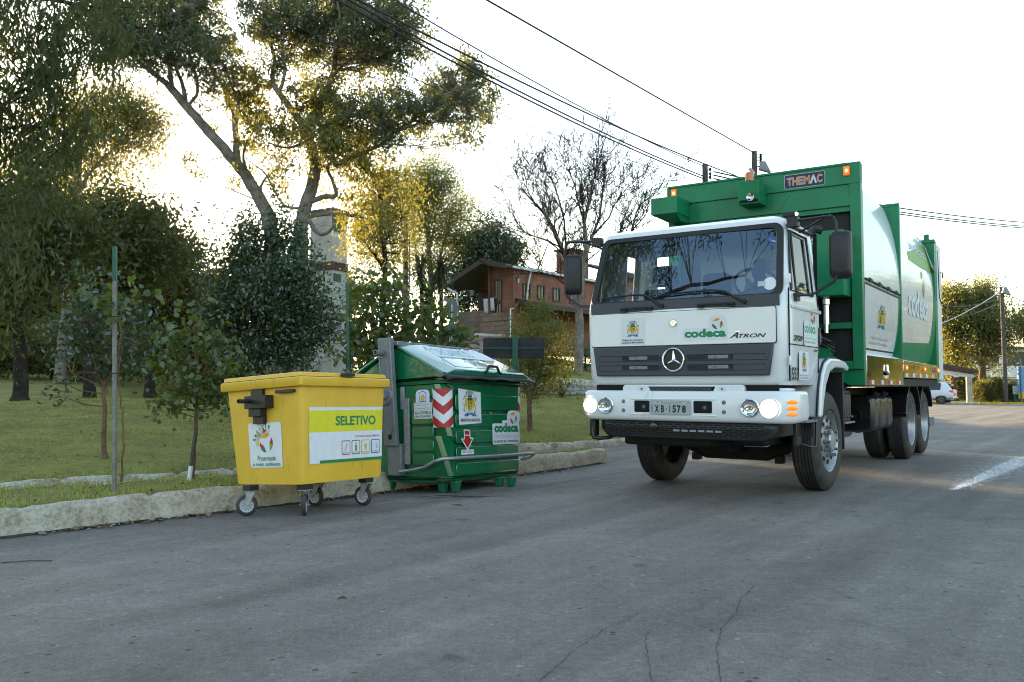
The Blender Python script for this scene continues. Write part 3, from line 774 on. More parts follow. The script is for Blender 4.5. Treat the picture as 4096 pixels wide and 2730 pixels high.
for i in range(len(rows)-1):
    z = (LV[i][0] + LV[i+1][0])/2
    for j in range(K):
        if 1.96 < z < 2.645 and j < 5: continue                                  # windscreen
        if 2.03 < z < 2.57 and j in (9, 11): continue                            # right vent and door window
        if 2.03 < z < 2.57 and j in (19, 21): continue                           # left door and vent window
        if 2.03 < z < 2.57 and j == 16: continue                                 # rear window, passenger side
        a = i*K + j; b = i*K + (j+1) % K
        fs.append((a, b, b+K, a+K))
mb.add(V, fs, 'white')
top = rows[-1]
mb.ngon([(p[0], p[1], p[2]) for p in top], 'white')
cab = mb.build("cab", truck, angle=32)
so = cab.modifiers.new("sheet", 'SOLIDIFY'); so.thickness = .028; so.offset = -1
bv = cab.modifiers.new("edge", 'BEVEL'); bv.width = .012; bv.segments = 2; bv.limit_method = 'ANGLE'; bv.angle_limit = radians(50)
# interior
mb = MB()
mb.bx(-.98,.98,-1.42,-1.12,1.5,1.97,'cabin'); mb.bx(-.98,.98,-1.45,-.45,1.13,1.20,'cabin'); mb.bx(-.95,.95,-1.1,-.47,2.68,2.70,'cabin')
mb.bx(.40,.92,-1.20,-1.10,1.90,2.03,'cabin')
mb.build("dashboard", truck, bevel=.03)
for sx in (-.62, .55):
    mb = MB(); mb.bx(sx-.25,sx+.25,-.95,-.47,1.45,1.66,'seat'); mb.bx(sx-.25,sx+.25,-.57,-.45,1.66,2.20,'seat'); mb.bx(sx-.15,sx+.15,-.56,-.46,2.22,2.46,'seat')
    mb.build("seat", truck, bevel=.05, seg=3)
mb = MB(); mb.bx(-.15,.15,-.62,-.46,1.66,2.33,'seat'); mb.build("seat", truck, bevel=.06, seg=3)
mb = MB()
Rw = Matrix.Rotation(radians(-38), 3, 'X'); cw = Vector((.60,-1.02,2.12))
mb.tube([cw + Rw @ Vector((.225*cos(2*pi*i/28), .225*sin(2*pi*i/28), 0)) for i in range(28)], .014, 'black', 8, closed=True)
for a in (0, 2.1, 4.2): mb.tube([cw, cw + Rw @ Vector((.22*cos(a+.5), .22*sin(a+.5), 0))], .012, 'black', 6)
mb.tube([cw, cw + Vector((0,-.16,-.25))], .03, 'black', 8)
mb.build("steering_wheel", truck)
# glass
def wpt(u, v, d=0):   # windscreen plane
    t = (v-1.955)/(2.645-1.955)
    return (u*(1 - .045*t), -1.535 + .20*t - .012*(1-(u/.95)**2) - d, v)
mb = MB(T=lambda u, v, w: wpt(u, v, w)); mb.grid([[(x, z, -.004) for x in np.linspace(-.96,.965,9)] for z in np.linspace(1.975,2.63,5)], 'glass')
mb.build("windscreen", truck)
mb = MB(T=lambda u, v, w: wpt(u, v, w))
o_ = mb.rr_pts(-1.004, 1.938, 1.008, 2.668, .09, 6); i_ = mb.rr_pts(-.938, 1.976, .946, 2.622, .07, 6)
def ringpoly(mb, o_, i_, m, z=0.012):
    n = len(o_); A = [(*p, z) for p in o_]; B = [(*p, z) for p in i_]; C_ = [(*p, -.012) for p in o_]; D = [(*p, -.012) for p in i_]
    mb.strip(A, B, m, True); mb.strip(C_, A, m, True); mb.strip(B, D, m, True)
ringpoly(mb, o_, i_, 'rubber'); mb.build("windscreen_seal", truck)
for sx in (1, -1):
    for (y0, y1, y0t, y1t) in ((-1.43,-1.295,-1.31,-1.275), (-1.268,-.70,-1.245,-.74)):
        mb = MB(); mb.ngon([(sx*1.032,y0,2.015),(sx*1.032,y1,2.015),(sx*.982,y1t,2.575),(sx*.982,y0t,2.575)], 'side_glass'); mb.build("side_window", truck)
        if sx == 1:
            mb = MB()
            o4 = [(1.054,y0-.012,2.003),(1.054,y1+.012,2.003),(1.004,y1t+.012,2.588),(1.004,y0t-.012,2.588)]
            mb.tube(o4, .011, 'rubber', 6, closed=True); mb.build("window_seal", truck)
mb = MB(); mb.bx(1.02,1.058,-.535,-.525,1.16,2.66,'void'); mb.bx(1.045,1.0625,-1.50,-.44,1.495,1.503,'void'); mb.bx(1.045,1.0575,-1.515,-1.508,1.16,2.02,'void'); mb.build("door_seam", truck)
mb = MB()
mb.bx(1.055,1.075,-1.47,-.46,1.835,1.875,'white'); mb.build("door_rail", truck, bevel=.01)
mb = MB(); mb.bx(1.05,1.068,-.53,-.46,1.525,1.70,'black'); mb.bx(1.066,1.076,-.512,-.478,1.55,1.64,'greymetal'); mb.build("door_handle", truck, bevel=.012)
mb = MB(); mb.tube([(.99,-1.30,2.64),(1.0,-.50,2.66)], .014, 'rubber', 8); mb.build("rain_gutter", truck)
for zz in (2.06, 1.30):
    mb = MB(); mb.bx(1.05,1.072,-1.535,-1.49,zz,zz+.09,'white'); mb.build("door_hinge", truck, bevel=.008)
# dark band under the windscreen, bonnet flap
mb = MB(T=Tf(-1.566)); mb.lay = .004
mb.prism([(-.985,1.855,0),(.985,1.855,0),(.985,1.962,.0),(-.985,1.962,0)], (0,0,.004), 'grille'); mb.build("scuttle_panel", truck)
mb = MB(T=Tf(-1.577)); p_ = mb.rr_pts(-.968,1.512,.950,1.846,.02); mb.prism([(*q,0) for q in p_], (0,0,.010), 'white'); hood = mb.build("bonnet", truck, bevel=.004)
mb = MB(T=Tf(-1.574)); p_ = mb.rr_pts(-.974,1.505,.956,1.852,.02); mb.prism([(*q,0) for q in p_], (0,0,.002), 'rubber'); mb.build("bonnet_seal", truck)
FY = -1.589
mb = MB(T=Tf(FY)); mb.rect(-.628,1.527,-.365,1.793,'s_white'); crest(mb, -.495, 1.685, .16); mb.text("Prefeitura de Caxias do Sul", -.61,1.565,-.385,1.585,'s_navy',bold=.01); mb.text("Secretaria de Meio Ambiente", -.618,1.540,-.375,1.560,'s_navy',bold=.01); mb.build("crest_sticker", truck)
mb = MB(T=Tf(FY)); mb.rrect(.045,1.555,.492,1.672,.02,'s_trans'); mb.rrect(.31,1.655,.485,1.79,.06,'s_trans'); codeca(mb, .060,1.578,.478,.062,bold=.05); mb.build("company_sticker", truck)
mb = MB(T=Tf(FY)); mb.text("A", .513,1.562,.60,1.622,'s_black',bold=.02,shear=.55); mb.text("TRON", .600,1.564,.862,1.602,'s_black',bold=.02,shear=.35); mb.line([(.575,1.624),(.612,1.624)], .010,'chrome'); mb.build("model_lettering", truck)
mb = MB(); mb.lathe([(0.001,.014),(.030,.014),(.037,.006),(.039,0)], (-.055,FY,1.729), (0,-1,0), 'chrome', 24); mb.lathe([(.036,.0),(.030,.010),(.030,.016)], (-.055,FY,1.729), (0,-1,0), 's_grey', 24)
for a in (90, 210, 330): mb.hexa([(-.055,FY-.014,1.729+.004),(-.055+.004,FY-.014,1.729),(-.055,FY-.014,1.729-.004),(-.055-.004,FY-.014,1.729)], [(-.055+.028*cos(radians(a))+d*.001,FY-.016,1.729+.028*sin(radians(a))+e*.001) for d, e in ((0,1),(1,0),(0,-1),(-1,0))], 'chrome')
mb.build("bonnet_badge", truck)
# handles and wipers
for x0, x1 in ((-.62,-.295),(.205,.55)):
    mb = MB(); mb.tube([(x0,-1.585,1.885),(x0,-1.615,1.895),(x0+.03,-1.625,1.897),(x1-.03,-1.625,1.897),(x1,-1.615,1.895),(x1,-1.585,1.885)], .013, 'black', 8); mb.bx(x0-.01,x0+.05,-1.60,-1.57,1.865,1.90,'black'); mb.bx(x1-.05,x1+.01,-1.60,-1.57,1.865,1.90,'black'); mb.build("grab_handle", truck)
for px_, tx, mx_ in ((-.187,-.96,-.47),(.652,-.20,.32)):
    mb = MB()
    mb.lathe([(.001,.03),(.020,.03),(.024,0)], (px_,-1.57,1.905), (0,-1,0), 'black', 14)
    k = wpt(mx_, 2.035, .03); e = wpt(tx, 2.012, .022); c = wpt(mx_+ (px_-mx_)*.42, 2.015, .035)
    mb.tube([(px_,-1.598,1.905), c, k], [.014,.012,.008], 'black', 6)
    mb.tube([e, wpt((mx_+tx)/2, 2.03, .024), k, wpt(mx_+.10, 2.03, .022)], [.006,.010,.010,.006], 'black', 6)
    mb.build("wiper", truck)
mb = MB(T=lambda u, v, w: wpt(u, v, w + .004)); mb.disc(.885,2.068,.062,'s_white',28); mb.rect(.77,2.045,.845,2.095,'s_lgrey'); mb.build("windscreen_sticker", truck)
mb = MB(T=lambda u, v, w: wpt(u, v, w + .004)); mb.disc(.885,2.50,.024,'s_blue',20); mb.line([(.90,2.488),(.935,2.478)], .012, 's_lgrey'); mb.build("windscreen_sticker", truck)
# ---- grille
def gedge(v, side): t = (v-1.209)/(1.503-1.209); return (-(.908+.044*t) if side < 0 else .889+.044*t)
mb = MB(T=Tf(-1.566))
mb.prism([(gedge(1.209,-1),1.209,0),(gedge(1.209,1),1.209,0),(gedge(1.503,1),1.503,0),(gedge(1.503,-1),1.503,0)], (0,0,.030), 'grille')
grille = mb.build("grille", truck, bevel=.012)
GY = -1.596
rg = random.Random(2)
for z0, z1 in ((1.362,1.414),(1.266,1.318)):
    for s_ in (-1, 1):
        xo = gedge(z0, s_)*.96; xi = s_*.15 - .05 if s_ < 0 else .085
        mb = MB(); q = MB().rr_pts(min(xo,xi), z0-.002, max(xo,xi), z1+.002, .014)
        mb.tube([(a, GY-.001, b) for a, b in q], .0055, 'grille', 6, closed=True); mb.build("grille_rib", grille)
        xm0, xm1 = (-.615,-.186) if s_ < 0 else (.075,.545)
        mb = MB(T=Tf(GY)); mb.rrect(xm0,z0+.003,xm1,z1-.003,.010,'void')
        cx0 = xm0+.08 if s_ < 0 else .30
        mb.rrect(cx0,z0+.012,cx0+.20,z1-.008,.006,'s_lgrey'); mb.rrect(cx0+.05,z0+.02,cx0+.09,z1-.015,.004,'s_grey')
        n = int((xm1-xm0)/.0125)
        for i in range(n):
            x = xm0 + (i+.5)*(xm1-xm0)/n
            mb.line([(x-.012,z0+.005),(x+.012,z1-.005)], .0022, 'grille'); mb.line([(x+.012,z0+.005),(x-.012,z1-.005)], .0022, 'grille')
        mb.build("grille_mesh", grille)
mb = MB(); c = Vector((-.052, GY-.004, 1.368))
mb.lathe([(.001,.0),(.108,.0),(.122,-.006)], c, (0,-1,0), 'black', 40)
mb.tube([c + Vector((.110*cos(2*pi*i/40), -.012, .110*sin(2*pi*i/40))) for i in range(40)], .0085, 'chrome', 10, closed=True)
for a in (90, 210, 330):
    a = radians(a); t = c + Vector((.106*cos(a), -.010, .106*sin(a))); h = c + Vector((0,-.034,0))
    for sg in (-1, 1):
        s_ = c + Vector((.024*cos(a+sg*pi/3), -.006, .024*sin(a+sg*pi/3))); mb.add([h, t, s_], [(0,1,2)], 'chrome')
star = mb.build("grille_emblem", truck, angle=20)
# ---- bumper: plan path swept with a rounded section
HB = 1.115
def bumper_path():
    pts = [(-HB,-1.15)]; R = .20
    for a in range(180, 271, 15): pts.append((-HB+R+R*cos(radians(a)), -1.622+R+R*sin(radians(a))))
    for x in np.linspace(-.8,.8,9)[1:-1]: pts.append((x, -1.622 - .012*(1-(x/.9)**2)))
    for a in range(270, 361, 15): pts.append((HB-R+R*cos(radians(a)), -1.622+R+R*sin(radians(a))))
    pts.append((HB,-1.15)); return pts
bpth = bumper_path()
def sweep(path, prof, m, mb):
    rows = []
    for i, p in enumerate(path):
        a = Vector(path[max(i-1,0)]); b = Vector(path[min(i+1,len(path)-1)]); d = (b-a).normalized(); nrm = Vector((d.y, -d.x))
        rows.append([(p[0]+nrm.x*o, p[1]+nrm.y*o, z) for o, z in prof])
    mb.grid(rows, m)
mb = MB(); sweep(bpth, [(-.14,1.055),(-.06,1.066),(-.025,1.062),(-.006,1.045),(0,1.02),(.004,.92),(.002,.82),(-.006,.79),(-.025,.770),(-.06,.762),(-.14,.765)], 'white', mb)
bumper = mb.build("bumper", truck, angle=50)
def bfront(x): return -1.622 - .012*max(0, 1-(x/.9)**2) - .004
mb = MB(); mb.bx(-.97,-.655,-1.50,-1.30,1.06,1.092,'white'); mb.build("bumper_cap", bumper, bevel=.015); mb = MB(); mb.bx(.70,1.03,-1.50,-1.25,1.06,1.092,'white'); mb.build("bumper_cap", bumper, bevel=.015)
mb = MB()
q = MB().rr_pts(-.61,1.045,.65,1.122,.035)
mb.prism([(a,-1.60,b) for a, b in q], (0,.07,0), 'white'); mb.build("bumper_step", bumper, bevel=.008)
mb = MB(T=Tf(-1.601)); mb.poly([(-.322,1.106),(.372,1.106),(.350,1.062),(-.300,1.062)], 'void')
for i in range(52): x = -.30 + i*.0125; mb.line([(x-.006,1.065),(x+.006,1.103)], .0018, 'greymetal'); mb.line([(x+.006,1.065),(x-.006,1.103)], .0018, 'greymetal')
mb.build("step_mesh", bumper)
for x in (-.395, .44):
    mb = MB(T=Tf(-1.603)); mb.rrect(x-.035,1.066,x+.035,1.098,.006,'s_trans'); mb.build("step_bracket", bumper); mb = MB(); mb.lathe([(.001,.008),(.010,.006),(.012,0)], (x,-1.605,1.084), (0,-1,0), 'greymetal', 10); mb.build("bolt", bumper)
# plate recess; flat black patches painted for the shade in the openings
for x0, x1 in ((-.462,-.295),(.164,.350)):
    mb = MB(T=lambda u, v, w: (u, bfront(u) - w, v)); mb.rrect(x0-.008,.842,x1+.008,.975,.018,'white_matt'); mb.rrect(x0,.85,x1,.967,.014,'void'); mb.disc((x0+x1)/2+.02,.905,.026,'s_black',16); mb.disc((x0+x1)/2+.02,.905,.012,'greymetal',12); mb.build("bumper_opening", bumper)
mb = MB()
for x0, x1, z0, z1 in ((-.50,.39,.982,.987),(-.50,.39,.828,.833)): mb.tube([(x0,bfront(0)+.003,z0),(x1,bfront(0)+.003,z0)], .006, 'white', 6)
mb.build("recess_lip", bumper)
for x in (-.585, .465):
    for z in (.955, .865):
        mb = MB(); mb.lathe([(.001,.007),(.008,.006),(.010,.002),(.019,.002),(.022,-.003)], (x,bfront(x),z), (0,-1,0), 'greymetal', 12); mb.build("bolt", bumper)
PL = bfront(0) - .012
mb = MB(T=Tf(PL)); mb.prism([(*p,-.010) for p in mb.rr_pts(-.290,.832,.142,.972,.014)], (0,0,.010), 'plate')
mb.rrect(-.284,.838,.136,.966,.012,'s_grey'); mb.rrect(-.280,.842,.132,.962,.011,'plate')
mb.rect(-.235,.936,.095,.952,'s_lgrey'); mb.text("RS-CAXIAS DO SUL", -.165,.938,.02,.950,'s_black',bold=.01)
for ch, x0, x1 in (("I",-.266,-.258),("X",-.232,-.188),("B",-.168,-.132),(".",-.112,-.102),("I",-.078,-.070),("5",-.046,-.008),("7",.002,.040),("8",.052,.092)):
    if ch == ".": mb.disc(-.107,.886,.006,'s_black',8); continue
    mb.text(ch, x0, .852, x1, .924, 's_black', bold=.04)
mb.disc(-.205,.952,.006,'s_black',8); mb.disc(.035,.952,.006,'s_black',8)
mb.build("licence_plate", truck)
# head lamps
def lamp(x, on, z=.912, r=.082):
    y = bfront(x); mb = MB(); c = (x, y+.004, z)
    mb.lathe([(r+.012,0),(r+.010,.006),(r,.010),(r-.006,.004)], c, (0,-1,0), 'white' if on else 'chrome', 32)
    if on:
        mb.lathe([(.001,.014),(r*.55,.012),(r*.96,.004)], c, (0,-1,0), 'lamp_on', 32)
        mb.build("headlight", truck)
    else:
        mb.lathe([(.001,-.03),(.02,-.028),(r*.6,-.015),(r*.98,.004)], (x,y-.030,z), (0,-1,0), 'chrome', 32); mb.ball((x,y-.012,z), .012, 'lens', 10, 6)
        mb.tube([(x-.02,y-.036,z-.03),(x+.03,y-.036,z+.02)], .003, 's_black', 5)
        o = mb.build("headlight", truck); g = MB(); g.lathe([(.001,.048),(r*.5,.044),(r*.9,.036),(r*.98,.028)], c, (0,-1,0), 'lens', 32); g.build("lamp_glass", o)
lamp(-.966, True, .911, .079); lamp(.890, True, .903, .086); lamp(-.785, False, .911, .075); lamp(.715, False, .908, .078)
mb = MB(); mb.lathe([(.001,.02),(.03,.016),(.042,0)], (-.27,-1.60,.715), (0,-1,0), 'lens', 16); mb.build("fog_lamp", truck)
for s_ in (-1, 1):
    for z in (.963, .908, .853):
        a = radians(-35); cx = s_*(HB-.20+.20*cos(a)); cy = -1.622+.20+.20*sin(a); nrm = Vector((s_*cos(a), sin(a), 0)); tv = Vector((-nrm.y, nrm.x, 0))
        Rm = Matrix((tv, nrm, Vector((0,0,1)))).transposed()
        mb = MB(); mb.ball(Vector((cx,cy,z)) + nrm*.002, (.060,.016,.020), 'amber_on' if s_ > 0 else 'amber', 16, 8, Rm); mb.build("indicator", truck)
# ---- lower skirt with slots
def skirt_pt(u, v, w):
    a = abs(u); y = -1.585 if a < .80 else -1.585 + (a-.80)**2*2.6
    return (u+.03, y - w + (.75-v)*.14, v)
mb = MB(T=skirt_pt)
us_ = np.linspace(-.905,.925,30)
def sk_low(u): a = abs(u); return .592 if a < .78 else .592 + (a-.78)**2*5.5
mb.grid([[(u, sk_low(u) + (.758-sk_low(u))*t, 0) for u in us_] for t in (0,.12,.3,.6,1)], 'black')
sk = mb.build("lower_skirt", truck); so = sk.modifiers.new("sheet", 'SOLIDIFY'); so.thickness = .012
mb = MB(T=skirt_pt)
for i, v in enumerate(np.arange(.632,.75,.021)):
    for k in range(17):
        u = -.83 + k*.1 + (.05 if i % 2 else 0)
        if u+.075 < .87 and v > sk_low(u)+.03 and v > sk_low(u+.075)+.03: mb.rrect(u, v-.0045, u+.075, v+.0045, .004, 'void', lay=.006)
mb.build("skirt_slots", sk)
mb = MB(T=skirt_pt)
for k in range(6): mb.rect(-.10+k*.085,.668,-.035+k*.085,.686,'s_grey',lay=.0072)
mb.build("radiator_glimpse", sk)
mb = MB(); mb.bx(-.95,.95,-1.52,-1.0,.80,1.12,'void'); mb.bx(-.80,.85,-1.55,-.2,.62,.80,'dark'); mb.build("engine_bay", truck)
# step loops at both ends
mb = MB(); mb.tube([(-1.0,-1.50,.76),(-1.005,-1.52,.62),(-.985,-1.52,.575),(-.93,-1.50,.565),(-.85,-1.45,.575),(-.80,-1.40,.60),(-.79,-1.40,.76)], .022, 'black_gloss', 8); mb.bx(-1.03,-.965,-1.53,-1.44,.59,.76,'black'); mb.build("step_loop", truck, bevel=.01)
mb = MB(); mb.bx(.995,1.13,-1.26,-.88,.765,.785,'greymetal'); mb.bx(1.0,1.03,-1.26,-1.10,.545,.768,'black_gloss'); mb.tube([(1.02,-1.1,.56),(1.10,-1.05,.53),(1.12,-.93,.53),(1.12,-.90,.76)], .014, 'black_gloss', 8); mb.bx(1.02,1.10,-.95,-.88,.62,.768,'black'); mb.build("step_loop", truck, bevel=.006)
# ---- mirrors
mb = MB(); mb.tube([(1.02,-1.33,2.665),(1.10,-1.28,2.675),(1.34,-1.2,2.70),(1.385,-1.2,2.685),(1.408,-1.2,2.64),(1.412,-1.2,2.54),(1.408,-1.2,2.14),(1.385,-1.2,2.085),(1.22,-1.22,1.985),(1.17,-1.24,1.968),(1.055,-1.30,1.965)], .0145, 'black', 8); mb.tube([(1.37,-1.2,2.705),(1.30,-1.1,2.72),(1.03,-1.05,2.60)], .011, 'black', 8); mb.bx(1.0,1.10,-1.36,-1.27,2.61,2.70,'black'); mb.bx(1.035,1.085,-1.36,-1.25,1.91,1.98,'black'); mb.build("mirror_arm", truck)
def mirror(c, ang):
    Rz_ = Matrix.Rotation(ang, 3, 'Z'); mb = MB(); rows = []
    for d, k in ((-.055,.72),(-.045,.90),(-.015,1.0),(.03,1.02),(.042,1.0)):
        pts = MB().rr_pts(-.098*k,-.222*k,.098*k,.222*k,.045,5); rows.append([Vector(c) + Rz_ @ Vector((a, d, b)) for a, b in pts])
    mb.grid(rows, 'black', closed=True); mb.ngon(rows[0], 'black')
    o = mb.build("mirror", truck, angle=50)
    g = MB(); g.ngon([Vector(c) + Rz_ @ Vector((a, .040, b)) for a, b in MB().rr_pts(-.092,-.214,.092,.214,.04,5)], 'chrome'); g.build("mirror_glass", o)
mirror((1.437,-1.165,2.335), radians(4)); mirror((-1.44,-1.14,2.355), radians(30))
mb = MB(); mb.tube([(-.99,-1.33,2.66),(-1.07,-1.28,2.675),(-1.44,-1.2,2.715),(-1.50,-1.2,2.69),(-1.52,-1.2,2.60),(-1.515,-1.2,2.14),(-1.48,-1.2,2.085),(-1.30,-1.22,1.985),(-1.06,-1.32,1.965)], .0145, 'black', 8); mb.tube([(-1.50,-1.2,2.715),(-1.36,-1.15,2.735),(-1.05,-1.1,2.60)], .012, 'black', 8); mb.bx(-1.09,-.99,-1.36,-1.27,2.61,2.70,'black'); mb.build("mirror_arm", truck)
# ---- roof marker, door stickers
mb = MB(); mb.bx(.91,1.03,-1.20,-1.10,2.735,2.785,'rubber'); mb.build("marker_lamp_base", truck, bevel=.012)
mb = MB(); mb.ball((1.035,-1.16,2.765), (.016,.020,.016), 'lamp_on', 12, 8); mb.build("marker_lamp", truck)
mb = MB(); mb.tube([(.86,-1.24,2.75),(1.0,-1.1,3.02)], .0015, 'rubber', 5); mb.build("aerial", truck)
SX = 1.066
mb = MB(T=Ts(SX)); mb.rrect(-1.075,1.50,-.63,1.74,.015,'s_trans'); codeca(mb, -1.06,1.625,-.66,.075,'s_teal'); mb.text("A servico da Comunidade", -1.04,1.53,-.68,1.555,'s_teal'); mb.line([(-1.05,1.575),(-.66,1.575)], .004,'s_teal'); mb.build("company_sticker", truck)
mb = MB(T=Ts(SX)); mb.text("2729", -1.40,1.535,-1.12,1.585,'s_black',bold=.03,shear=.2); mb.text("2729", -1.405,1.538,-1.125,1.588,'chrome',bold=.0,shear=.2); mb.build("model_lettering", truck)
mb = MB(T=Ts(SX)); mb.rect(-1.26,1.165,-.93,1.44,'s_white'); crest(mb,-1.09,1.335,.18); mb.text("Prefeitura de Caxias do Sul", -1.24,1.205,-.95,1.222,'s_navy'); mb.text("Secretaria de Meio Ambiente", -1.24,1.18,-.95,1.197,'s_navy'); mb.build("crest_sticker", truck)
mb = MB(T=Ts(SX)); mb.text("553", -1.50,1.165,-1.285,1.285,'s_black',bold=.03); mb.build("fleet_number", truck)
mb = MB(T=Ts(SX)); mb.text("6x4", -.72,1.452,-.56,1.478,'chrome',bold=.03); mb.build("model_lettering", truck)
# ---- front mudguards (both sides)
for s_ in (1, -1):
    ou = [(-.69,.80),(-.63,1.08),(-.55,1.23),(-.43,1.34),(-.25,1.395),(.10,1.40),(.40,1.375),(.55,1.315)]
    inn = [(.50,1.27),(.30,1.30),(-.05,1.30),(-.28,1.25),(-.44,1.12),(-.54,.95),(-.60,.80)]
    mb = MB(); mb.prism([(s_*.80,y,z) for y, z in ou+inn], (s_*.31,0,0), 'white'); mb.build("mudguard", truck, bevel=.022, seg=3)
    mb = MB(); mb.tube([(s_*1.075,y-.012,z+.008) for y, z in ou[:6]], .012, 'rubber', 6); mb.build("mudguard_seal", truck)
    mb = MB(); mb.bx(s_*.72,s_*1.05,.505,.530,.41,1.26,'black'); mb.build("mud_flap", truck, bevel=.008)
    mb = MB(); mb.bx(s_*.60,s_*.80,-.62,.5,.78,1.30,'void'); mb.build("wheel_housing", truck)
# ---- wheels
def tyre_prof(r=.525, w=.29, rr=.322):
    h = w/2
    return [(rr,-h+.03),(rr+.02,-h+.01),(rr+.10,-h),(r-.06,-h+.012),(r-.018,-h+.035),(r-.004,-h+.06)] + sum([[(r,-h+.06+i*.034),(r,-h+.06+i*.034+.024),(r-.012,-h+.06+i*.034+.026),(r-.012,-h+.06+i*.034+.032)] for i in range(5)], []) + [(r,h-.06),(r-.004,h-.055),(r-.018,h-.035),(r-.06,h-.012),(rr+.10,h),(rr+.02,h-.01),(rr,h-.03)]
def front_wheel(s_):
    o = MB(); R_ = []
    o.lathe([(.326,.128),(.318,.118),(.305,.09),(.292,.06),(.262,.068),(.245,.095),(.18,.108),(.15,.112),(.001,.112)], (0,0,0), (1,0,0), 'rim', 40)
    for i in range(10):
        a = 2*pi*i/10; o.lathe([(.001,.0),(.027,.0),(.030,.003)], (.104,.218*cos(a+.31),.218*sin(a+.31)), (1,0,0), 'void', 10)
    o.lathe([(.115,.10),(.112,.15),(.095,.165),(.001,.168)], (0,0,0), (1,0,0), 'rim', 24)
    w = o.build("wheel", truck, angle=30)
    t = MB(); t.lathe(tyre_prof(), (0,0,0), (1,0,0), 'tyre', 56); t.build("tyre", w, angle=30)
    for i in range(10):
        a = 2*pi*i/10; n_ = MB(); c = (.095,.152*cos(a),.152*sin(a))
        n_.lathe([(.022,0),(.022,.035),(.015,.04),(.015,.085),(.001,.088)], c, (1,0,0), 'greymetal', 10); n_.build("wheel_nut", w)
    w.location = (s_*.885, .03, .525); w.rotation_euler = (0, 0, radians(-1.5) if s_ > 0 else radians(-1.5)+pi)
front_wheel(1); front_wheel(-1)
def rear_wheel(s_, y):
    o = MB(); o.lathe([(.326,.135),(.316,.13),(.302,.09),(.280,.02),(.255,-.06),(.20,-.075),(.15,-.08),(.14,-.05),(.12,-.02),(.001,-.015)], (0,0,0), (1,0,0), 'rim', 40)
    for i in range(10):
        a = 2*pi*i/10; o.lathe([(.018,-.08),(.018,-.045),(.001,-.04)], (0,.165*cos(a),.165*sin(a)), (1,0,0), 'greymetal', 8)
    w = o.build("wheel", truck, angle=30)
    for dx in (0, -.335):
        t = MB(); t.lathe(tyre_prof(), (dx,0,0), (1,0,0), 'tyre', 56); t.build("tyre", w, angle=30)
    w.location = (s_*.905, y, .525); w.rotation_euler = (0, 0, 0 if s_ > 0 else pi)
for y in (4.78, 5.98):
    for s_ in (1, -1): rear_wheel(s_, y)
for s_ in (1, -1):
    for y in (4.78, 5.98):
        mb = MB(); A = []; B = []
        for a in range(8, 173, 11):
            A.append((y - .64*cos(radians(a)), .56+.64*sin(radians(a)))); B.append((y - .60*cos(radians(a)), .56+.60*sin(radians(a))))
        mb.prism([(s_*.60,p,q) for p, q in A + B[::-1]], (s_*.48,0,0), 'black_gloss'); mb.build("rear_mudguard", truck, bevel=.008)
    mb = MB(); mb.hexa([(s_*.60,4.12,.70),(s_*1.08,4.12,.70),(s_*1.08,4.16,.70),(s_*.60,4.16,.70)], [(s_*.60,4.26,.98),(s_*1.08,4.26,.98),(s_*1.08,4.32,.98),(s_*.60,4.32,.98)], 'black_gloss'); mb.bx(s_*.58,s_*1.09,4.08,4.20,.69,.72,'black_gloss'); mb.build("mud_flap", truck, bevel=.006)
# ---- chassis, axles, tank, boxes
mb = MB()
for x in (-.42, .42): mb.bx(x-.05,x+.05,-1.3,6.9,.82,1.08,'dark')
for y in (1.2,2.4,3.6,4.2,5.4,6.4): mb.bx(-.42,.42,y-.05,y+.05,.86,1.02,'dark')
mb.build("chassis_frame", truck)
mb = MB(); mb.tube([(-.80,.03,.50),(-.60,.03,.46),(-.35,.0,.36),(.35,.0,.36),(.60,.03,.46),(.80,.03,.50)], .075, 'dark', 8); mb.bx(-.52,-.44,-.02,.10,.26,.34,'dark'); mb.bx(.44,.52,-.02,.10,.26,.34,'dark'); mb.build("front_axle", truck)
mb = MB(); mb.ball((-.05,-.35,.60), (.30,.45,.24), 'dark', 16, 8); mb.bx(-.75,.2,-1.3,-.6,.50,.64,'dark'); mb.bx(.28,.62,-.9,.0,.50,.75,'dark'); mb.build("engine_sump", truck, bevel=.03)
for y in (4.78, 5.98):
    mb = MB(); mb.tube([(-.85,y,.525),(-.25,y,.525),(.25,y,.525),(.85,y,.525)], [.09,.11,.11,.09], 'dark', 10); mb.ball((0,y,.52), .22, 'dark', 16, 10); mb.build("rear_axle", truck)
mb = MB(); mb.bx(.56,.88,4.9,5.9,.60,.78,'dark'); mb.build("spring", truck)
mb = MB(); q = MB().rr_pts(.50,.52,1.04,.985,.10,4); rows = []
for y, k in ((2.05,.90),(2.09,1.0),(2.36,1.0),(2.39,.965),(2.43,.965),(2.46,1.0),(2.84,1.0),(2.87,.965),(2.91,.965),(2.94,1.0),(3.32,1.0),(3.36,.90)): rows.append([(.77+(a-.77)*k, y, .75+(b-.75)*k) for a, b in q])
mb.grid(rows, 'black_gloss', closed=True); mb.ngon(rows[0], 'black_gloss'); mb.ngon(rows[-1], 'black_gloss'); tank = mb.build("fuel_tank", truck, angle=40)
for y in (2.6, 3.15):
    mb = MB(); mb.lathe([(.05,0),(.05,.05),(.062,.052),(.062,.085),(.001,.09)], (.93,y,.965), (.5,0,.85), 'black_gloss', 14); mb.build("tank_cap", tank)
mb = MB(); mb.lathe([(.001,.0),(.10,.0),(.11,.02),(.11,.06)], (.80,2.06,.72), (0,-1,0), 'dark', 18); mb.lathe([(.001,.02),(.02,.0)], (.80,2.0,.72), (0,-1,0), 'greymetal', 10); mb.build("spare_hub", truck)
mb = MB(); mb.bx(.58,.98,.72,1.12,.70,1.06,'black'); 
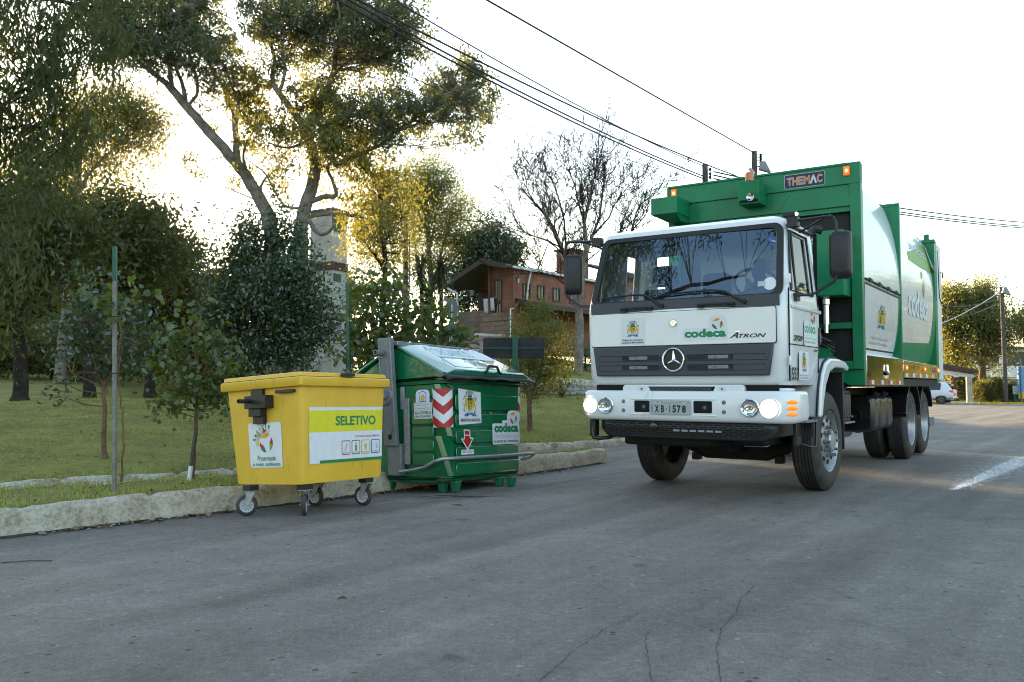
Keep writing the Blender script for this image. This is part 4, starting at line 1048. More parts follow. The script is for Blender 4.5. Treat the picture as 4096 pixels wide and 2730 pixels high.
for k in range(4): mb.bx(.98,1.0,.75+k*.09,.81+k*.09,.74,1.02,'black_gloss')
mb.bx(.60,1.03,.68,1.15,.675,.70,'greymetal'); mb.build("battery_box", truck, bevel=.01)
mb = MB(); mb.lathe([(.001,0),(.08,.01),(.10,.05),(.10,.50),(.08,.54),(.001,.55)], (.80,.62,.56), (0,1,0), 'black_gloss', 20); mb.build("air_tank", truck)
mb = MB(); mb.lathe([(.001,0),(.07,.01),(.085,.05),(.085,.60),(.001,.62)], (.55,2.2,.50), (0,1,0), 'steel', 16); mb.build("air_tank", truck)
mb = MB(); mb.bx(.70,1.0,6.85,7.25,.40,.56,'greymetal'); mb.bx(-1.0,-.7,6.85,7.25,.40,.56,'greymetal'); mb.bx(-1.0,1.0,7.1,7.2,.42,.54,'greymetal'); mb.build("underrun_bar", truck, bevel=.01)
mb = MB(); mb.tube([(.55,1.4,1.15),(.60,1.45,.98),(.72,1.5,.86)], .018, 'rubber', 7); mb.tube([(.9,1.25,1.1),(.86,1.18,.95),(.80,1.13,.78)], .012, 'steel', 6); mb.build("hose", truck)
mb = MB(); mb.bx(-1.17,1.17,1.03,6.36,1.095,1.20,'dark'); mb.build("added_dark_floor", truck)  # dark box added to hide sunlight on the far skirt
# ---- compactor body
mb = MB()
mb.bx(1.07,1.19,.90,1.02,1.30,3.69,'green'); mb.bx(-1.19,-1.07,.90,1.02,1.30,3.69,'green')
mb.bx(-1.205,1.19,.895,.985,3.45,3.70,'green'); mb.bx(-1.19,1.075,.915,.985,3.34,3.452,'green'); mb.bx(-1.19,1.075,.905,.985,3.195,3.345,'green'); mb.bx(-1.19,1.075,.93,.985,3.135,3.20,'green')
mb.bx(-1.19,1.075,.882,.90,3.672,3.70,'green')
mb.bx(.45,1.075,.91,1.0,1.77,1.84,'green'); mb.bx(-1.07,1.075,.905,1.0,1.30,1.395,'green')
portal = mb.build("front_frame", truck, bevel=.006)
mb = MB(); mb.prism([(1.185,.95,1.30),(.78,.95,1.30),(.80,.95,1.22),(1.03,.95,1.115),(1.185,.95,1.112)], (0,.08,0), 'green'); mb.build("frame_gusset", truck)
mb = MB(); mb.bx(.42,1.06,.60,.95,2.13,2.88,'green'); mb.bx(.60,.80,.64,.80,2.88,2.96,'rubber'); mb.build("hydraulic_tank", truck, bevel=.015)
mb = MB(); mb.bx(.36,.44,.55,.62,1.3,2.7,'green'); mb.bx(.30,.62,.62,.70,1.34,1.95,'green'); mb.build("inner_bracket", truck)
mb = MB(); mb.bx(.46,.66,.72,.86,1.395,1.62,'green'); b_ = mb.build("control_box", truck, bevel=.006)
mb = MB(); mb.lathe([(.001,.03),(.025,.03),(.03,.0)], (.665,.79,1.43), (1,0,0), 's_red', 12); mb.lathe([(.034,.004),(.036,0)], (.665,.79,1.43), (1,0,0), 's_yellow', 12); mb.build("stop_button", b_)
mb = MB(); mb.bx(.70,.85,.80,.94,1.2,1.55,'green'); mb.build("valve_box", truck)
mb = MB(); mb.lathe([(.03,0),(.03,.10),(.045,.10),(.045,.32),(.055,.33),(.055,.50)], (.80,.82,1.72), (0,0,1), 'chrome', 14); mb.build("hydraulic_ram", truck)
mb = MB()
for k in range(4): mb.tube([(.40+.05*k,.70,1.40),(.42+.04*k,.62,1.62),(.52+.06*k,.66,1.70),(.74+.04*k,.74,1.62),(.88,.86,1.50+.04*k)], .018, 'rubber', 6)
mb.tube([(.34,.60,1.3),(.30,.58,1.9),(.34,.62,2.6)], .02, 'rubber', 6)
mb.build("hose", truck)
for x in (.70, .80):
    mb = MB(); mb.tube([(x,-.30 + (x-.7)*1.2,2.05),(x+.02,-.26+(x-.7)*1.2,2.35),(x+.08,-.15+(x-.7)*1.4,2.74)], .022, 'steel', 8); mb.lathe([(.034,0),(.034,.06)], (x+.07,-.17+(x-.7)*1.4,2.66), (.2,.3,1), 'steel', 8); mb.build("intake_pipe", truck)
mb = MB(); mb.tube([(.84,-.06,2.70),(.90,-.02,2.80),(.97,.02,2.78)], .045, 'rubber', 8); mb.build("intake_cap", truck)
# lamps and plates on the front frame
mb = MB(); mb.hexa([(-.16,.64,3.30),(.10,.64,3.30),(.10,.90,3.30),(-.16,.90,3.30)], [(-.16,.60,3.57),(.10,.60,3.57),(.10,.90,3.57),(-.16,.90,3.57)], 'green'); cb = mb.build("camera_housing", truck, bevel=.004)
mb = MB(T=Tf(.633)); mb.rect(-.145,3.315,.085,3.425,'void'); mb.build("housing_opening", cb)
mb = MB(); mb.lathe([(.05,.02),(.045,.012),(.02,.004),(.001,0)], (.0,.612,3.37), (0,-1,0), 'chrome', 18); mb.lathe([(.001,.03),(.03,.03),(.052,.02),(.052,.0)], (.0,.625,3.37), (0,-1,0), 'lens', 18); mb.build("work_lamp", truck)
mb = MB(); mb.lathe([(.062,0),(.062,.02),(.055,.022)], (-.045,.72,3.571), (0,0,1), 'rubber', 20); mb.lathe([(.056,.02),(.053,.10),(.046,.125),(.001,.13)], (-.045,.72,3.571), (0,0,1), 'beacon', 20); mb.build("beacon", truck)
mb = MB(); mb.bx(-1.25,-.90,.50,.90,3.27,3.48,'green'); mb.hexa([(-1.25,.52,3.27),(-.90,.52,3.27),(-.90,.9,3.27),(-1.25,.9,3.27)][::1], [(-1.25,.52,3.275),(-.90,.52,3.275),(-.90,.9,3.275),(-1.25,.9,3.275)], 'green'); mb.hexa([(-1.10,.66,3.19),(-.92,.66,3.19),(-.92,.9,3.19),(-1.10,.9,3.19)], [(-1.24,.52,3.27),(-.91,.52,3.27),(-.91,.9,3.27),(-1.24,.9,3.27)], 'green'); mb.build("side_box", truck, bevel=.005)
for x in (-1.10, 1.045):
    mb = MB(); mb.bx(x-.035,x+.035,.862,.896,3.545,3.655,'amber'); o = mb.build("clearance_lamp", truck, bevel=.008); mb = MB(); mb.ball((x+.005,.856,3.60), (.014,.008,.018), 'glow_core', 10, 6); mb.build("lamp_bulb", o)
mb = MB(T=Tf(.894)); mb.rrect(.322,3.475,.80,3.645,.018,'s_lgrey'); mb.rrect(.328,3.481,.794,3.639,.016,'s_navy')
for ch, x0, x1, c_ in (("T",.355,.415,'s_salmon'),("H",.422,.482,'s_salmon'),("E",.492,.548,'s_salmon'),("M",.556,.624,'s_salmon'),("A",.632,.700,'s_lgrey'),("C",.708,.768,'s_salmon')):
    if ch == "A":
        mb.line([(x0+.004,3.515),((x0+x1)/2,3.605),(x1-.004,3.515)], .024, 's_lgrey'); mb.line([(x0+.004,3.515),((x0+x1)/2,3.602),(x1-.004,3.515)], .012, 's_white'); continue
    mb.text(ch, x0-.003, 3.509, x1+.003, 3.611, 's_lgrey', bold=.05); mb.text(ch, x0, 3.513, x1, 3.607, c_, bold=.02)
mb.build("maker_plate", truck)
# white shell, two bays
SH = [(.99,3.60),(1.04,3.46),(1.085,3.30),(1.125,3.12),(1.155,2.90),(1.176,2.65),(1.183,2.40),(1.178,2.15),(1.160,1.90),(1.125,1.66),(1.085,1.50)]
SL = np.concatenate([[0], np.cumsum([sqrt((a[0]-b[0])**2+(a[1]-b[1])**2) for a, b in zip(SH[:-1], SH[1:])])]); SLn = SL/SL[-1]
def shell(u, v, w):    # u along the truck, v 0 (bottom) .. 1 (top)
    t = 1 - v; x = float(np.interp(t, SLn, [p[0] for p in SH])); z = float(np.interp(t, SLn, [p[1] for p in SH]))
    return (x + w, u, z - (u-1)*.012*v)
def bay(y0, y1):
    mb = MB()
    for s_ in (1, -1):
        rows = []
        for y in np.linspace(y0, y1, 7):
            r_ = [shell(y, v, 0) for v in np.linspace(1, 0, 22)]; rows.append([(s_*p[0], p[1], p[2]) for p in r_])
        mb.grid(rows, 'white')
    mb.add([(-.99,y0,3.60-(y0-1)*.012),(.99,y0,3.60-(y0-1)*.012),(.99,y1,3.60-(y1-1)*.012),(-.99,y1,3.60-(y1-1)*.012)], [(0,1,2,3)], 's_grey')
    mb.add([(-.995,y0,3.6-(y0-1)*.012),(.995,y0,3.6-(y0-1)*.012),(1.10,y0,1.5),(-1.10,y0,1.5)], [(0,1,2,3)], 'dark')
    return mb.build("body_shell", truck, angle=40)
sh1 = bay(1.02, 3.26); sh2 = bay(3.32, 6.40)
mb = MB()
for s_ in (1, -1):
    mb.bx(s_*1.05,s_*1.192,3.255,3.325,1.11,3.60,'green')
mb.bx(-1.19,1.19,3.255,3.325,3.58,3.625,'green'); mb.bx(-1.06,1.06,3.26,3.32,1.2,3.59,'green'); mb.build("body_rib", truck, bevel=.004)
mb = MB(); mb.bx(-1.19,1.19,6.38,6.62,1.144,3.545,'green'); mb.bx(-1.20,1.20,6.36,6.50,3.50,3.555,'green'); mb.bx(1.02,1.10,6.45,6.55,3.555,3.66,'green'); mb.build("rear_frame", truck, bevel=.006)
mb = MB(); mb.bx(-1.20,1.20,6.62,7.02,1.19,3.50,'white_matt'); o = mb.build("tailgate", truck, bevel=.02)
mb = MB(); mb.tube([(1.2,6.66,3.40),(1.215,6.66,2.6),(1.215,6.9,2.5)], .008, 'rubber', 5); mb.tube([(1.2,6.95,3.05),(1.23,6.95,3.05),(1.23,6.95,2.95)], .012, 'rubber', 6); mb.build("tailgate_latch", o)
mb = MB()
for k in (0, .05): mb.tube([(.90,6.30-k,3.62),(.95,6.34-k,3.58),(1.06,6.345-k,3.40),(1.12,6.345-k,3.20),(1.17,6.35-k*2,3.06),(1.19,6.37,3.0)], .012, 'steel', 6)
mb.build("hydraulic_pipe", truck)
# hinge line and flap of the first bay
mb = MB(); mb.tube([shell(y, .405, .012) for y in np.linspace(1.05,3.22,8)], .012, 'dark', 6)
for y in (1.3,1.85,2.4,2.95): mb.tube([shell(y-.05, .409, .014), shell(y+.05, .409, .014)], .026, 'green', 8)
mb.build("flap_hinge", truck)
mb = MB(T=shell); mb.grid([[(y, v, .006) for y in np.linspace(1.06,3.10,6)] for v in np.linspace(.03,.375,10)], 'white'); mb.grid([[(y, v, .002) for y in np.linspace(1.04,3.14,6)] for v in np.linspace(.02,.39,10)], 'rubber'); mb.build("side_flap", truck, angle=40)
mb = MB(T=shell); mb.grid([[(y, v, .003) for y in np.linspace(3.14,3.255,3)] for v in np.linspace(0,.40,8)], 'green'); mb.build("flap_edge", truck)
mb = MB(T=lambda u, v, w: shell(u, v, .008 + w)); crest(MB(), 0, 0, 1); sc_ = MB(); crest(sc_, 0, 0, 1)
mb.mats = sc_.mats; mb.v = [shell(2.05 + p[0]*.55, .22 + p[1]*.135, .009 + p[2]) for p in sc_.v]; mb.f = sc_.f; mb.fm = sc_.fm
mb.text("Prefeitura de Caxias do Sul", 1.55,.085,2.55,.105,'s_grey'); mb.text("Secretaria de Meio Ambiente", 1.50,.055,2.60,.075,'s_grey'); mb.build("crest_sticker", truck)
# graphics of the second bay
def curve_grid(mb, lo, hi, u0, u1, m, lay, n=24, k=8):
    rows = []
    for i in range(n+1):
        u = u0 + (u1-u0)*i/n; a, b = lo(u), hi(u); rows.append([(u, a + (b-a)*j/k, lay) for j in range(k+1)])
    mb.grid(rows, m)
mb = MB(T=shell)
ell = lambda u: .36*sqrt(max(0, 1-((u-4.75)/1.32)**2))
curve_grid(mb, lambda u: .0, lambda u: .10 + .05*((u-3.3)/3.1), 3.33, 6.37, 's_green', .003)
curve_grid(mb, lambda u: .0, lambda u: .60*((u-5.85)/.52)**1.5+.13, 5.85, 6.37, 's_green', .0036)
curve_grid(mb, lambda u: .72+.02*sin(u), lambda u: .76 + .20*((u-4.2)/2.1)**1.1, 4.2, 6.37, 's_lime', .003)
mb.lay = .004
mb.poly([(4.75+1.42*cos(2*pi*i/44), .42+.385*sin(2*pi*i/44)) for i in range(44)][0:0] or [(4.2,.99),(4.21,.99),(4.21,.985)], 'white')
E_ = lambda f, k: [(4.80+1.45*k*cos(2*pi*i/44), .44+.40*k*sin(2*pi*i/44), f) for i in range(44)]
mb.lay = .006; mb.text("codeca", 3.85,.30,5.65,.50,'s_trans',bold=.03); leaf_logo(mb, 5.25,.57,.10); mb.text("LIMPEZA E COLETA", 4.5,.80,6.1,.86,'s_white',bold=.02)
mb.build("company_graphic", truck)
# ledges and skirts
for s_ in (1, -1):
    mb = MB(); mb.hexa([(s_*1.05,1.0,1.40),(s_*1.192,1.0,1.40),(s_*1.192,3.25,1.40),(s_*1.05,3.25,1.40)], [(s_*1.06,1.0,1.515),(s_*1.19,1.0,1.475),(s_*1.19,3.25,1.465),(s_*1.06,3.25,1.515)], 'white_matt'); mb.build("ledge", truck, bevel=.006)
    mb = MB(); mb.bx(s_*1.175,s_*1.196,1.03,3.25,1.112,1.465,'stainless'); mb.build("side_skirt", truck, bevel=.004)
    mb = MB(); mb.hexa([(s_*.98,3.33,1.40),(s_*1.20,3.33,1.40),(s_*1.20,6.38,1.385),(s_*.98,6.38,1.385)], [(s_*.99,3.33,1.58),(s_*1.195,3.33,1.455),(s_*1.195,6.38,1.435),(s_*.99,6.38,1.56)], 'stainless'); mb.build("ledge", truck, bevel=.004)
    mb = MB(); mb.bx(s_*1.17,s_*1.196,3.33,6.38,1.215,1.44,'stainless'); mb.build("side_skirt", truck, bevel=.004)
for k in range(4): mb = MB(T=Ts(1.1965)); u = 1.12 + k*.56; mb.rect(u,1.125,u+.14,1.175,'s_red'); mb.rect(u+.14,1.125,u+.28,1.175,'s_white'); mb.build("reflector", truck)
for k in range(5): mb = MB(T=Ts(1.1965)); u = 3.45 + k*.58; mb.rect(u,1.225,u+.16,1.285,'s_white'); mb.rect(u+.16,1.225,u+.32,1.285,'s_salmon'); mb.build("reflector", truck)
mb = MB(); mb.ball((1.21,2.12,1.265), (.02,.055,.03), 'greymetal', 12, 6); mb.tube([(1.205,2.12,1.37),(1.215,2.12,1.28),(1.21,2.12,1.20)], .018, 'chrome', 8); mb.tube([(1.21,2.02,1.285),(1.225,2.12,1.25),(1.21,2.22,1.285)], .014, 'greymetal', 6); mb.build("skirt_latch", truck)
for y in (3.42, 4.95, 6.28):
    mb = MB(); mb.bx(1.194,1.225,y-.05,y+.05,1.315,1.395,'amber'); o = mb.build("side_marker_lamp", truck, bevel=.012); mb = MB(); mb.ball((1.226,y+.01,1.355), (.006,.014,.014), 'glow_core', 10, 6); mb.build("lamp_bulb", o)
for y in (5.86, 6.08): mb = MB(); mb.lathe([(.001,.01),(.03,.01),(.034,0)], (1.196,y,1.36), (1,0,0), 'greymetal', 10); mb.build("bolt", truck)
# dark inside of the gap behind the cab
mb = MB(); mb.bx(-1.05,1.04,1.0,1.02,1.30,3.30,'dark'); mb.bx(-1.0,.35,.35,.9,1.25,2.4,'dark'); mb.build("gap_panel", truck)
# ================================================================== driver
M['skin'] = pm('skin', (.42,.25,.18), .5, var=.06, scale=12)
M['shirt'] = pm('blue_work_shirt', (.10,.16,.26), .8, var=.12, scale=15)
M['trousers'] = pm('dark_trousers', (.03,.035,.05), .85, var=.15)
M['hair'] = pm('dark_hair', (.03,.025,.022), .6, var=.2, scale=40)
M['collar'] = pm('white_collar', (.6,.62,.65), .7, var=.05)
driver = thing("person", "driver in blue shirt holding the steering wheel, behind the truck's windscreen", "person", TRUCK_O, (0, 0, -TYAW))
def skinned(name, verts, edges, radii, mat, parent, root=0, sub=2):
    me = bpy.data.meshes.new(name); me.from_pydata([Vector(v) for v in verts], edges, []); me.update()
    o = bpy.data.objects.new(name, me); COL.objects.link(o); o.parent = parent
    me.materials.append(mat)
    sk = o.modifiers.new("skin", 'SKIN')
    if not me.skin_vertices: return o
    for i, r in enumerate(radii):
        d = me.skin_vertices[0].data[i]; d.radius = r if isinstance(r, tuple) else (r, r); d.use_root = (i == root); d.use_loose = False
    s = o.modifiers.new("sub", 'SUBSURF'); s.levels = sub; s.render_levels = sub
    return o
dx, dz = .655, 0.0
V = [(dx,-.66,1.74),(dx,-.63,1.92),(dx,-.63,2.10),(dx,-.645,2.22),(dx,-.665,2.29),(dx,-.685,2.345),(dx,-.695,2.415),(dx,-.685,2.485),(dx,-.67,2.52)]
R = [.13,(.13,.11),(.15,.11),.07,.052,(.066,.075),(.076,.092),(.072,.086),.045]
E = [(i, i+1) for i in range(8)]
def chain(pts, rad, start):
    global V, R, E
    b = len(V); V += pts; R += rad
    E.append((start, b)); E += [(b+i, b+i+1) for i in range(len(pts)-1)]
    return b + len(pts) - 1
for s_ in (-1, 1):
    wr = chain([(dx+s_*.17,-.64,2.15),(dx+s_*.235,-.76,1.98),(dx+s_*.20,-.90,2.03),(dx+s_*.165,-.965,2.12)], [.066,.048,.038,.028], 2)
    pm_ = chain([(dx+s_*.150,-1.0,2.17)], [(.036,.020)], wr)
    for k, (ox, oy, oz, L) in enumerate(((.03,-.03,.02,.8),(.012,-.038,.026,1.0),(-.008,-.04,.026,1.0),(-.026,-.036,.02,.85),(-.045,.0,-.012,.7))):
        chain([(dx+s_*(.150+ox*.5),-1.0+oy*.6,2.17+oz*.7),(dx+s_*(.150+ox*.6),-1.0+oy*1.3*L,2.17+oz*1.2*L),(dx+s_*(.150+ox*.6),-1.0+oy*1.5*L,2.165+oz*.3)], [.0095,.0085,.0075], pm_)
    chain([(dx+s_*.10,-.74,1.72),(dx+s_*.13,-1.05,1.74),(dx+s_*.12,-1.10,1.45),(dx+s_*.12,-1.16,1.27)], [.085,.068,.05,.045], 0)
body = skinned("body", V, E, R, M['skin'], driver)
mb = MB()
mb.ball((dx,-.655,2.455), (.087,.100,.085), 'hair', 16, 10); hair = mb.build("hair", driver); 
for v in hair.data.vertices:
    if v.co.y < -.70 and v.co.z < 2.49: v.co.y = -.66
    if v.co.z < 2.40: v.co.z = 2.40
mb = MB()
mb.hexa([(dx-.016,-.790,2.40),(dx+.016,-.790,2.40),(dx+.012,-.76,2.40),(dx-.012,-.76,2.40)], [(dx-.007,-.782,2.445),(dx+.007,-.782,2.445),(dx+.006,-.76,2.445),(dx-.006,-.76,2.445)], 'skin'); mb.build("nose", driver, bevel=.004)
for s_ in (-1, 1):
    mb = MB(); mb.ball((dx+s_*.03,-.778,2.437), (.013,.008,.007), 's_white', 10, 6); mb.ball((dx+s_*.03,-.785,2.437), (.006,.003,.006), 's_black', 8, 5); mb.build("eye", driver)
    mb = MB(); mb.tube([(dx+s_*.012,-.786,2.456),(dx+s_*.03,-.787,2.460),(dx+s_*.05,-.775,2.455)], .004, 'hair', 5); mb.build("eyebrow", driver)
    mb = MB(); mb.ball((dx+s_*.083,-.68,2.425), (.012,.022,.033), 'skin', 10, 8); mb.build("ear", driver)
mb = MB(); mb.tube([(dx-.024,-.770,2.374),(dx,-.777,2.372),(dx+.024,-.770,2.374)], .005, 's_red', 5); mb.build("mouth", driver)
Vs = [(dx,-.66,1.76),(dx,-.63,1.92),(dx,-.63,2.10),(dx,-.645,2.215)]
Rs = [.15,(.15,.125),(.168,.122),.078]; Es = [(0,1),(1,2),(2,3)]
for s_ in (-1, 1):
    b = len(Vs); Vs += [(dx+s_*.175,-.64,2.155),(dx+s_*.238,-.76,1.98),(dx+s_*.205,-.89,2.03),(dx+s_*.175,-.945,2.09)]; Rs += [.078,.060,.048,.040]; Es += [(2,b),(b,b+1),(b+1,b+2),(b+2,b+3)]
skinned("shirt", Vs, Es, Rs, M['shirt'], driver)
mb = MB(); mb.prism([(dx-.075,-.745,2.26),(dx-.01,-.765,2.17),(dx+.01,-.765,2.17),(dx+.075,-.745,2.26),(dx+.04,-.735,2.285),(dx-.04,-.735,2.285)], (0,.02,0), 'collar'); mb.build("collar", driver, bevel=.006)

# ================================================================== yellow bin
YR = (-.018, -.06, -radians(34.3)); YO = Vector((-1.833, 7.60, .2535))
ybin = thing("recycling_bin", "yellow four wheeled plastic bin with black side bracket, standing against the kerb", "recycling bin", YO, YR)
from mathutils import Euler
YM = Matrix.Translation(YO) @ Euler(YR, 'XYZ').to_matrix().to_4x4(); YI = YM.inverted()
def rrloop(x0, y0, x1, y1, r, z, n=5): return [(a, b, z) for a, b in MB().rr_pts(x0, y0, x1, y1, r, n)]
mb = MB()
lv = [(0.012,-.86,.03,-.03,.99,.04),(0,-.885,.0,-.0,1.02,.05),(.05,-.893,-.0,.004,1.025,.045),(.86,-1.005,-.015,.022,1.075,.045)]
rows = [rrloop(-.80,.08,-.08,.94,.05,.0)]
for z, x0, y0, x1, y1, r_ in lv[1:]: rows.append(rrloop(x0, y0, x1, y1, r_, z))
rows.append(rrloop(-1.045,-.055,.062,1.115,.05,.862)); rows.append(rrloop(-1.055,-.06,.066,1.12,.045,.870)); rows.append(rrloop(-1.055,-.06,.066,1.12,.045,.935)); rows.append(rrloop(-1.045,-.05,.056,1.11,.045,.944)); rows.append(rrloop(-1.0,-.0,.01,1.06,.04,.944))
mb.grid(rows, 'yellow_bin', closed=True); mb.ngon(rows[0], 'yellow_bin')
mb.build("bin_body", ybin, angle=40)
mb = MB(); rows = [rrloop(-1.033,-.033,.033,1.088,.03,.951), rrloop(-1.03,-.03,.03,1.085,.03,.980), rrloop(-1.02,-.02,.02,1.075,.03,.987), rrloop(-.7,.3,-.3,.75,.1,.997)]
mb.grid(rows, 'yellow_bin', closed=True); mb.ngon(rows[0], 'yellow_bin'); mb.ngon(rows[-1], 'yellow_bin'); lid = mb.build("lid", ybin, angle=40)
mb = MB(); mb.bx(.034,.075,.455,.605,.955,.985,'black'); mb.build("lid_grip", lid, bevel=.004)
mb = MB(); rows = [rrloop(-1.030,-.030,.030,1.085,.03,.943), rrloop(-1.030,-.030,.030,1.085,.03,.952)]; mb.grid(rows, 'rubber', closed=True); mb.build("lid_gap_shade", lid)  # dark strip painted for the shaded gap between lid and rim
yl = lambda z: -.015*z/.86
mb = MB()
mb.bx(-.615,-.455,-.045,.0,.79,.862,'black'); mb.bx(-.62,-.34,-.115,-.0,.685,.80,'black'); mb.bx(-.60,-.437,-.085,.0,.612,.688,'black'); mb.bx(-.575,-.437,-.055,.0,.545,.614,'black')
mb.lathe([(.020,.0),(.020,.13),(.014,.13),(.014,.10),(.001,.10)], (-.545,-.11,.752), (0,-1,0), 'black', 18)
mb.build("side_bracket", ybin, bevel=.006)
mb = MB(); mb.bx(-.275,-.045,-.055,-.035,.808,.838,'black'); mb.bx(-.275,-.255,-.045,.0,.812,.834,'black'); mb.bx(-.065,-.045,-.045,.0,.812,.834,'black'); mb.build("handle", ybin, bevel=.004)
mb = MB(T=lambda u, v, w: (u, yl(v) - .0035 - w, v))
mb.poly([(-.655,.150),(-.243,.152),(-.252,.553),(-.698,.556)][0:0] or [(p[0] + (-.028)*(p[1]-.15)/.4*(1 if p[0] < -.45 else .25), p[1]) for p in mb.rr_pts(-.668,.150,-.236,.554,.025)], 's_white')
leaf_logo(mb, -.448, .372, .085)
for i, ch in enumerate("Recicle"):
    a = radians(168 - i*15.5); x = -.448 + .168*cos(a)*.95; y = .372 + .150*sin(a); w_ = .010 if ch in "il" else .026
    mb.text(ch, x-w_/2*1.1, y-.020, x+w_/2*1.1, y+(.026 if ch in "Rl" else .014), 's_green', bold=.02, rot=a - pi/2)
for rr_ in (.128, .114, .102): mb.line([(-.448 + rr_*cos(radians(a)), .372 + rr_*.95*sin(radians(a))) for a in range(198, 60, -12)], .003, 's_teal')
for a, c_ in ((178,'s_yellow'),(140,'s_orange'),(100,'s_red')):
    a = radians(a); x = -.448+.118*cos(a); y = .372+.112*sin(a); t = a - pi/2 - .2
    mb.poly([(x + .034*cos(t+k), y + .030*sin(t+k)) for k in (0, 2.2, 4.1)], c_)
mb.text("Preservando", -.565,.212,-.320,.258,'s_green',bold=.004); mb.text("o meio ambiente", -.632,.165,-.262,.200,'s_green',bold=.004)
mb.build("recycling_sticker", ybin)
xr = lambda z: .004 + .018*(z/.86)
mb = MB(T=lambda u, v, w: (xr(v) + .0045 + w, u + .02*(v-.4)*(u-.5), v))
mb.rect(.078,.170,1.008,.672,'s_white'); mb.rect(.079,.448,1.008,.644,'s_yellow'); mb.rect(.20,.170,1.008,.196,'s_green')
mb.text("SELETIVO", .395,.502,.922,.592,'s_green',bold=.035); mb.text("DEPOSITE AQUI SOMENTE:", .648,.385,.975,.407,'s_red',bold=.01)
for (u0, u1, c_, t_) in ((.470,.580,'s_red',"PLASTICO"),(.598,.708,'s_green',"VIDRO"),(.726,.836,'s_gold',"METAL"),(.856,.972,'s_blue',"PAPEL")):
    mb.rrect(u0,.232,u1,.364,.014,c_); mb.rrect(u0+.008,.240,u1-.008,.356,.010,'s_white'); mb.text(t_, u0+.014,.245,u1-.014,.257,'s_black')
    m_ = (u0+u1)/2
    if t_ == "PLASTICO": mb.poly([(m_-.022,.272),(m_-.002,.266),(m_+.020,.322),(m_+.012,.342),(m_+.004,.340),(m_-.002,.326)], 's_lgrey')
    elif t_ == "VIDRO": mb.poly([(m_-.011,.265),(m_+.011,.265),(m_+.011,.308),(m_+.005,.322),(m_+.005,.345),(m_-.005,.345),(m_-.005,.322),(m_-.011,.308)], 's_red'); mb.rect(m_-.011,.285,m_+.011,.300,'s_lime')
    elif t_ == "METAL": mb.poly([(m_-.010,.272),(m_+.012,.268),(m_+.016,.318),(m_-.008,.328),(m_-.018,.318)], 's_gold'); mb.disc(m_+.002,.322,.012,'s_lgrey',10,ry=.006)
    else:
        for q, (ox, oy) in enumerate(((-.018,.30),(.012,.315),(.0,.285),(.022,.29),(-.008,.322))): mb.disc(m_+ox,oy,.016,'s_lgrey' if q % 2 else 's_trans',7)
mb.build("collection_sticker", ybin)
def caster(parent, I, gp, axis, top_z, r=.093, w=.042):
    axis = Vector(axis).normalized(); g = Vector((gp[0], gp[1], rz(gp[0], gp[1]) + .002)); c = g + Vector((0,0,r))
    loc = lambda p: I @ Vector(p)
    R3 = I.to_3x3(); f_ = Vector((-axis.y, axis.x, 0))
    off = f_*.035; up = loc(c + off); top = Vector((up.x, up.y, top_z))
    mb = MB()
    for s_ in (-1, 1):
        a = axis*(w/2+.010)*s_
        p0 = loc(c + a); p1 = loc(c + a + off*.5 + Vector((0,0,r*.6))); p2 = loc(c + a + off + Vector((0,0,r+.03)))
        d = R3 @ (f_*.018); d2 = R3 @ (f_*.040); k = R3 @ (axis*.003*s_)
        mb.hexa([p0-d, p0+d, p0+d+k, p0-d+k], [p2-d2, p2+d2, p2+d2+k, p2-d2+k], 'steel')
    pl = loc(c + off + Vector((0,0,r+.03)))
    mb.bx(pl.x-.045, pl.x+.045, pl.y-.045, pl.y+.045, pl.z-.004, pl.z+.006, 'steel'); mb.bx(top.x-.05, top.x+.05, top.y-.05, top.y+.05, pl.z+.008, top_z+.004, 'black')
    mb.tube([loc(c - axis*.045), loc(c + axis*.045)], .009, 'steel', 8)
    o = mb.build("caster", parent, bevel=.002)
    mb = MB(); ax_l = R3 @ axis; cl = loc(c)
    mb.lathe([(r*.66,-w/2+.004),(r*.72,-w/2),(r*.93,-w/2+.004),(r,-w/2+.014),(r,w/2-.014),(r*.93,w/2-.004),(r*.72,w/2),(r*.66,w/2-.004)], cl, ax_l, 'tyre', 32)
    for s_ in (-1, 1):
        h = w/2*s_
        mb.lathe([(r*.69,h*.8),(r*.60,h*.7),(r*.55,h*.35),(r*.26,h*.35),(r*.24,h*.95),(.001,h*.95)], cl, ax_l, 's_lgrey', 28)
        u = ax_l.orthogonal().normalized(); v_ = ax_l.cross(u)
        for q in range(10):
            a = 2*pi*q/10; e = u*cos(a) + v_*sin(a); mb.tube([cl + ax_l*h*.5 + e*r*.24, cl + ax_l*h*.5 + e*r*.58], .0045, 's_grey', 5)
    mb.build("caster_wheel", o, angle=40)
caster(ybin, YI, (-1.829,7.687), (1,.08,0), 0.0)
caster(ybin, YI, (-2.372,7.80), (.25,-1,0), 0.0)
caster(ybin, YI, (-1.423,8.334), (-.42,-1,0), 0.0)
caster(ybin, YI, (-1.90,8.42), (-.5,-1,0), 0.0)

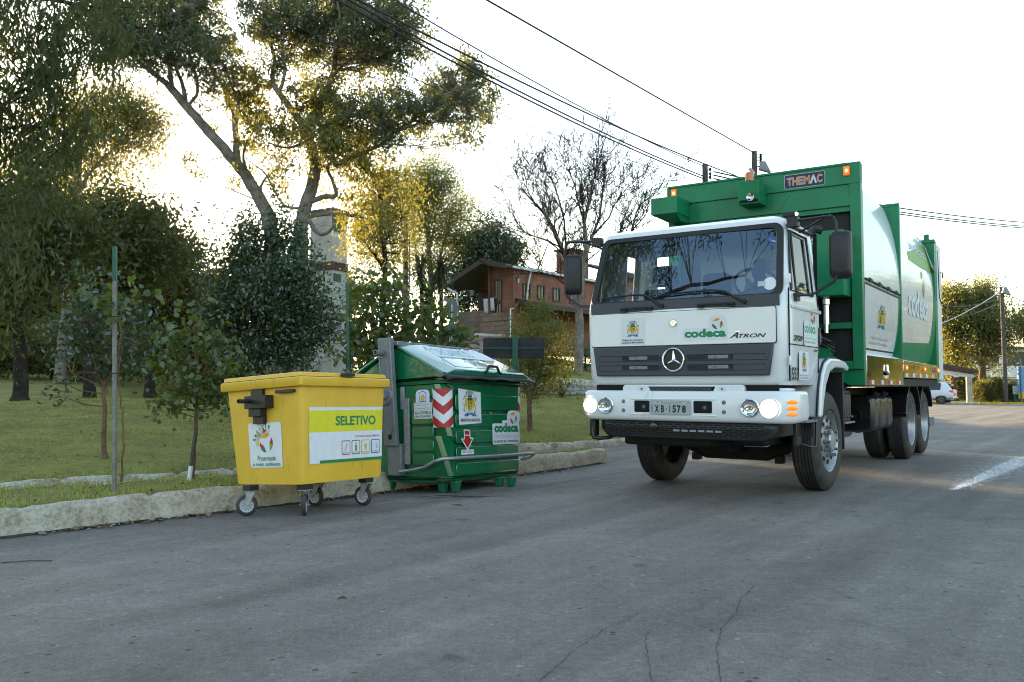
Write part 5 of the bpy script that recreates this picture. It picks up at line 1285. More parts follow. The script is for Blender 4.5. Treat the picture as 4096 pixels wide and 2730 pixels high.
# ================================================================== green container
GR = (-.03, -.05, -radians(34.5)); GO = Vector((-.696, 9.20, .08))
gbin = thing("waste_container", "large green gable roofed waste container with grey lifting arm and foot bar, by the kerb", "waste container", GO, GR)
GM = Matrix.Translation(GO) @ Euler(GR, 'XYZ').to_matrix().to_4x4(); GI = GM.inverted()
GW = 1.40
def gl(z, ex=0, r_=.13):
    t = z/1.07; return rrloop(-GW-.02*t-ex, -.015*t-ex, .0+.0*t+ex, 1.46+.075*t+ex, r_, z, 6)
mb = MB(); rows = [rrloop(-GW+.1,.1,-.1,1.36,.08,-.01), rrloop(-GW+.04,.04,-.04,1.42,.12,.0), gl(.03), gl(.055,.006), gl(.07), gl(.5), gl(1.055), gl(1.065,.018), gl(1.10,.022), gl(1.105,.016), gl(1.118,.016), gl(1.122,.022), gl(1.14,.020), gl(1.145,.0)]
mb.grid(rows, 'green_bin', closed=True); mb.ngon(rows[0], 'green_bin')
gb = mb.build("container_body", gbin, angle=30)
RX, RZ = -.715, 1.51
mb = MB()
for y in (.03, 1.47):
    mb.prism([(.0,y,1.14),(RX+.0,y,RZ-.02),(-GW-.02,y,1.14)], (0,.02,0), 'green_bin')
mb.build("gable", gbin)
# lids: base sheet, raised panel with sloping flanks, overhanging flanges
def lid_half(s_):
    e = Vector((.045 if s_ > 0 else -GW-.065, 0, 1.155)); t = Vector((RX + s_*.05, 0, RZ+.005))
    nrm = Vector((abs(t.z-e.z), 0, abs(e.x-t.x))).normalized(); nrm.x *= s_
    def q(v, y, h): p = e + (t-e)*v + nrm*h; return (p.x, y, p.z)
    mb = MB()
    a = [q(0,-.035,0), q(0,1.60,0), q(1,1.52,0), q(1,.0,0)]; b = [q(.03,.14,.055), q(.03,1.46,.055), q(.955,1.36,.05), q(.955,.30,.05)]
    mb.add(a + b, [(0,1,5,4),(1,2,6,5),(2,3,7,6),(3,0,4,7),(4,5,6,7)], 'green_lid')
    lo = [q(0,-.035,-.03), q(0,1.60,-.03), q(1,1.52,-.03), q(1,.0,-.03)]
    mb.add(a + lo, [(0,1,5,4),(1,2,6,5),(2,3,7,6),(3,0,4,7),(4,5,6,7)], 'green_lid')
    o = mb.build("lid", gbin, bevel=.012, seg=3)
    return o, q
lidR, qR = lid_half(1); lidL, qL = lid_half(-1)
lm = lambda u, v, w: qR(v, u, .057 - .005*v + w)
mb = MB(T=lm); mb.poly([(.24,.50),(1.38,.50),(1.34,.90),(.31,.90)], 's_trans'); mb.text("ORGANICO", .33,.56,1.02,.82,'s_teal',bold=.005); mb.line([(.60,.86),(.625,.89),(.65,.86)], .012,'s_teal')
mb.text("KONTEMAC", .72,.24,1.02,.36,'s_dgreen'); mb.line([(.66,.40),(.69,.22),(.73,.33),(.69,.36)], .012,'s_dgreen'); mb.build("lid_sticker", lidR)
mb = MB(T=lm)
q4 = [(.22,.13),(1.40,.13),(1.345,.47),(.26,.47)]
mb.line(q4 + [q4[0]], .012, 's_dgreen'); mb.build("lid_groove", lidR)
mb = MB(); ys = np.linspace(-.06,1.60,24); A = [qR(.035, y, .012) for y in ys]; B = []; rr_ = random.Random(9)
for i, y in enumerate(ys):
    p = Vector(qR(-.09, y, -.005)); k = max(0, 1-(y+.06)/.25); B.append((p.x+.012*sin(y*9)+.02*k, y-.03*k, p.z - .022*k + .006*sin(y*14+1)))
mb.strip(A, B, 'rubber'); fl = mb.build("rubber_flap", gbin); so = fl.modifiers.new("sheet", 'SOLIDIFY'); so.thickness = .008
mb = MB(); 
for i in range(9): mb.ball(qR(.05, .1+i*.17, .022), .009, 'steel', 8, 5)
mb.build("flap_rivets", gbin)
mb = MB(); mb.tube([qR(.02,.66,.04), qR(.03,.70,.05), qR(.06,.745,.11), qR(.06,.90,.11), qR(.03,.95,.05), qR(.02,.99,.04)], .016, 'black', 8); mb.build("lid_handle", lidR)
mb = MB(); mb.bx(RX-.065,RX+.065,-.02,1.515,RZ+.005,RZ+.055,'steel'); mb.build("ridge_bar", gbin, bevel=.006)
mb = MB(); mb.bx(RX-.05,RX+.05,1.515,1.55,RZ-.02,RZ+.06,'green_bin'); mb.build("ridge_end", gbin, bevel=.006)
def arm(y, sg):
    mb = MB()
    mb.hexa([(-.775,y,.40),(-.598,y,.40),(-.598,y+sg*.07,.40),(-.775,y+sg*.07,.40)], [(-.862,y,1.60),(-.672,y,1.60),(-.672,y+sg*.07,1.60),(-.862,y+sg*.07,1.60)], 'greymetal')
    mb.lathe([(.001,.018),(.095,.018),(.105,.0)], (-.735,y,.945), (0,-sg,0), 'greymetal', 28)
    o = mb.build("lifting_arm", gbin, bevel=.012, seg=3)
    if sg < 0: return
    yf = y - .003
    for z0, z1 in ((1.06,1.38),(.54,.86)):
        m2 = MB(); f = lambda z: -.7 - .07*(z-.4)/1.2
        q = [(f(z)+dx_, yf, z) for dx_, z in ((-.062,z0+.02),(-.05,z0),(.05,z0),(.062,z0+.02),(.062,z1-.02),(.05,z1),(-.05,z1),(-.062,z1-.02))]; m2.tube(q, .006, 'greymetal', 6, closed=True); m2.build("arm_pressing", o)
    m2 = MB(); m2.lathe([(.030,.0),(.030,.03),(.022,.032),(.022,.07),(.001,.072)], (-.742,yf-.015,.945), (0,-1,0), 'steel', 12); m2.build("arm_bolt", o)
    m2 = MB(); m2.lathe([(.032,0),(.032,.12),(.022,.12),(.022,.06),(.001,.06)], (-.775,yf,1.43), (0,-1,0), 'greymetal', 18); m2.build("lifting_pin", o)
    m2 = MB(); m2.bx(-.70,-.655,yf-.002,yf+.01,.475,.525,'void'); m2.build("arm_slot", o)
    m2 = MB(); m2.lathe([(.014,0),(.001,.002)], (-.675,yf-.001,.93), (0,-1,0), 'void', 10); m2.build("arm_hole", o)
arm(-.12, 1); arm(1.62, -1)
mb = MB(); mb.bx(-.752,-.565,-.085,-.01,.085,.41,'greymetal'); mb.bx(-.76,-.56,-.09,-.01,.40,.425,'greymetal'); mb.build("arm_foot", gbin, bevel=.008)
mb = MB()
for x0, x1, z0, z1 in ((-.60,-.545,.80,1.05),(-.555,-.478,.20,.92)): mb.bx(x0,x1,-.035,-.012,z0,z1,'steel')
for z in np.arange(.26,.92,.11): mb.lathe([(.009,.004),(.001,.006)], (-.498,-.035,z), (0,-1,0), 'greymetal', 8)
mb.build("guide_strip", gbin, bevel=.003)
# pressed panels
mb = MB()
for i in range(6):
    z0 = .19 + i*.147; z1 = z0 + .118
    mb.prism([(a,-.006*(z0/1.0),b) for a, b in MB().rr_pts(-.455,z0,-.155,z1,.02)], (0,-.014,0), 'green_bin')
mb.build("side_pressing", gb, bevel=.008)
mb = MB()
for z0, z1 in ((.775,.945),(.59,.735),(.415,.55),(.24,.375),(.085,.20)):
    mb.prism([(.0,a,b) for a, b in MB().rr_pts(.17,z0,1.36,z1,.03)], (.012,0,0), 'green_bin')
mb.build("front_pressing", gb, bevel=.008)
gS = lambda u, v, w: (.0150 + w, u, v)
mb = MB(T=gS); mb.poly([(.215,1.012),(.622,.975),(.628,.632),(.222,.615)], 's_white'); crest(mb, .42, .845, .29); mb.text("MUNICIPIO DE CAXIAS DO SUL", .245,.650,.605,.682,'s_navy',bold=.02); mb.build("crest_sticker", gbin)
mb = MB(T=gS)
mb.poly([(.300,.565),(.415,.558),(.420,.475),(.478,.470),(.367,.335),(.248,.465),(.305,.468)], 's_white'); mb.poly([(.315,.552),(.402,.546),(.402,.505),(.317,.508)], 's_red'); mb.poly([(.318,.498),(.404,.494),(.408,.462),(.450,.458),(.367,.358),(.278,.455),(.318,.458)], 's_red'); mb.build("arrow_sticker", gbin)
mb = MB(T=gS); mb.rrect(.250,.292,.478,.345,.010,'s_white'); mb.text("PISE AQUI", .262,.303,.466,.337,'s_red',bold=.005); mb.build("footbar_sticker", gbin)
mb = MB(T=gS); mb.rrect(.835,.385,1.385,.625,.02,'s_white'); mb.rrect(1.03,.55,1.38,.66,.02,'s_white'); mb.rrect(1.13,.60,1.375,.775,.07,'s_white'); codeca(mb, .87,.520,1.36,.080,bold=.06); mb.text("Companhia de Desenvolvimento de Caxias do Sul", .86,.470,1.37,.490,'s_grey'); mb.line([(.86,.458),(1.37,.458)],.003,'s_grey'); mb.text("A servico da Comunidade.", .86,.403,1.36,.445,'s_dgreen',bold=.01); mb.build("company_sticker", gbin)
gF = lambda u, v, w: (u, -.0245 - w, v)
mb = MB(T=gF); mb.rrect(-.412,.690,-.160,.865,.012,'s_white'); mb.rrect(-.385,.80,-.19,1.003,.05,'s_white'); mb.rrect(-.402,.782,-.172,.858,.02,'s_orange'); mb.rrect(-.398,.786,-.176,.854,.018,'s_white'); mb.line([(-.345,.965),(-.285,.99),(-.230,.962)],.008,'s_blue'); mb.line([(-.335,.95),(-.335,.875),(-.24,.875),(-.24,.95)],.008,'s_blue')
for k in range(5): mb.disc(-.287+.020*cos(k*1.257),.915+.022*sin(k*1.257),.013,'s_gold',8)
mb.text("Cidade mais limpa.", -.39,.828,-.19,.846,'s_teal'); mb.text("Cidade mais linda.", -.39,.797,-.19,.815,'s_teal'); mb.text("Alo CODECA", -.40,.738,-.17,.772,'s_dgreen',bold=.01); mb.text("(54) 3224.8000", -.40,.698,-.17,.728,'s_dgreen',bold=.01); mb.build("phone_sticker", gbin)
# chevrons wrapped round the rounded corners
def corner_T(cy, a0, a1):
    def f(u, v, w):
        a = radians(a0 + (a1-a0)*u); R_ = .1325 + w; e = -.015*v/1.07 if a0 < -45 else .075*v/1.07
        return (-.13 + R_*cos(a) + (.0), cy + e + R_*sin(a), v)
    return f
def chevrons(T, z0, z1, h=.085, d=.095, mono=0):
    mb = MB(T=T); n = 12
    def band(lo, hi, m, lay):
        top = []; bot = []
        for i in range(n+1):
            u = i/n; k = (1-abs(2*u-1)) if not mono else u*1.6
            top.append((u, min(z1, max(z0, hi - d*k)), lay)); bot.append((u, min(z1, max(z0, lo - d*k)), lay))
        mb.strip(top, bot, m)
    mb.strip([(i/n, z1, .0015) for i in range(n+1)], [(i/n, z0, .0015) for i in range(n+1)], 's_white')
    z = z1 + d*1.05 + (h*.0); k = 0
    while z > z0 - .02:
        if k % 2 == 0: band(z-h*1.12, z, 's_red', .0025)
        z -= h*1.12; k += 1
    return mb.build("warning_stripes", gbin, angle=60)
chevrons(corner_T(.13, -100, 5), .592, 1.005); chevrons(corner_T(1.33, -5, 80), .60, .97, mono=1)
# foot bar
mb = MB(); mb.tube([(-.56,-.10,.125),(-.40,-.105,.14),(-.20,-.105,.175),(-.08,-.10,.235),(.0,-.06,.262),(.055,.03,.262),(.07,.15,.262),(.075,.8,.258),(.08,1.42,.262),(.08,1.57,.262),(.06,1.61,.25),(.0,1.61,.21),(-.10,1.57,.19)], .019, 'steel', 10); mb.build("foot_bar", gbin)
for k, (gx_, gy_) in enumerate(((-.603,9.346),(-.744,9.394),(-.008,9.842),(-.141,9.895),(-1.35,9.75),(-.85,10.55))):
    p = GI @ Vector((gx_, gy_, rz(gx_, gy_) + .003)); mb = MB()
    mb.hexa([(p.x-.03,p.y-.035,p.z),(p.x+.03,p.y-.035,p.z),(p.x+.03,p.y+.035,p.z),(p.x-.03,p.y+.035,p.z)], [(p.x-.05,p.y-.05,.02),(p.x+.05,p.y-.05,.02),(p.x+.05,p.y+.05,.02),(p.x-.05,p.y+.05,.02)], 'green_bin'); mb.build("foot", gbin, bevel=.008)

# ================================================================== small things on the ground
mb = MB(); A = []; B = []
for i in range(10):
    t = i/9; w_ = .016*sin(pi*t); A.append((t*.06-.03, w_*.5, .006+.016*sin(pi*t))); B.append((t*.06-.03, -w_*.5, .005+.01*sin(pi*t)))
mb.strip(A, B, 'dead2'); o = mb.build("fallen_leaf"); lp = on_road(786, 1380); o.location = lp; o.rotation_euler = (.4, .1, .5); tag(o, "curled brown dead leaf lying alone in the middle of the grey road", "leaf")
mb = MB(); a = on_road(2, 1296); b = on_road(120, 1291); mb.tube([a+Vector((0,0,.006)), a*.5+b*.5+Vector((0,.02,.008)), b+Vector((0,0,.006))], .004, 'dead2', 6); tag(mb.build("twig"), "thin brown twig lying on the road below the kerb, left edge of the photo", "twig")
# ================================================================== vegetation
M['bark_grey'] = ground_mat("grey_bark", ((.07,.06,.05),(.17,.15,.125),(.27,.245,.21),(.38,.35,.31)), (4, 26), .8)
M['bark_dark'] = ground_mat("dark_bark", ((.018,.015,.012),(.035,.028,.022),(.06,.05,.04),(.09,.075,.06)), (4, 30), .8)
M['bark_tan'] = ground_mat("tan_bark", ((.09,.055,.035),(.15,.09,.055),(.20,.13,.08),(.28,.20,.13)), (5, 30), .5)
M['lf_near'] = leaf_mat("gum_leaves_near", (.015,.028,.014), (.058,.074,.028), trans=(.16,.20,.04), tw=.24, gloss=.02)
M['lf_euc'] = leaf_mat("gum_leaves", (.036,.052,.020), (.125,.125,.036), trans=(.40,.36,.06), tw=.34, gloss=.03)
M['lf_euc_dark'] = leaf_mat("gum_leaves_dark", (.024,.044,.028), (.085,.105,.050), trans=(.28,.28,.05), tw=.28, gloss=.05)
M['lf_dark'] = leaf_mat("dark_evergreen", (.022,.034,.015), (.075,.088,.032), trans=(.26,.24,.04), tw=.28, gloss=.025)
M['lf_laurel'] = leaf_mat("glossy_leaves", (.012,.030,.014), (.045,.075,.026), trans=(.12,.20,.03), tw=.2, gloss=.08, grough=.35)
M['lf_broad'] = leaf_mat("round_leaves", (.020,.042,.014), (.078,.104,.024), trans=(.22,.30,.03), tw=.28, gloss=.05, grough=.35)
M['lf_gold'] = leaf_mat("yellow_green_leaves", (.036,.058,.020), (.110,.130,.032), trans=(.32,.34,.06), tw=.34, gloss=.03)
M['lf_shrub'] = leaf_mat("shrub_leaves", (.020,.036,.014), (.070,.085,.024), trans=(.36,.36,.05), tw=.32, gloss=.03)
M['lf_far'] = leaf_mat("distant_leaves", (.035,.055,.020), (.12,.125,.035), trans=(.38,.36,.06), tw=.38, gloss=.04)
M['lf_yucca'] = leaf_mat("yucca_leaves", (.014,.026,.012), (.05,.065,.02), trans=(.18,.18,.02), tw=.2, gloss=.12)

def unit(v): return v/np.maximum(1e-9, np.linalg.norm(v, axis=-1, keepdims=True))
STREAKS = ((4.7,11.4,.40),(4.1,10.8,.28),(6.9,14.3,.65),(8.5,17.3,.5))     # gaps in the leaves where low sun reaches the road
def foliage(name, parent, blobs, mat, leaf=(.14,.045), dens=40, per=45, sig=.22, droop=.5, seed=1, hexl=False, origin=(0,0,0), flat=1.0, zs=.8, out=.28):
    """blobs: (x, y, z, r[, density factor]); leaves gathered in small sprays through each blob's volume"""
    r = np.random.default_rng(seed); C_ = []; centres = []
    for b in blobs:
        x, y, z, R_ = b[:4]; f = b[4] if len(b) > 4 else 1.0
        n = max(2, int(dens*R_*R_*f)); d = unit(r.normal(size=(n, 3))); rad = R_*r.uniform(0, 1, n)**.45
        c = np.array([x, y, z]) + d*rad[:,None]*np.array([1, 1, .85*flat]); 
        if y > 20:
            keep = np.ones(n, bool)
            for sx_, sy_, sw_ in STREAKS: keep &= ~((np.abs(c[:,0] - (sx_ - .566*(c[:,1]-sy_))) < sw_ + sig*1.5) & (np.abs(c[:,2] - .131*(c[:,1]-sy_)) < 1.4))
            c = c[keep] if keep.any() else c[:1]; n = len(c)
        centres.append(c)
        h_ = r.uniform(size=n) < out                      # outlying sprays that break up the outline
        c = np.where(h_[:,None], np.array([x, y, z]) + unit(c - np.array([x, y, z]))*(R_*r.uniform(1.0, 1.5, n))[:,None], c)
        s_ = sig*r.uniform(.6, 1.4, n)
        k = r.poisson(np.where(h_, per*.45, per)); idx = np.repeat(np.arange(n), k)
        C_.append(c[idx] + r.normal(size=(len(idx), 3))*s_[idx][:,None]*np.array([1, 1, zs]))
    C_ = np.concatenate(C_) - np.array(origin); N = len(C_)
    d = unit(r.normal(size=(N, 3)) + np.array([0, 0, -droop])); s = unit(np.cross(d, r.normal(size=(N, 3))))
    L = leaf[0]*r.uniform(.6, 1.25, N)[:,None]; W = leaf[1]*r.uniform(.7, 1.2, N)[:,None]
    up = np.cross(d, s)
    if hexl:
        V = np.zeros((N, 6, 3)); V[:,0] = C_; V[:,3] = C_ + d*L
        V[:,1] = C_ + d*L*.28 + s*W*.42 + up*W*.1; V[:,2] = C_ + d*L*.68 + s*W*.42 + up*W*.1; V[:,4] = C_ + d*L*.68 - s*W*.42 + up*W*.1; V[:,5] = C_ + d*L*.28 - s*W*.42 + up*W*.1
        o = raw_mesh(name, V, 6, [mat], parent)
    else:
        V = np.zeros((N, 4, 3)); V[:,0] = C_; V[:,1] = C_ + d*L*.42 + s*W*.5; V[:,2] = C_ + d*L; V[:,3] = C_ + d*L*.42 - s*W*.5
        o = raw_mesh(name, V, 4, [mat], parent)
    return o, np.concatenate(centres)
def wob(a, b, n, amp, r):
    return [a.lerp(b, i/n) + Vector((r.gauss(0, amp), r.gauss(0, amp), r.gauss(0, amp)))*(1 if 0 < i < n else 0) for i in range(n+1)]
def catmull(P_, m=5):
    P_ = [Vector(p) for p in P_]
    if len(P_) < 3: return P_
    E_ = [P_[0]*2 - P_[1]] + P_ + [P_[-1]*2 - P_[-2]]; out = [P_[0]]
    for i in range(1, len(E_)-2):
        a, b, c, d = E_[i-1:i+3]
        for k in range(1, m+1):
            t = k/m; out.append(.5*((2*b) + (c-a)*t + (2*a-5*b+4*c-d)*t*t + (3*b-a-3*c+d)*t**3))
    return out
def tree(name, label, cat, base, limbs, blobs, mat, bark, twigs=0, group=None, seed=1, trunkn=10, twr=.018, **kw):
    """limbs: list of (points, r0, r1) in world space; the first one is the trunk"""
    base = Vector(base); t = thing(name, label, cat, base, group=group)
    mb = MB(); r = random.Random(seed)
    allp = []
    for li, (pts, r0, r1) in enumerate(limbs):
        P_ = [Vector(p) for p in pts]; Q = [P_[0]]
        S_ = catmull(P_, 4)
        for a, b in zip(S_[:-1], S_[1:]):
            l = (b-a).length; Q.append(b + Vector((r.gauss(0,1), r.gauss(0,1), r.gauss(0,.4)))*l*.05)
        n = len(Q); rs = [r0 + (r1-r0)*(i/(n-1))**.8 for i in range(n)]
        if li == 0: rs[0] *= 1.35
        mb.tube([q - base for q in Q], rs, bark, trunkn if li == 0 else 7)
        allp += [(q, rs[i]) for i, q in enumerate(Q)]
    o = None
    if blobs:
        o, cs = foliage("crown", t, [tuple(b) for b in blobs], mat, seed=seed, origin=base, **kw)
        pts = np.array([tuple(q) for q, _ in allp])
        if twigs:
            rg_ = np.random.default_rng(seed); sel = rg_.permutation(len(cs))[:twigs]
            for c in cs[sel]:
                dd = np.linalg.norm(pts - c, axis=1) + np.maximum(0, pts[:,2]-c[2]+.1)*2.0
                q = Vector(pts[int(np.argmin(dd))]); c = Vector(c)
                if (c-q).length > 5: continue
                m = q.lerp(c, .5) + Vector((r.gauss(0,.1), r.gauss(0,.1), -.06*(c-q).length))
                mb.tube([q - base, m - base, c - base], [twr*1.3, twr, twr*.4], bark, 4, cap=False)
    mb.build("trunk", t, angle=60)
    return t
def PB(lst, Y, s=1.0, jit=0.0, seed=3):
    r = random.Random(seed); out = []
    for b in lst:
        p = P(b[0], b[1], Y + r.uniform(-jit, jit)); out.append((p.x, p.y, p.z, b[2]*s) + tuple(b[3:]))
    return out
def PL(pts, Y, dy=0.0):
    n = len(pts); return [P(x, y, Y + dy*i/max(1, n-1)) for i, (x, y) in enumerate(pts)]
def ground_at(px, py_guess, Y, zf=gz):
    p = P(px, py_guess, Y); return Vector((p.x, p.y, zf(p.x, p.y)))
# ---- small planted trees by the kerb
b = ground_at(420/1.7407, 1050, 10.4)
tree("young_tree", "small dark leaved tree with bare reddish trunk on the lawn, just behind the tall stake", "tree", b,
     [([b, P(238,1000,10.4), P(241,950,10.4), P(238,890,10.4), P(243,830,10.4), P(240,760,10.4)], .032, .018)] + [([P(239,890,10.4), P(x,y,10.4+d)], .016, .006) for x, y, d in ((200,800,.2),(290,800,-.2),(180,740,-.1),(300,740,.2),(240,700,0),(160,860,-.2))],
     PB([(235,690,.26),(180,740,.30),(290,735,.30),(235,780,.34),(170,810,.24),(300,800,.28),(350,770,.18,.6),(140,760,.18,.7),(250,840,.24,.8),(160,870,.16,.6),(300,850,.16,.6),(210,640,.2,.7),(140,905,.12,.6)], 10.4, jit=.25), M['lf_laurel'], 'bark_tan', twigs=50, seed=11, leaf=(.075,.040), dens=240, per=16, sig=.09, droop=.3, hexl=True, twr=.006)
b = Vector((P(442,1090,9.15).x, 9.15, .12))
t2 = tree("young_tree", "small bushy tree with round glossy leaves beside two short stakes on the verge", "tree", b,
     [([b, P(446,1030,9.2), P(449,960,9.2), P(452,900,9.2), P(455,820,9.2), P(452,740,9.2)], .026, .012)] + [([P(452,900,9.2), P(x,y,9.2+d)], .012, .005) for x, y, d in ((400,820,.15),(500,830,-.15),(395,900,-.1),(520,900,.15),(440,720,0),(490,760,.1))],
     PB([(440,745,.15,.8),(405,790,.20),(480,780,.20),(445,830,.26),(390,850,.22),(505,845,.22),(450,900,.24),(395,910,.18),(510,900,.18),(370,940,.12),(425,700,.10,.6),(535,870,.12,.7),(520,930,.10,.7),(470,690,.07,.6)], 9.2, jit=.2), M['lf_broad'], 'bark_tan', twigs=45, seed=12, leaf=(.075,.055), dens=230, per=15, sig=.085, droop=.4, hexl=True, twr=.005)
M['wood'] = ground_mat("weathered_wood", ((.10,.095,.08),(.20,.19,.165),(.27,.26,.23),(.34,.33,.30)), (6, 60), .5)
M['wood_dark'] = ground_mat("old_post_wood", ((.05,.045,.04),(.09,.08,.07),(.13,.12,.105),(.18,.165,.15)), (5, 50), .6)
M['stake_green'] = pm('green_stake_paint', (.012,.085,.045), .5, var=.15)
def stake(name, label, p0, p1, w, gtop=0.0, grp=None):
    p0, p1 = Vector(p0), Vector(p1); t = thing(name, label, "stake", p0, group=grp); d = p1-p0
    mb = MB(); k = 1-gtop
    A = [Vector((-w,-w,0)), Vector((w,-w,0)), Vector((w,w,0)), Vector((-w,w,0))]
    mb.hexa([a + Vector((0,0,-.05)) for a in A], [a + d*k for a in A], 'wood'); mb.build("shaft", t, bevel=.004)
    if gtop:
        mb = MB(); mb.hexa([a*1.03 + d*k for a in A], [a*1.03 + d for a in A], 'stake_green'); mb.build("painted_tip", t, bevel=.004)
    return t
s0 = Vector((P(263,1128,8.08).x, 8.08, .12)); s1 = P(264,567,8.08)
stk = stake("stake", "tall pale wooden stake with green painted tip, standing on the verge at left", s0, s1, .017, .14)
for yy in (728, 858):
    p = P(263, yy, 8.08); mb = MB(); mb.tube([p - s0 + Vector((.026*cos(a)+.004, .026*sin(a), 0)) for a in np.linspace(0, 2*pi, 12)[:-1]], .004, 'rubber', 5, closed=True); mb.build("tie", stk)
s2 = Vector((P(805,1100,11).x, 11.0, .06)); stake("stake", "wooden stake with long green painted tip rising behind the gap between yellow and green bins", s2, P(798,650,11.0), .020, .47)
for dx_, w_, lab in ((-.06,.020,"short leaning stake with white painted foot, tied to the small bushy tree"),):
    q = Vector((P(434,1095,9.05).x, 9.05, .12)); t = thing("stake", lab, "stake", q); mb = MB(); mb.tube([(0,0,-.03),(.02,0,.16)], .022, 's_white', 7); mb.build("painted_foot", t); mb = MB(); mb.tube([(.02,0,.16),(.06,.02,.55)], .019, 'wood_dark', 7); mb.build("shaft", t)
# sapling tied to the tall stake
b = Vector((P(279,1108,8.15).x, 8.15, .12)); Ys = 8.12
sp = [P(279,1108,8.15), P(284,1010,Ys), P(279,930,Ys), P(272,880,Ys), P(270,830,Ys), P(277,770,Ys), P(274,735,Ys)]
tree("sapling", "thin sapling tied to the tall stake with a few large yellow green leaves", "sapling", b,
     [(sp, .010, .006), ([P(274,735,Ys), P(262,718,Ys), P(235,700,Ys-.1), P(205,683,Ys-.15), P(185,676,Ys-.2)], .005, .003), ([P(274,735,Ys), P(282,712,Ys), P(300,690,Ys+.1), P(325,680,Ys+.15), P(345,670,Ys+.2)], .005, .003), ([P(270,880,Ys), P(280,800,Ys-.05), P(284,760,Ys-.05)], .003, .002)],
     PB([(186,676,.05),(205,685,.08),(230,690,.10),(225,712,.09),(255,700,.08),(262,725,.06),(300,690,.08),(325,680,.09),(340,668,.08),(255,745,.07),(315,655,.05),(245,680,.07),(290,700,.06)], Ys, jit=.15), M['lf_broad'], 'bark_tan', seed=13, leaf=(.085,.070), dens=350, per=3, sig=.05, droop=.5, hexl=True)
# large leaved shrub on the right of the middle stake
b = Vector((P(845,1000,11.3).x, 11.3, .1))
lim = [([b, P(842,880,11.3), P(850,790,11.3), P(856,720,11.3)], .03, .012)] + [([P(848,800,11.3), P(x,y,11.3+d)], .012, .004) for x, y, d in ((900,730,.1),(960,735,-.2),(1030,770,-.3),(1075,790,-.4),(880,670,.2),(820,700,.2),(930,790,-.3),(990,690,.2))]
tree("young_tree", "leafy young tree with large glossy round leaves, leaning over the green container", "tree", b, lim,
     PB([(850,690,.20),(890,670,.16,.8),(905,720,.24),(850,740,.26),(955,735,.22),(1000,755,.22),(1045,770,.18),(1075,790,.12),(930,775,.24),(880,790,.26),(985,785,.18),(830,650,.12,.7),(905,640,.10,.5),(980,690,.15,.8),(825,780,.22),(840,840,.24),(890,850,.2),(1010,705,.09,.6)], 11.3, jit=.3), M['lf_broad'], 'bark_tan', twigs=60, seed=14, leaf=(.10,.075), dens=260, per=13, sig=.10, droop=.3, hexl=True, twr=.006)
# round evergreen behind
b = ground_at(590, 900, 16.5)
tree("round_tree", "dense round dark evergreen tree in front of the leaning gum tree", "tree", b,
     [([b, P(588,860,16.5), P(598,780,16.5), P(620,700,16.5), P(630,620,16.5)], .10, .04)] + [([P(592,830,16.5), P(x,y,16.5+d)], .05, .015) for x, y, d in ((540,720,.3),(690,720,-.3),(560,620,.2),(700,640,.3),(520,780,-.2),(740,780,.2),(640,540,0))],
     PB([(555,545,.36),(545,600,.46),(640,525,.28),(672,555,.34),(615,590,.46),(680,620,.44),(635,660,.58),(555,680,.56),(708,685,.40),(680,730,.52),(600,750,.6),(520,720,.42),(530,790,.40),(650,790,.5),(728,760,.36),(590,820,.40),(690,810,.34),(505,660,.28,.8),(650,480,.16,.7),(570,495,.18,.7),(752,730,.2,.7),(565,515,.16,.6)], 16.5, jit=.6), M['lf_laurel'], 'bark_dark', twigs=80, seed=15, leaf=(.095,.045), dens=260, per=32, sig=.15, droop=.4, twr=.01)
# tree on the lawn to the right of the green container
b = ground_at(2119/1.7407, 987, 16.2)
tree("lawn_tree", "bushy small tree with split trunk on the lawn right of the green container", "tree", b,
     [([b, P(1217,960,16.2), P(1216,930,16.2), P(1218,905,16.2)], .055, .042), ([P(1217,920,16.2), P(1205,890,16.2), P(1195,840,16.2), P(1200,780,16.2)], .03, .012), ([P(1217,915,16.2), P(1230,885,16.2), P(1245,840,16.2), P(1250,770,16.2)], .03, .012), ([P(1217,905,16.2), P(1216,850,16.2), P(1222,740,16.2)], .026, .01)],
     PB([(1222,690,.10,.7),(1245,700,.16,.8),(1215,725,.18),(1250,735,.24),(1200,765,.22),(1235,775,.30),(1275,765,.24),(1190,810,.28),(1235,825,.32),(1280,810,.26),(1205,850,.28),(1250,865,.28),(1285,855,.20),(1180,850,.18),(1175,775,.12,.7),(1300,830,.12,.7),(1225,890,.22),(1265,895,.16),(1165,830,.12,.6),(1190,885,.16),(1290,780,.12,.7),(1285,895,.08,.5),(1240,915,.10,.5),(1262,725,.14,.8),(1205,740,.10,.6)], 16.2, s=1.15, jit=.35), M['lf_shrub'], 'bark_tan', twigs=50, seed=16, leaf=(.055,.024), dens=330, per=34, sig=.085, droop=.4, twr=.007)
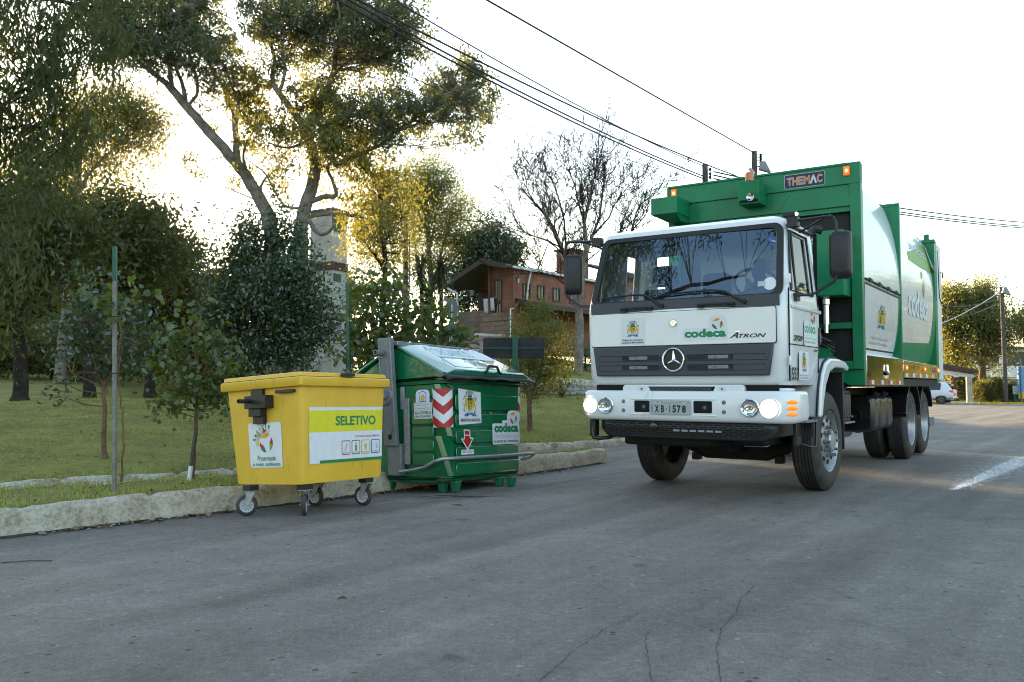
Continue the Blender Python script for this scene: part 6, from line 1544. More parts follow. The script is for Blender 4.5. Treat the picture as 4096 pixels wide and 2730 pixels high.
# ---- drooping gum tree close by on the left, its trunk outside the frame
b = Vector((-9.6, 10.5, gz(-9.6, 10.5)))
near_blobs = PB([(10,60,1.0),(60,140,1.0),(20,260,1.0),(90,60,.8),(150,40,.7),(210,60,.6),(110,180,.7),(60,330,.8),(10,420,.8),(90,430,.55),(50,520,.6),(130,290,.5),(180,130,.5),(260,30,.45),(10,590,.5),(70,640,.3,.6),(150,230,.4,.7),(240,110,.3,.7),(120,370,.35,.7),(20,680,.35,.6)], 12.5, jit=1.2)
over = [(-6.2,6.4,7.6,1.2),(-7.0,5.8,9.0,1.4),(-5.6,5.4,9.7,1.0),(-7.8,7.0,8.0,1.3),(-8.2,6.0,10,1.5),(-4.6,4.6,10.2,.7,.6),(-3.7,3.5,9.9,.6,.6),(-5.0,4.3,8.0,.45,.5)]
tree("gum_tree", "tall gum tree with drooping leaves filling the upper left corner of the photo", "tree", b,
     [([b, b+Vector((.2,-.2,3)), b+Vector((.5,-.6,6)), b+Vector((.8,-.8,9)), b+Vector((.6,-.6,12))], .34, .12), ([b+Vector((.5,-.6,6)), Vector((-8.2,8.2,9.2)), Vector((-7.2,6.8,11.0)), Vector((-6.4,5.6,12.6))], .13, .03), ([b+Vector((.4,-.4,5)), Vector((-7.8,6.5,6.8)), Vector((-6.4,4.6,8.3)), Vector((-5.0,3.2,8.9))], .12, .03), ([b+Vector((.6,-.7,7)), P(40,-60,12.3), P(130,0,12.4), P(240,20,12.5)], .09, .015), ([b+Vector((.3,-.3,4.5)), P(-60,330,12.0), P(10,240,12.3), P(100,180,12.5)], .07, .012), ([b+Vector((.3,-.3,3.5)), P(-60,520,12.0), P(0,430,12.3), P(60,400,12.5)], .05, .01)],
     near_blobs + over, M['lf_near'], 'bark_dark', twigs=260, seed=21, leaf=(.18,.036), dens=26, per=52, sig=.13, zs=1.6, droop=2.0, twr=.008)
# ---- trees added out of view so the truck's side reflects green
for k, (x, y, h) in enumerate(((20.8,26.5,5.5),(24,30.5,6.5),(28.5,35.5,6),(33.5,42,7),(40,50,7.5),(17,20,5))):
    b = Vector((x, y, rz(x, y))); rr_ = random.Random(300+k)
    bl = [(x+rr_.uniform(-1.3,1.3), y+rr_.uniform(-1.3,1.3), b.z+h*q, rr_.uniform(.9,1.4)) for q in (.35,.5,.6,.7,.8,.45)]
    tree("added_reflection_tree", "leafy tree added out of view across the road, to be reflected in the side of the truck", "tree", b, [([b, b+Vector((.1,0,h*.5)), b+Vector((0,0,h*.85))], .14, .05)], bl, M['lf_shrub'], 'bark_dark', seed=300+k, leaf=(.3,.16), dens=18, per=30, sig=.4, out=0, group="added trees out of view", trunkn=6)
# ---- trees of the left park
def park_tree(px, ybase, Y, limbs, blobs, label, mat, bark, name="park_tree", r0=.2, seed=1, dens=34, per=62, sig=.33, leaf=(.18,.075), twigs=40, jit=1.5, s=1.0, grp="trees in the park on the left", **kw):
    b = ground_at(px, ybase, Y)
    L_ = [([b] + PL(limbs[0], Y), r0, r0*.45)] + [(PL(l, Y, .8), r0*.4, r0*.08) for l in limbs[1:]]
    return tree(name, label, "tree", b, L_, PB(blobs, Y, s, jit, seed), M[mat], bark, twigs=twigs, seed=seed, dens=dens, per=per, sig=sig, leaf=leaf, group=grp, **kw)
park_tree(45, 930, 21, [[(48,860),(45,800),(40,740),(42,660),(50,560)],[(45,760),(10,700),(-30,640)],[(42,720),(90,660),(150,600),(210,560)],[(42,680),(100,600),(150,520)]],
     [(20,545,.9),(90,540,1.0),(160,540,1.0),(60,625,.6,.3),(140,610,.7,.4),(-20,620,1.0),(-40,520,1.2),(110,480,.8),(20,480,.9),(190,580,.7,.7),(30,700,.4,.3),(-30,720,.8)], "dark tree with pale blotched trunk at far left, sun glowing through it", 'lf_dark', 'bark_dark', r0=.19, seed=31, twigs=70)
park_tree(205, 925, 25, [[(205,880),(206,820),(200,740),(205,640),(215,560)],[(203,760),(250,680),(290,610)],[(203,720),(160,640),(130,580)]],
     [(180,520,1.1),(250,520,1.2),(320,530,1.1),(230,590,1.0),(300,600,1.0),(170,600,.9),(370,570,.9),(260,660,.8,.7),(340,660,.7,.7),(190,680,.8,.6)], "dark spreading tree in mid park, its trunk seen left of the tall stake", 'lf_dark', 'bark_dark', r0=.2, seed=32, twigs=60)
park_tree(345, 910, 30, [[(345,860),(350,780),(352,700),(350,620)],[(350,720),(310,650)],[(350,700),(395,620)]],
     [(330,530,1.1),(390,560,1.1),(360,620,1.3),(420,620,.9),(300,620,1.2),(400,690,1.0),(340,700,1.2),(290,690,1.0),(370,510,.6,.7),(425,570,.5,.7),(440,650,.5,.6)], "dark rounded tree with ragged right outline, right of the tall stake", 'lf_dark', 'bark_dark', r0=.2, seed=33, twigs=40)
park_tree(440, 905, 33, [[(440,850),(445,780),(450,700)],[(446,780),(470,720)]],
     [(440,700,1.1),(480,690,.9),(420,760,1.3),(490,770,1.1),(380,780,1.2),(460,640,.6,.6),(515,740,.6,.7),(420,640,.7,.6)], "low dark tree in the park behind the small bushy tree", 'lf_dark', 'bark_dark', r0=.16, seed=34, twigs=30)
park_tree(140, 900, 38, [[(150,760),(160,640),(170,520),(178,420),(185,330)],[(165,560),(220,460),(270,380)],[(170,520),(130,430),(110,360)],[(178,440),(240,360),(310,300)],[(185,350),(190,260)]],
     [(190,250,1.4),(250,270,1.4),(310,270,1.3),(345,300,1.0),(140,300,1.4),(230,330,1.4),(300,330,1.1),(330,340,.7),(110,370,1.3),(180,380,1.4),(260,400,.9,.6),(90,430,1.3),(150,450,1.2,.8),(220,450,.8,.5),(320,260,.8),(280,240,.9),(200,480,.7,.5),(60,360,1.3),(290,460,.6,.4),(240,490,.6,.4),(360,345,.35,.5),(350,275,.4,.5),(330,235,.4,.5),(270,215,.5,.6),(215,215,.5,.6),(330,390,.4,.4),(290,395,.6,.4),(355,400,.3,.3),(310,430,.4,.3)], "tall golden backlit gum tree behind the dark park trees", 'lf_euc', 'bark_grey', name="gum_tree", r0=.26, seed=35, twigs=120, dens=30, per=60, sig=.42, leaf=(.18,.065), droop=.8)
# undergrowth closing off the park
def bush(px, py, Y, r_, label, mat, seed, leaf=(.12,.06), flat=.8, dens=40, per=40, grp=None, name="bush", zoff=0):
    p = P(px, py, Y); b = Vector((p.x, p.y, gz(p.x, p.y)))
    bl = []; rr_ = random.Random(seed)
    for k in range(9): bl.append((p.x + rr_.uniform(-1,1)*r_*.8, p.y + rr_.uniform(-.6,.6)*r_, b.z + r_*(.35+.75*rr_.random()) + zoff, r_*rr_.uniform(.35,.6)))
    return tree(name, label, "bush", b, [([b, b + Vector((0,0,r_*.9))], .05, .02), ([b, b + Vector((r_*.4,0,r_*.8))], .03, .01), ([b, b + Vector((-r_*.4,.1,r_*.8))], .03, .01)], bl, M[mat], 'bark_dark', seed=seed, leaf=leaf, dens=dens, per=per, sig=.2, group=grp, trunkn=6)
for k, (px, Y, r_) in enumerate(((-60,40,2.2),(30,44,2.4),(120,42,2.0),(230,40,2.2),(300,44,2.0),(380,38,2.0),(470,36,2.0),(560,34,2.0),(640,32,1.8))):
    bush(px, 800, Y, r_, "dark undergrowth bush along the back of the park lawn", 'lf_dark', 60+k, grp="undergrowth along the back of the park", leaf=(.2,.1), dens=22, per=36)
# ---- belt of wood behind the park, against the sun
rw_ = random.Random(77)
for i in range(22):
    row = i % 2; px = -270 + i*50; Yw = (54 if row == 0 else 63) + rw_.uniform(-2, 2) + (4 if px > 520 else 0)
    b = ground_at(px, 800, Yw); ytop = (560 if px < 330 else 628) + rw_.uniform(-18, 18); zt = P(px, ytop, Yw).z; H = zt - b.z
    bl = [(b.x + rw_.uniform(-1.6,1.6), b.y + rw_.uniform(-1.2,1.2), b.z + H*q, rw_.uniform(1.3,1.9)) for q in (.1,.2,.3,.42,.52,.62,.70,.76,.80)]
    tree("wood_tree", "dark leafy tree in the belt of wood behind the park", "tree", b, [([b, b+Vector((.2,0,H*.3)), b+Vector((0,0,H*.5))], .2, .06), ([b+Vector((.1,0,H*.3)), b+Vector((1.2,0,H*.65))], .07, .03)], bl, M['lf_dark'], 'bark_dark', seed=200+i, leaf=(.42,.24), dens=11 if not -40 < px < 120 else 4, per=34, sig=.55, droop=.3, group="belt of wood behind the park", trunkn=6)
# ---- the two big gum trees
bY = 28.0
b = ground_at(625, 860, bY)
tree("gum_tree", "big gum tree with pale trunk leaning to the left and long bare forks", "tree", b,
     [([b] + PL([(628,760),(626,640),(622,520),(600,465),(572,415),(528,358),(470,292),(430,247),(385,195)], bY), .30, .13),
      (PL([(385,195),(330,150),(285,115),(240,80)], bY, .5), .10, .03), (PL([(395,205),(385,140),(355,80),(330,30)], bY, -.5), .09, .03), (PL([(430,247),(420,200),(400,140),(385,60),(380,0)], bY, .4), .09, .03),
      (PL([(430,247),(455,210),(440,150),(420,90),(410,20)], bY, -.6), .07, .02), (PL([(545,375),(542,310),(535,250),(512,200),(488,160),(450,90),(430,30)], bY, .8), .13, .03), (PL([(540,300),(548,240),(530,190),(520,160)], bY, -.8), .08, .03), (PL([(572,415),(560,350),(585,290),(590,240)], bY, -.9), .06, .02),
      (PL([(620,520),(600,430),(640,380),(670,330)], bY, .9), .06, .02), (PL([(600,465),(540,440),(500,425),(470,420)], bY, .4), .03, .01), (PL([(528,358),(470,372),(420,385)], bY, .3), .025, .01)],
     PB([(235,40,.9),(290,60,1.0),(350,40,1.1),(410,50,1.1),(465,70,1.0),(300,110,.9),(260,90,.7,.8),(370,110,1.0),(430,120,1.0),(490,130,.9),(505,90,.7,.8),(330,10,1.0),(400,0,1.0),(470,20,.8),(220,10,.8),(440,165,.5,.7),(350,160,.5,.6)], bY, jit=1.5), M['lf_euc_dark'], 'bark_grey', twigs=420, seed=41, leaf=(.17,.06), dens=27, per=70, sig=.165, droop=.9, twr=.012, out=.12, group="two big gum trees behind the lawn")
tg = COL.objects.get("gum_tree.002")
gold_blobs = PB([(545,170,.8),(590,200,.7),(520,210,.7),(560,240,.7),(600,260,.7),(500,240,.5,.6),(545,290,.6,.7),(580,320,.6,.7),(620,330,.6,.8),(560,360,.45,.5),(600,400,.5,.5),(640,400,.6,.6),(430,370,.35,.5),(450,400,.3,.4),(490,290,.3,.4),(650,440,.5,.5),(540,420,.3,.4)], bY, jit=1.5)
foliage("crown", tg, gold_blobs, M['lf_euc'], seed=42, origin=tuple(b), leaf=(.17,.06), dens=25, per=62, sig=.165, out=.15, droop=.9)  # golden part of the crown: backlight put into a warmer leaf colour
cY = 27.0
b = ground_at(690, 860, cY)
tC = tree("gum_tree", "big gum tree with twisted hooked limbs and spreading crown reaching over the power cables", "tree", b,
     [([b] + PL([(688,760),(690,640),(692,540),(698,488),(716,430),(724,380),(712,325),(692,280)], cY), .28, .15),
      (PL([(692,280),(650,225),(628,190),(630,130),(612,70),(600,10)], cY, .6), .13, .03), (PL([(640,215),(655,170),(650,110),(660,40)], cY, -.6), .07, .02), (PL([(700,290),(742,225),(766,165),(772,110),(782,60),(775,0)], cY, -.7), .13, .03), (PL([(760,180),(800,140),(850,110),(900,95)], cY, .7), .06, .02),
      (PL([(710,465),(745,452),(772,450),(766,420),(752,385),(772,365),(800,340)], cY, -.5), .10, .03), (PL([(690,480),(650,470),(610,400),(570,370)], cY, .7), .05, .02), (PL([(770,380),(830,352),(880,330),(905,305),(960,270),(1020,225),(1060,190)], cY, -.8), .09, .02), (PL([(905,305),(960,285),(1020,280),(1080,270)], cY, .5), .05, .015), (PL([(724,380),(760,330),(790,290),(850,260)], cY, 1.0), .07, .02),
      (PL([(712,325),(660,340),(620,330)], cY, -.8), .06, .02), (PL([(696,500),(755,492),(830,500),(880,520),(935,545)], cY, .6), .08, .02), (PL([(705,500),(735,540),(765,520),(760,480)], cY, -.6), .08, .03)],
     PB([(600,40,.8),(640,60,.9),(690,40,1.0),(740,60,1.0),(790,40,1.0),(840,50,1.0),(890,40,1.0),(935,60,.8),(940,110,.6),(880,110,.9),(820,110,.9),(760,120,.8),(700,110,.8),(640,130,.7,.8),(860,160,.6),(910,160,.5),(800,170,.6,.8),(600,120,.5,.6),(880,10,.9),(780,0,.9),(660,0,.8)]
       + [(840,250,.8),(885,225,.7),(880,270,.8),(930,250,.7),(970,225,.7),(1010,205,.7),(1050,195,.7),(1085,180,.6),(1080,135,.5),(1060,160,.6),(1105,225,.55),(1080,260,.6),(1040,250,.7),(1000,265,.6),(960,285,.5),(1110,270,.45,.8),(1090,310,.4,.6),(1050,300,.35,.5),(900,310,.6),(940,330,.4,.6)], cY, jit=1.6), M['lf_euc_dark'], 'bark_grey', twigs=520, seed=43, leaf=(.17,.06), dens=27, per=70, sig=.165, droop=.9, twr=.012, out=.12, group="two big gum trees behind the lawn")
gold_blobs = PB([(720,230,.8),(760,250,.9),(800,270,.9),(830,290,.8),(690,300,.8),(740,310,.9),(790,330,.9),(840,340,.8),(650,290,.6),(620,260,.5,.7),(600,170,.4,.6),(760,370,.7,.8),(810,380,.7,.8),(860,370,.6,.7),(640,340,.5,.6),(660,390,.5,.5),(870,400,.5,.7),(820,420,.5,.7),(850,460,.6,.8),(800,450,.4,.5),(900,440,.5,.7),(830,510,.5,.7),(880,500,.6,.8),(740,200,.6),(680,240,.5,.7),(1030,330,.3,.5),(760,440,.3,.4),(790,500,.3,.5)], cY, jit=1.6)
foliage("crown", tC, gold_blobs, M['lf_euc'], seed=44, origin=tuple(b), leaf=(.17,.06), dens=26, per=66, sig=.165, out=.15, droop=.9)  # warmer leaf copy again, painting the backlit middle of the crown
# ---- trees between tower and house
def hill_tree(name, label, px, yb, Y, limbs, blobs, mat, bark, r0, seed, cat="tree", **kw):
    b = ground_at(px, yb, Y); L_ = [([b] + PL(limbs[0], Y), r0, r0*.5)] + [(PL(l, Y, .6), r0*.5, r0*.1) for l in limbs[1:]]
    return tree(name, label, cat, b, L_, PB(blobs, Y, Y/37 if Y > 44 else 1, 1.2, seed), M[mat], bark, seed=seed, **kw)
hill_tree("broad_tree", "tall yellow green tree with many thin trunks, behind the utility pole", 985, 740, 48, [[(985,700),(990,640),(985,560),(980,480),(985,400)],[(990,680),(1010,600),(1030,520),(1050,460)],[(985,690),(960,620),(950,520),(955,440)],[(990,660),(1040,600),(1070,560)],[(985,600),(1000,500),(1010,420)]],
     [(985,390,.9),(960,420,1.0),(1010,420,1.0),(980,460,1.2),(940,470,1.0),(1030,470,1.1),(1065,480,.8),(1000,520,1.3),(950,530,1.1),(1050,530,1.2),(1085,560,.9),(1010,580,1.0,.8),(1060,600,.9,.7),(960,590,.9,.7),(1000,640,.7,.6),(930,430,.7),(940,620,.6,.5),(1000,370,.5,.7),(1040,420,.6,.7)], 'lf_gold', 'bark_grey', .2, 51, leaf=(.16,.05), dens=40, per=52, sig=.36, droop=.9, twigs=90, twr=.02)
hill_tree("broad_tree", "dark broad leaved tree left of the bare tree, behind the house roof", 1110, 760, 48, [[(1110,700),(1115,640),(1110,570)],[(1112,650),(1150,600),(1180,580)],[(1112,640),(1080,590)]],
     [(1090,560,.8),(1130,560,.9),(1165,575,.8),(1110,600,1.0),(1150,610,.9),(1085,620,.8),(1180,600,.5),(1060,640,.8,.8),(1130,520,.5,.7),(1100,650,.7,.7),(1050,680,.8,.8),(1080,700,.8,.8)], 'lf_laurel', 'bark_dark', .14, 52, leaf=(.22,.10), dens=60, per=30, sig=.3, droop=.4, twigs=40, twr=.018)
hill_tree("gum_tree", "slender gum tree left of the utility pole with dark hanging foliage", 880, 760, 30, [[(880,700),(885,620),(880,540),(870,460)],[(883,620),(840,560),(810,540)],[(880,560),(920,500)]],
     [(860,440,.7),(890,470,.9),(850,500,.9),(900,520,.8),(870,550,.9),(835,540,.7),(900,400,.6),(920,440,.6),(915,560,.6,.7),(880,410,.5,.7),(820,580,.5,.6),(860,590,.6,.6),(900,600,.5,.6)], 'lf_euc', 'bark_dark', .13, 53, leaf=(.15,.055), dens=46, per=44, sig=.3, droop=.9, twigs=80, twr=.016)
hill_tree("feathery_tree", "pale feathery golden tree low behind the utility pole", 925, 770, 41, [[(930,720),(925,670),(900,620),(860,590),(820,580)],[(925,690),(890,650),(850,640)],[(928,690),(935,630),(930,580)]],
     [(820,580,.7,.6),(850,600,.7,.6),(880,610,.7,.6),(830,620,.6,.5),(910,640,.7,.6),(860,650,.6,.6),(830,660,.8),(810,690,.8),(900,680,.7,.6),(940,650,.7,.6),(850,700,.8,.8),(960,690,.8,.7),(900,720,.8,.8)], 'lf_gold', 'bark_tan', .13, 54, leaf=(.12,.045), dens=40, per=44, sig=.34, droop=.3, twigs=80, twr=.014)
def yucca(px, yt, Y, label, seed, rad=.75, n=170):
    p = P(px, yt, Y); b = Vector((p.x, p.y, gz(p.x, p.y))); t = thing("yucca", label, "yucca", b, group="yuccas left of the house"); r = random.Random(seed)
    mb = MB(); mb.tube([(0,0,-.1),(.05,0,(p.z-b.z)*.5),(0,0,p.z-b.z)], [.11,.08,.07], 'bark_dark', 8); mb.build("trunk", t)
    V = []
    for i in range(n):
        e = r.uniform(-1.35, 1.1); a = r.uniform(0, 2*pi); d = Vector((cos(a)*cos(e), sin(a)*cos(e), sin(e))); s = Vector((-sin(a), cos(a), 0)); L_ = rad*r.uniform(.7,1.15); o = Vector((0,0,p.z-b.z + r.uniform(-.5,.15)))
        w = .03; V.append([o + s*w*.4, o + d*L_*.5 + s*w, o + d*L_ + Vector((0,0,-.12*L_)), o + d*L_*.5 - s*w])
    raw_mesh("crown", np.array([[tuple(q) for q in v] for v in V]), 4, [M['lf_yucca']], t)
yucca(968, 610, 33, "tall yucca with spiky head just right of the utility pole", 1); yucca(1012, 605, 33.5, "yucca with the fullest spiky head, left of the house", 2, .9, 220); yucca(985, 668, 32.5, "lowest yucca with hanging dead leaves, left of the house", 3)
# ---- bare trees
def bare_tree(name, label, base, stems, Y, seed, r0, depth=3, n2=5):
    base = Vector(base); t = thing(name, label, "tree", base); mb = MB(); r = random.Random(seed); tw = MB()
    def grow(p, d, L_, rad, lev):
        rad = max(rad, .011)
        pts = [p]; q = p.copy(); dd = d.copy()
        for i in range(4):
            dd = (dd + Vector((r.gauss(0,.16), r.gauss(0,.16), r.gauss(.05,.12)))).normalized(); q = q + dd*L_/4; pts.append(q.copy())
        mb.tube([x - base for x in pts], [rad*(1-.17*i) for i in range(5)], 'bark_dark', 5 if lev < 2 else 4, cap=False)
        if lev < depth:
            for i in range(r.randint(2, 4)):
                k = r.randint(1, 4); nd = (dd + Vector((r.gauss(0,.6), r.gauss(0,.5), r.gauss(.15,.4)))).normalized(); grow(pts[k], nd, L_*r.uniform(.5,.75), rad*.5, lev+1)
    for si, (pts, ra, rb) in enumerate(stems):
        Q = [base] + PL(pts, Y, r.uniform(-.8,.8)) if si == 0 else PL(pts, Y, r.uniform(-1,1))
        n = len(Q); rs = [ra + (rb-ra)*i/(n-1) for i in range(n)]
        mb.tube([q - base for q in Q], rs, 'bark_grey' if ra > .06 else 'bark_dark', 9 if ra > .06 else 6)
        lo = n//2 if si == 0 else 1
        for i in range(lo, n):
            d = (Q[i] - Q[i-1]).normalized()
            for k in range(n2 if i > lo else 1):
                nd = (d*1.1 + Vector((r.gauss(0,.5), r.gauss(0,.5), r.gauss(.3,.3)))).normalized(); grow(Q[i-1].lerp(Q[i], r.random()), nd, r.uniform(.9,1.7), max(.016, rs[i]*.45), 1)
    mb.build("trunk", t, angle=60)
    return t
bY2 = 32.0
b = ground_at(1329, 860, bY2)
bare_tree("bare_tree", "leafless tree with mottled trunk and upright bare branches in front of the brick house", b,
   [([(1331,800),(1332,740),(1330,710),(1318,670),(1305,610),(1290,570),(1268,520),(1250,490),(1222,460),(1195,432)], .19, .025),
    ([(1331,725),(1338,640),(1348,570),(1342,510),(1352,470),(1362,420),(1368,400)], .12, .02), ([(1306,615),(1300,560),(1296,505),(1282,450),(1268,415)], .055, .02), ([(1345,590),(1360,545),(1378,500),(1384,450),(1390,415)], .07, .02), ([(1342,510),(1330,470),(1322,430),(1310,400)], .045, .015), ([(1364,540),(1400,500),(1412,470),(1430,450)], .04, .015), ([(1290,570),(1250,550),(1215,540),(1185,520)], .035, .012), ([(1320,672),(1280,640),(1240,625),(1205,630)], .03, .01), ([(1348,600),(1380,575),(1420,545)], .03, .01)], bY2, 5, .2, depth=4, n2=4)
b = ground_at(1440, 800, 33)
bare_tree("bare_tree", "smaller leafless tree partly hidden behind the truck cab", b, [([(1436,640),(1440,580),(1452,530),(1462,490),(1470,470)], .09, .02), ([(1440,580),(1425,540),(1432,505)], .05, .015), ([(1452,530),(1480,500),(1492,478)], .03, .01)], 33, 6, .1, depth=4, n2=4)
p = P(1235,590,31); hill_tree("thin_leaved_tree", "sparse fine leaved tree in front of the bare branches, over the house roof", 1215, 740, 47, [[(1218,700),(1225,650),(1240,610),(1260,560)],[(1222,670),(1250,620),(1285,600)],[(1225,650),(1200,600),(1190,560)]],
     [(1200,560,.5,.5),(1235,560,.5,.5),(1225,600,.6,.6),(1260,590,.5,.5),(1280,610,.4,.5),(1205,620,.5,.6),(1250,630,.5,.5),(1275,640,.4,.5),(1180,520,.4,.4),(1150,480,.3,.35),(1170,590,.4,.6)], 'lf_euc_dark', 'bark_dark', .06, 55, leaf=(.10,.035), dens=38, per=22, sig=.22, droop=.5, twigs=120, twr=.008)
# shrubs near the house
for (px, py, Y, r_, lab, mt, sd) in ((1300,760,29,.6,"dark green bush right of the lawn tree, under the house wall",'lf_shrub',71),(1345,745,36,1.0,"green bush behind the bare trunk",'lf_laurel',73),(1130,800,23,.55,"low yellow green shrub behind the sign board",'lf_gold',74),(1290,835,22.5,.5,"low sunlit shrub beside the upper road",'lf_gold',75),(1050,760,30,.55,"dense bush at the foot of the yuccas",'lf_laurel',76),(960,760,29,1.1,"sunlit bush below the utility pole",'lf_shrub',77)):
    bush(px, py, Y, r_, lab, mt, sd, leaf=(.09,.04), dens=60, per=40, zoff=.0)
# ================================================================== house on the hill
M['brick'] = None
def brick_mat(name, c1, c2, mortar, scale, w=.5, h=.25):
    m, n, l, b_ = nodes_mat(name); tc = n.new("ShaderNodeTexCoord"); mp = n.new("ShaderNodeMapping"); mp.inputs["Rotation"].default_value = (pi/2, 0, 0)
    sx = n.new("ShaderNodeSeparateXYZ"); cb_ = n.new("ShaderNodeCombineXYZ"); ad = n.new("ShaderNodeMath"); ad.operation = 'ADD'
    l.new(tc.outputs["Object"], sx.inputs[0]); l.new(sx.outputs["X"], ad.inputs[0]); l.new(sx.outputs["Y"], ad.inputs[1]); l.new(ad.outputs[0], cb_.inputs["X"]); l.new(sx.outputs["Z"], cb_.inputs["Y"])
    br = n.new("ShaderNodeTexBrick"); br.inputs["Scale"].default_value = scale; br.inputs["Color1"].default_value = (*c1, 1); br.inputs["Color2"].default_value = (*c2, 1); br.inputs["Mortar"].default_value = (*mortar, 1)
    br.inputs["Brick Width"].default_value = w; br.inputs["Row Height"].default_value = h; br.inputs["Mortar Size"].default_value = .03
    l.new(cb_.outputs[0], br.inputs["Vector"]); no = n.new("ShaderNodeTexNoise"); no.inputs["Scale"].default_value = 1.2; no.inputs["Detail"].default_value = 6; l.new(tc.outputs["Object"], no.inputs["Vector"])
    mx = n.new("ShaderNodeMix"); mx.data_type = 'RGBA'; mx.blend_type = 'MULTIPLY'; mx.inputs["Factor"].default_value = .7; rp = n.new("ShaderNodeValToRGB"); rp.color_ramp.elements[0].position = .3; rp.color_ramp.elements[0].color = (.45,.42,.42,1); rp.color_ramp.elements[1].position = .65; rp.color_ramp.elements[1].color = (1.05,1.03,1.0,1)
    l.new(no.outputs["Fac"], rp.inputs["Fac"]); l.new(br.outputs["Color"], mx.inputs["A"]); l.new(rp.outputs["Color"], mx.inputs["B"]); l.new(mx.outputs["Result"], b_.inputs["Base Color"]); b_.inputs["Roughness"].default_value = .9
    return m
M['brick'] = brick_mat("red_brick", (.33,.125,.072), (.25,.09,.052), (.24,.155,.12), 3.0)
M['stone'] = brick_mat("stone_wall", (.25,.17,.13), (.31,.23,.185), (.19,.14,.11), 1.6, .6, .35)
M['rooftile'] = pm('grey_roof_tiles', (.075,.075,.08), .7, var=.3, scale=8, bump=.4, bscale=12)
M['darkwood'] = pm('dark_wood', (.055,.035,.025), .7, var=.25, scale=10)
M['pane'] = pm('window_pane', (.05,.05,.05), .06, var=.15, scale=2, spec=.8)
M['conc'] = ground_mat("stained_concrete", ((.22,.20,.17),(.38,.36,.31),(.48,.46,.42),(.56,.54,.50)), (1.0, 9), .2)
M['conc_shade'] = ground_mat("shaded_face_concrete", ((.36,.37,.38),(.46,.47,.48),(.52,.53,.54),(.58,.59,.60)), (1.0, 9), .15)  # concrete copy with the shade of the tower's right face in its colour
HR = Vector((.085, 38.0, 0)); hx = Vector((.61,.79,0)).normalized(); hy = Vector((-.79,.61,0)).normalized()
house = thing("brick_house", "red brick house on the hill with low grey roof, small square windows and stone base", "house", HR, (0, 0, atan2(hx.y, hx.x)))
mb = MB(); mb.prism([(.0,.05,2.5),(.0,1.28,2.5),(.0,1.28,6.50),(.0,.05,6.20)], (.02,0,0), 'brick'); mb.bx(.0,9.0,.05,.07,2.5,6.25,'brick'); mb.bx(.02,9.0,.07,1.28,2.5,6.15,'brick'); mb.build("wall", house)
mb = MB(); mb.prism([(-.75,-.12,6.33),(-.75,1.24,6.66),(-.75,3.50,5.66),(-.75,3.50,5.58),(-.75,1.24,6.54),(-.75,-.12,6.22)], (9.8,0,0), 'rooftile'); roof = mb.build("roof", house)
mb = MB(); mb.prism([(-.80,-.14,6.36),(-.80,1.24,6.69),(-.80,3.54,5.69),(-.80,3.54,5.46),(-.80,1.24,6.45),(-.80,-.14,6.14)], (.06,0,0), 'darkwood'); mb.build("barge_board", roof)
mb = MB(); mb.tube([(-.3,-.16,6.25),(9,-.16,6.25)], .055, 'white_matt', 8); mb.build("gutter", roof)
mb = MB(); mb.tube([(1.1,-.12,6.2),(1.02,-.02,5.6),(.92,.0,4.75)], .045, 'white_matt', 8); mb.build("downpipe", house)
def hwin(parent, face, a0, a1, z0, z1, bars=1):
    if face == 'R': T_ = lambda u, v, w: (u, .05 - w, v)
    else: T_ = lambda u, v, w: (.0 - w, u, v)
    mb = MB(T=T_); f = .055
    for q in ((a0-f,z0-f,a1+f,z0),(a0-f,z1,a1+f,z1+f),(a0-f,z0,a0,z1),(a1,z0,a1+f,z1)): mb.prism([(q[0],q[1],0),(q[2],q[1],0),(q[2],q[3],0),(q[0],q[3],0)], (0,0,.05), 'darkwood')
    for k in range(bars): u = a0 + (a1-a0)*(k+1)/(bars+1); mb.prism([(u-.02,z0,0),(u+.02,z0,0),(u+.02,z1,0),(u-.02,z1,0)], (0,0,.03), 'darkwood')
    o = mb.build("window", parent); mb = MB(T=T_); mb.rect(a0,z0,a1,z1,'pane',lay=.012); mb.build("pane", o)
for a in (.75, 1.85, 3.1, 4.5): hwin(house, 'R', a, a+.45, 5.05, 5.60)
hwin(house, 'L', .72, 1.05, 4.85, 5.75, 2); hwin(house, 'L', .72, 1.0, 4.25, 4.70, 1)
mb = MB(); mb.prism([(.2,-1.55,4.55),(.2,.05,4.88),(.2,.05,4.80),(.2,-1.55,4.42)], (8.5,0,0), 'rooftile'); mb.prism([(.15,-1.6,4.60),(.15,.05,4.93),(.15,.05,4.72),(.15,-1.6,4.36)], (.06,0,0), 'darkwood'); mb.bx(.2,8.7,-1.62,-1.56,4.36,4.56,'darkwood'); mb.build("lower_roof", house)
mb = MB(); mb.bx(1.2,8.5,-.02,.045,2.6,4.5,'brick'); mb.build("lower_wall", house)
mb = MB(); mb.bx(5.3,6.7,.4,1.4,6.0,7.75,'brick'); mb.bx(5.2,6.8,.3,1.5,7.75,7.83,'rooftile'); mb.bx(5.9,6.4,.36,.41,7.0,7.4,'void'); mb.build("chimney", roof)
mb = MB(); mb.prism([(7.0,-.5,6.9),(7.0,2.2,7.7),(7.0,2.2,7.6),(7.0,-.5,6.75)], (5.5,0,0), 'rooftile'); mb.bx(7.2,12.3,-.1,0,2.6,6.9,'brick'); mb.bx(7.0,12.4,-.55,-.48,6.7,6.9,'darkwood'); mb.build("rear_wing", house)
mb = MB(); mb.bx(-.06,.0,1.24,3.4,2.5,4.45,'stone'); mb.bx(-.08,.02,.0,1.30,2.4,3.95,'stone'); mb.bx(-.08,-.02,.0,1.9,3.9,4.3,'stone'); mb.build("stone_base", house)
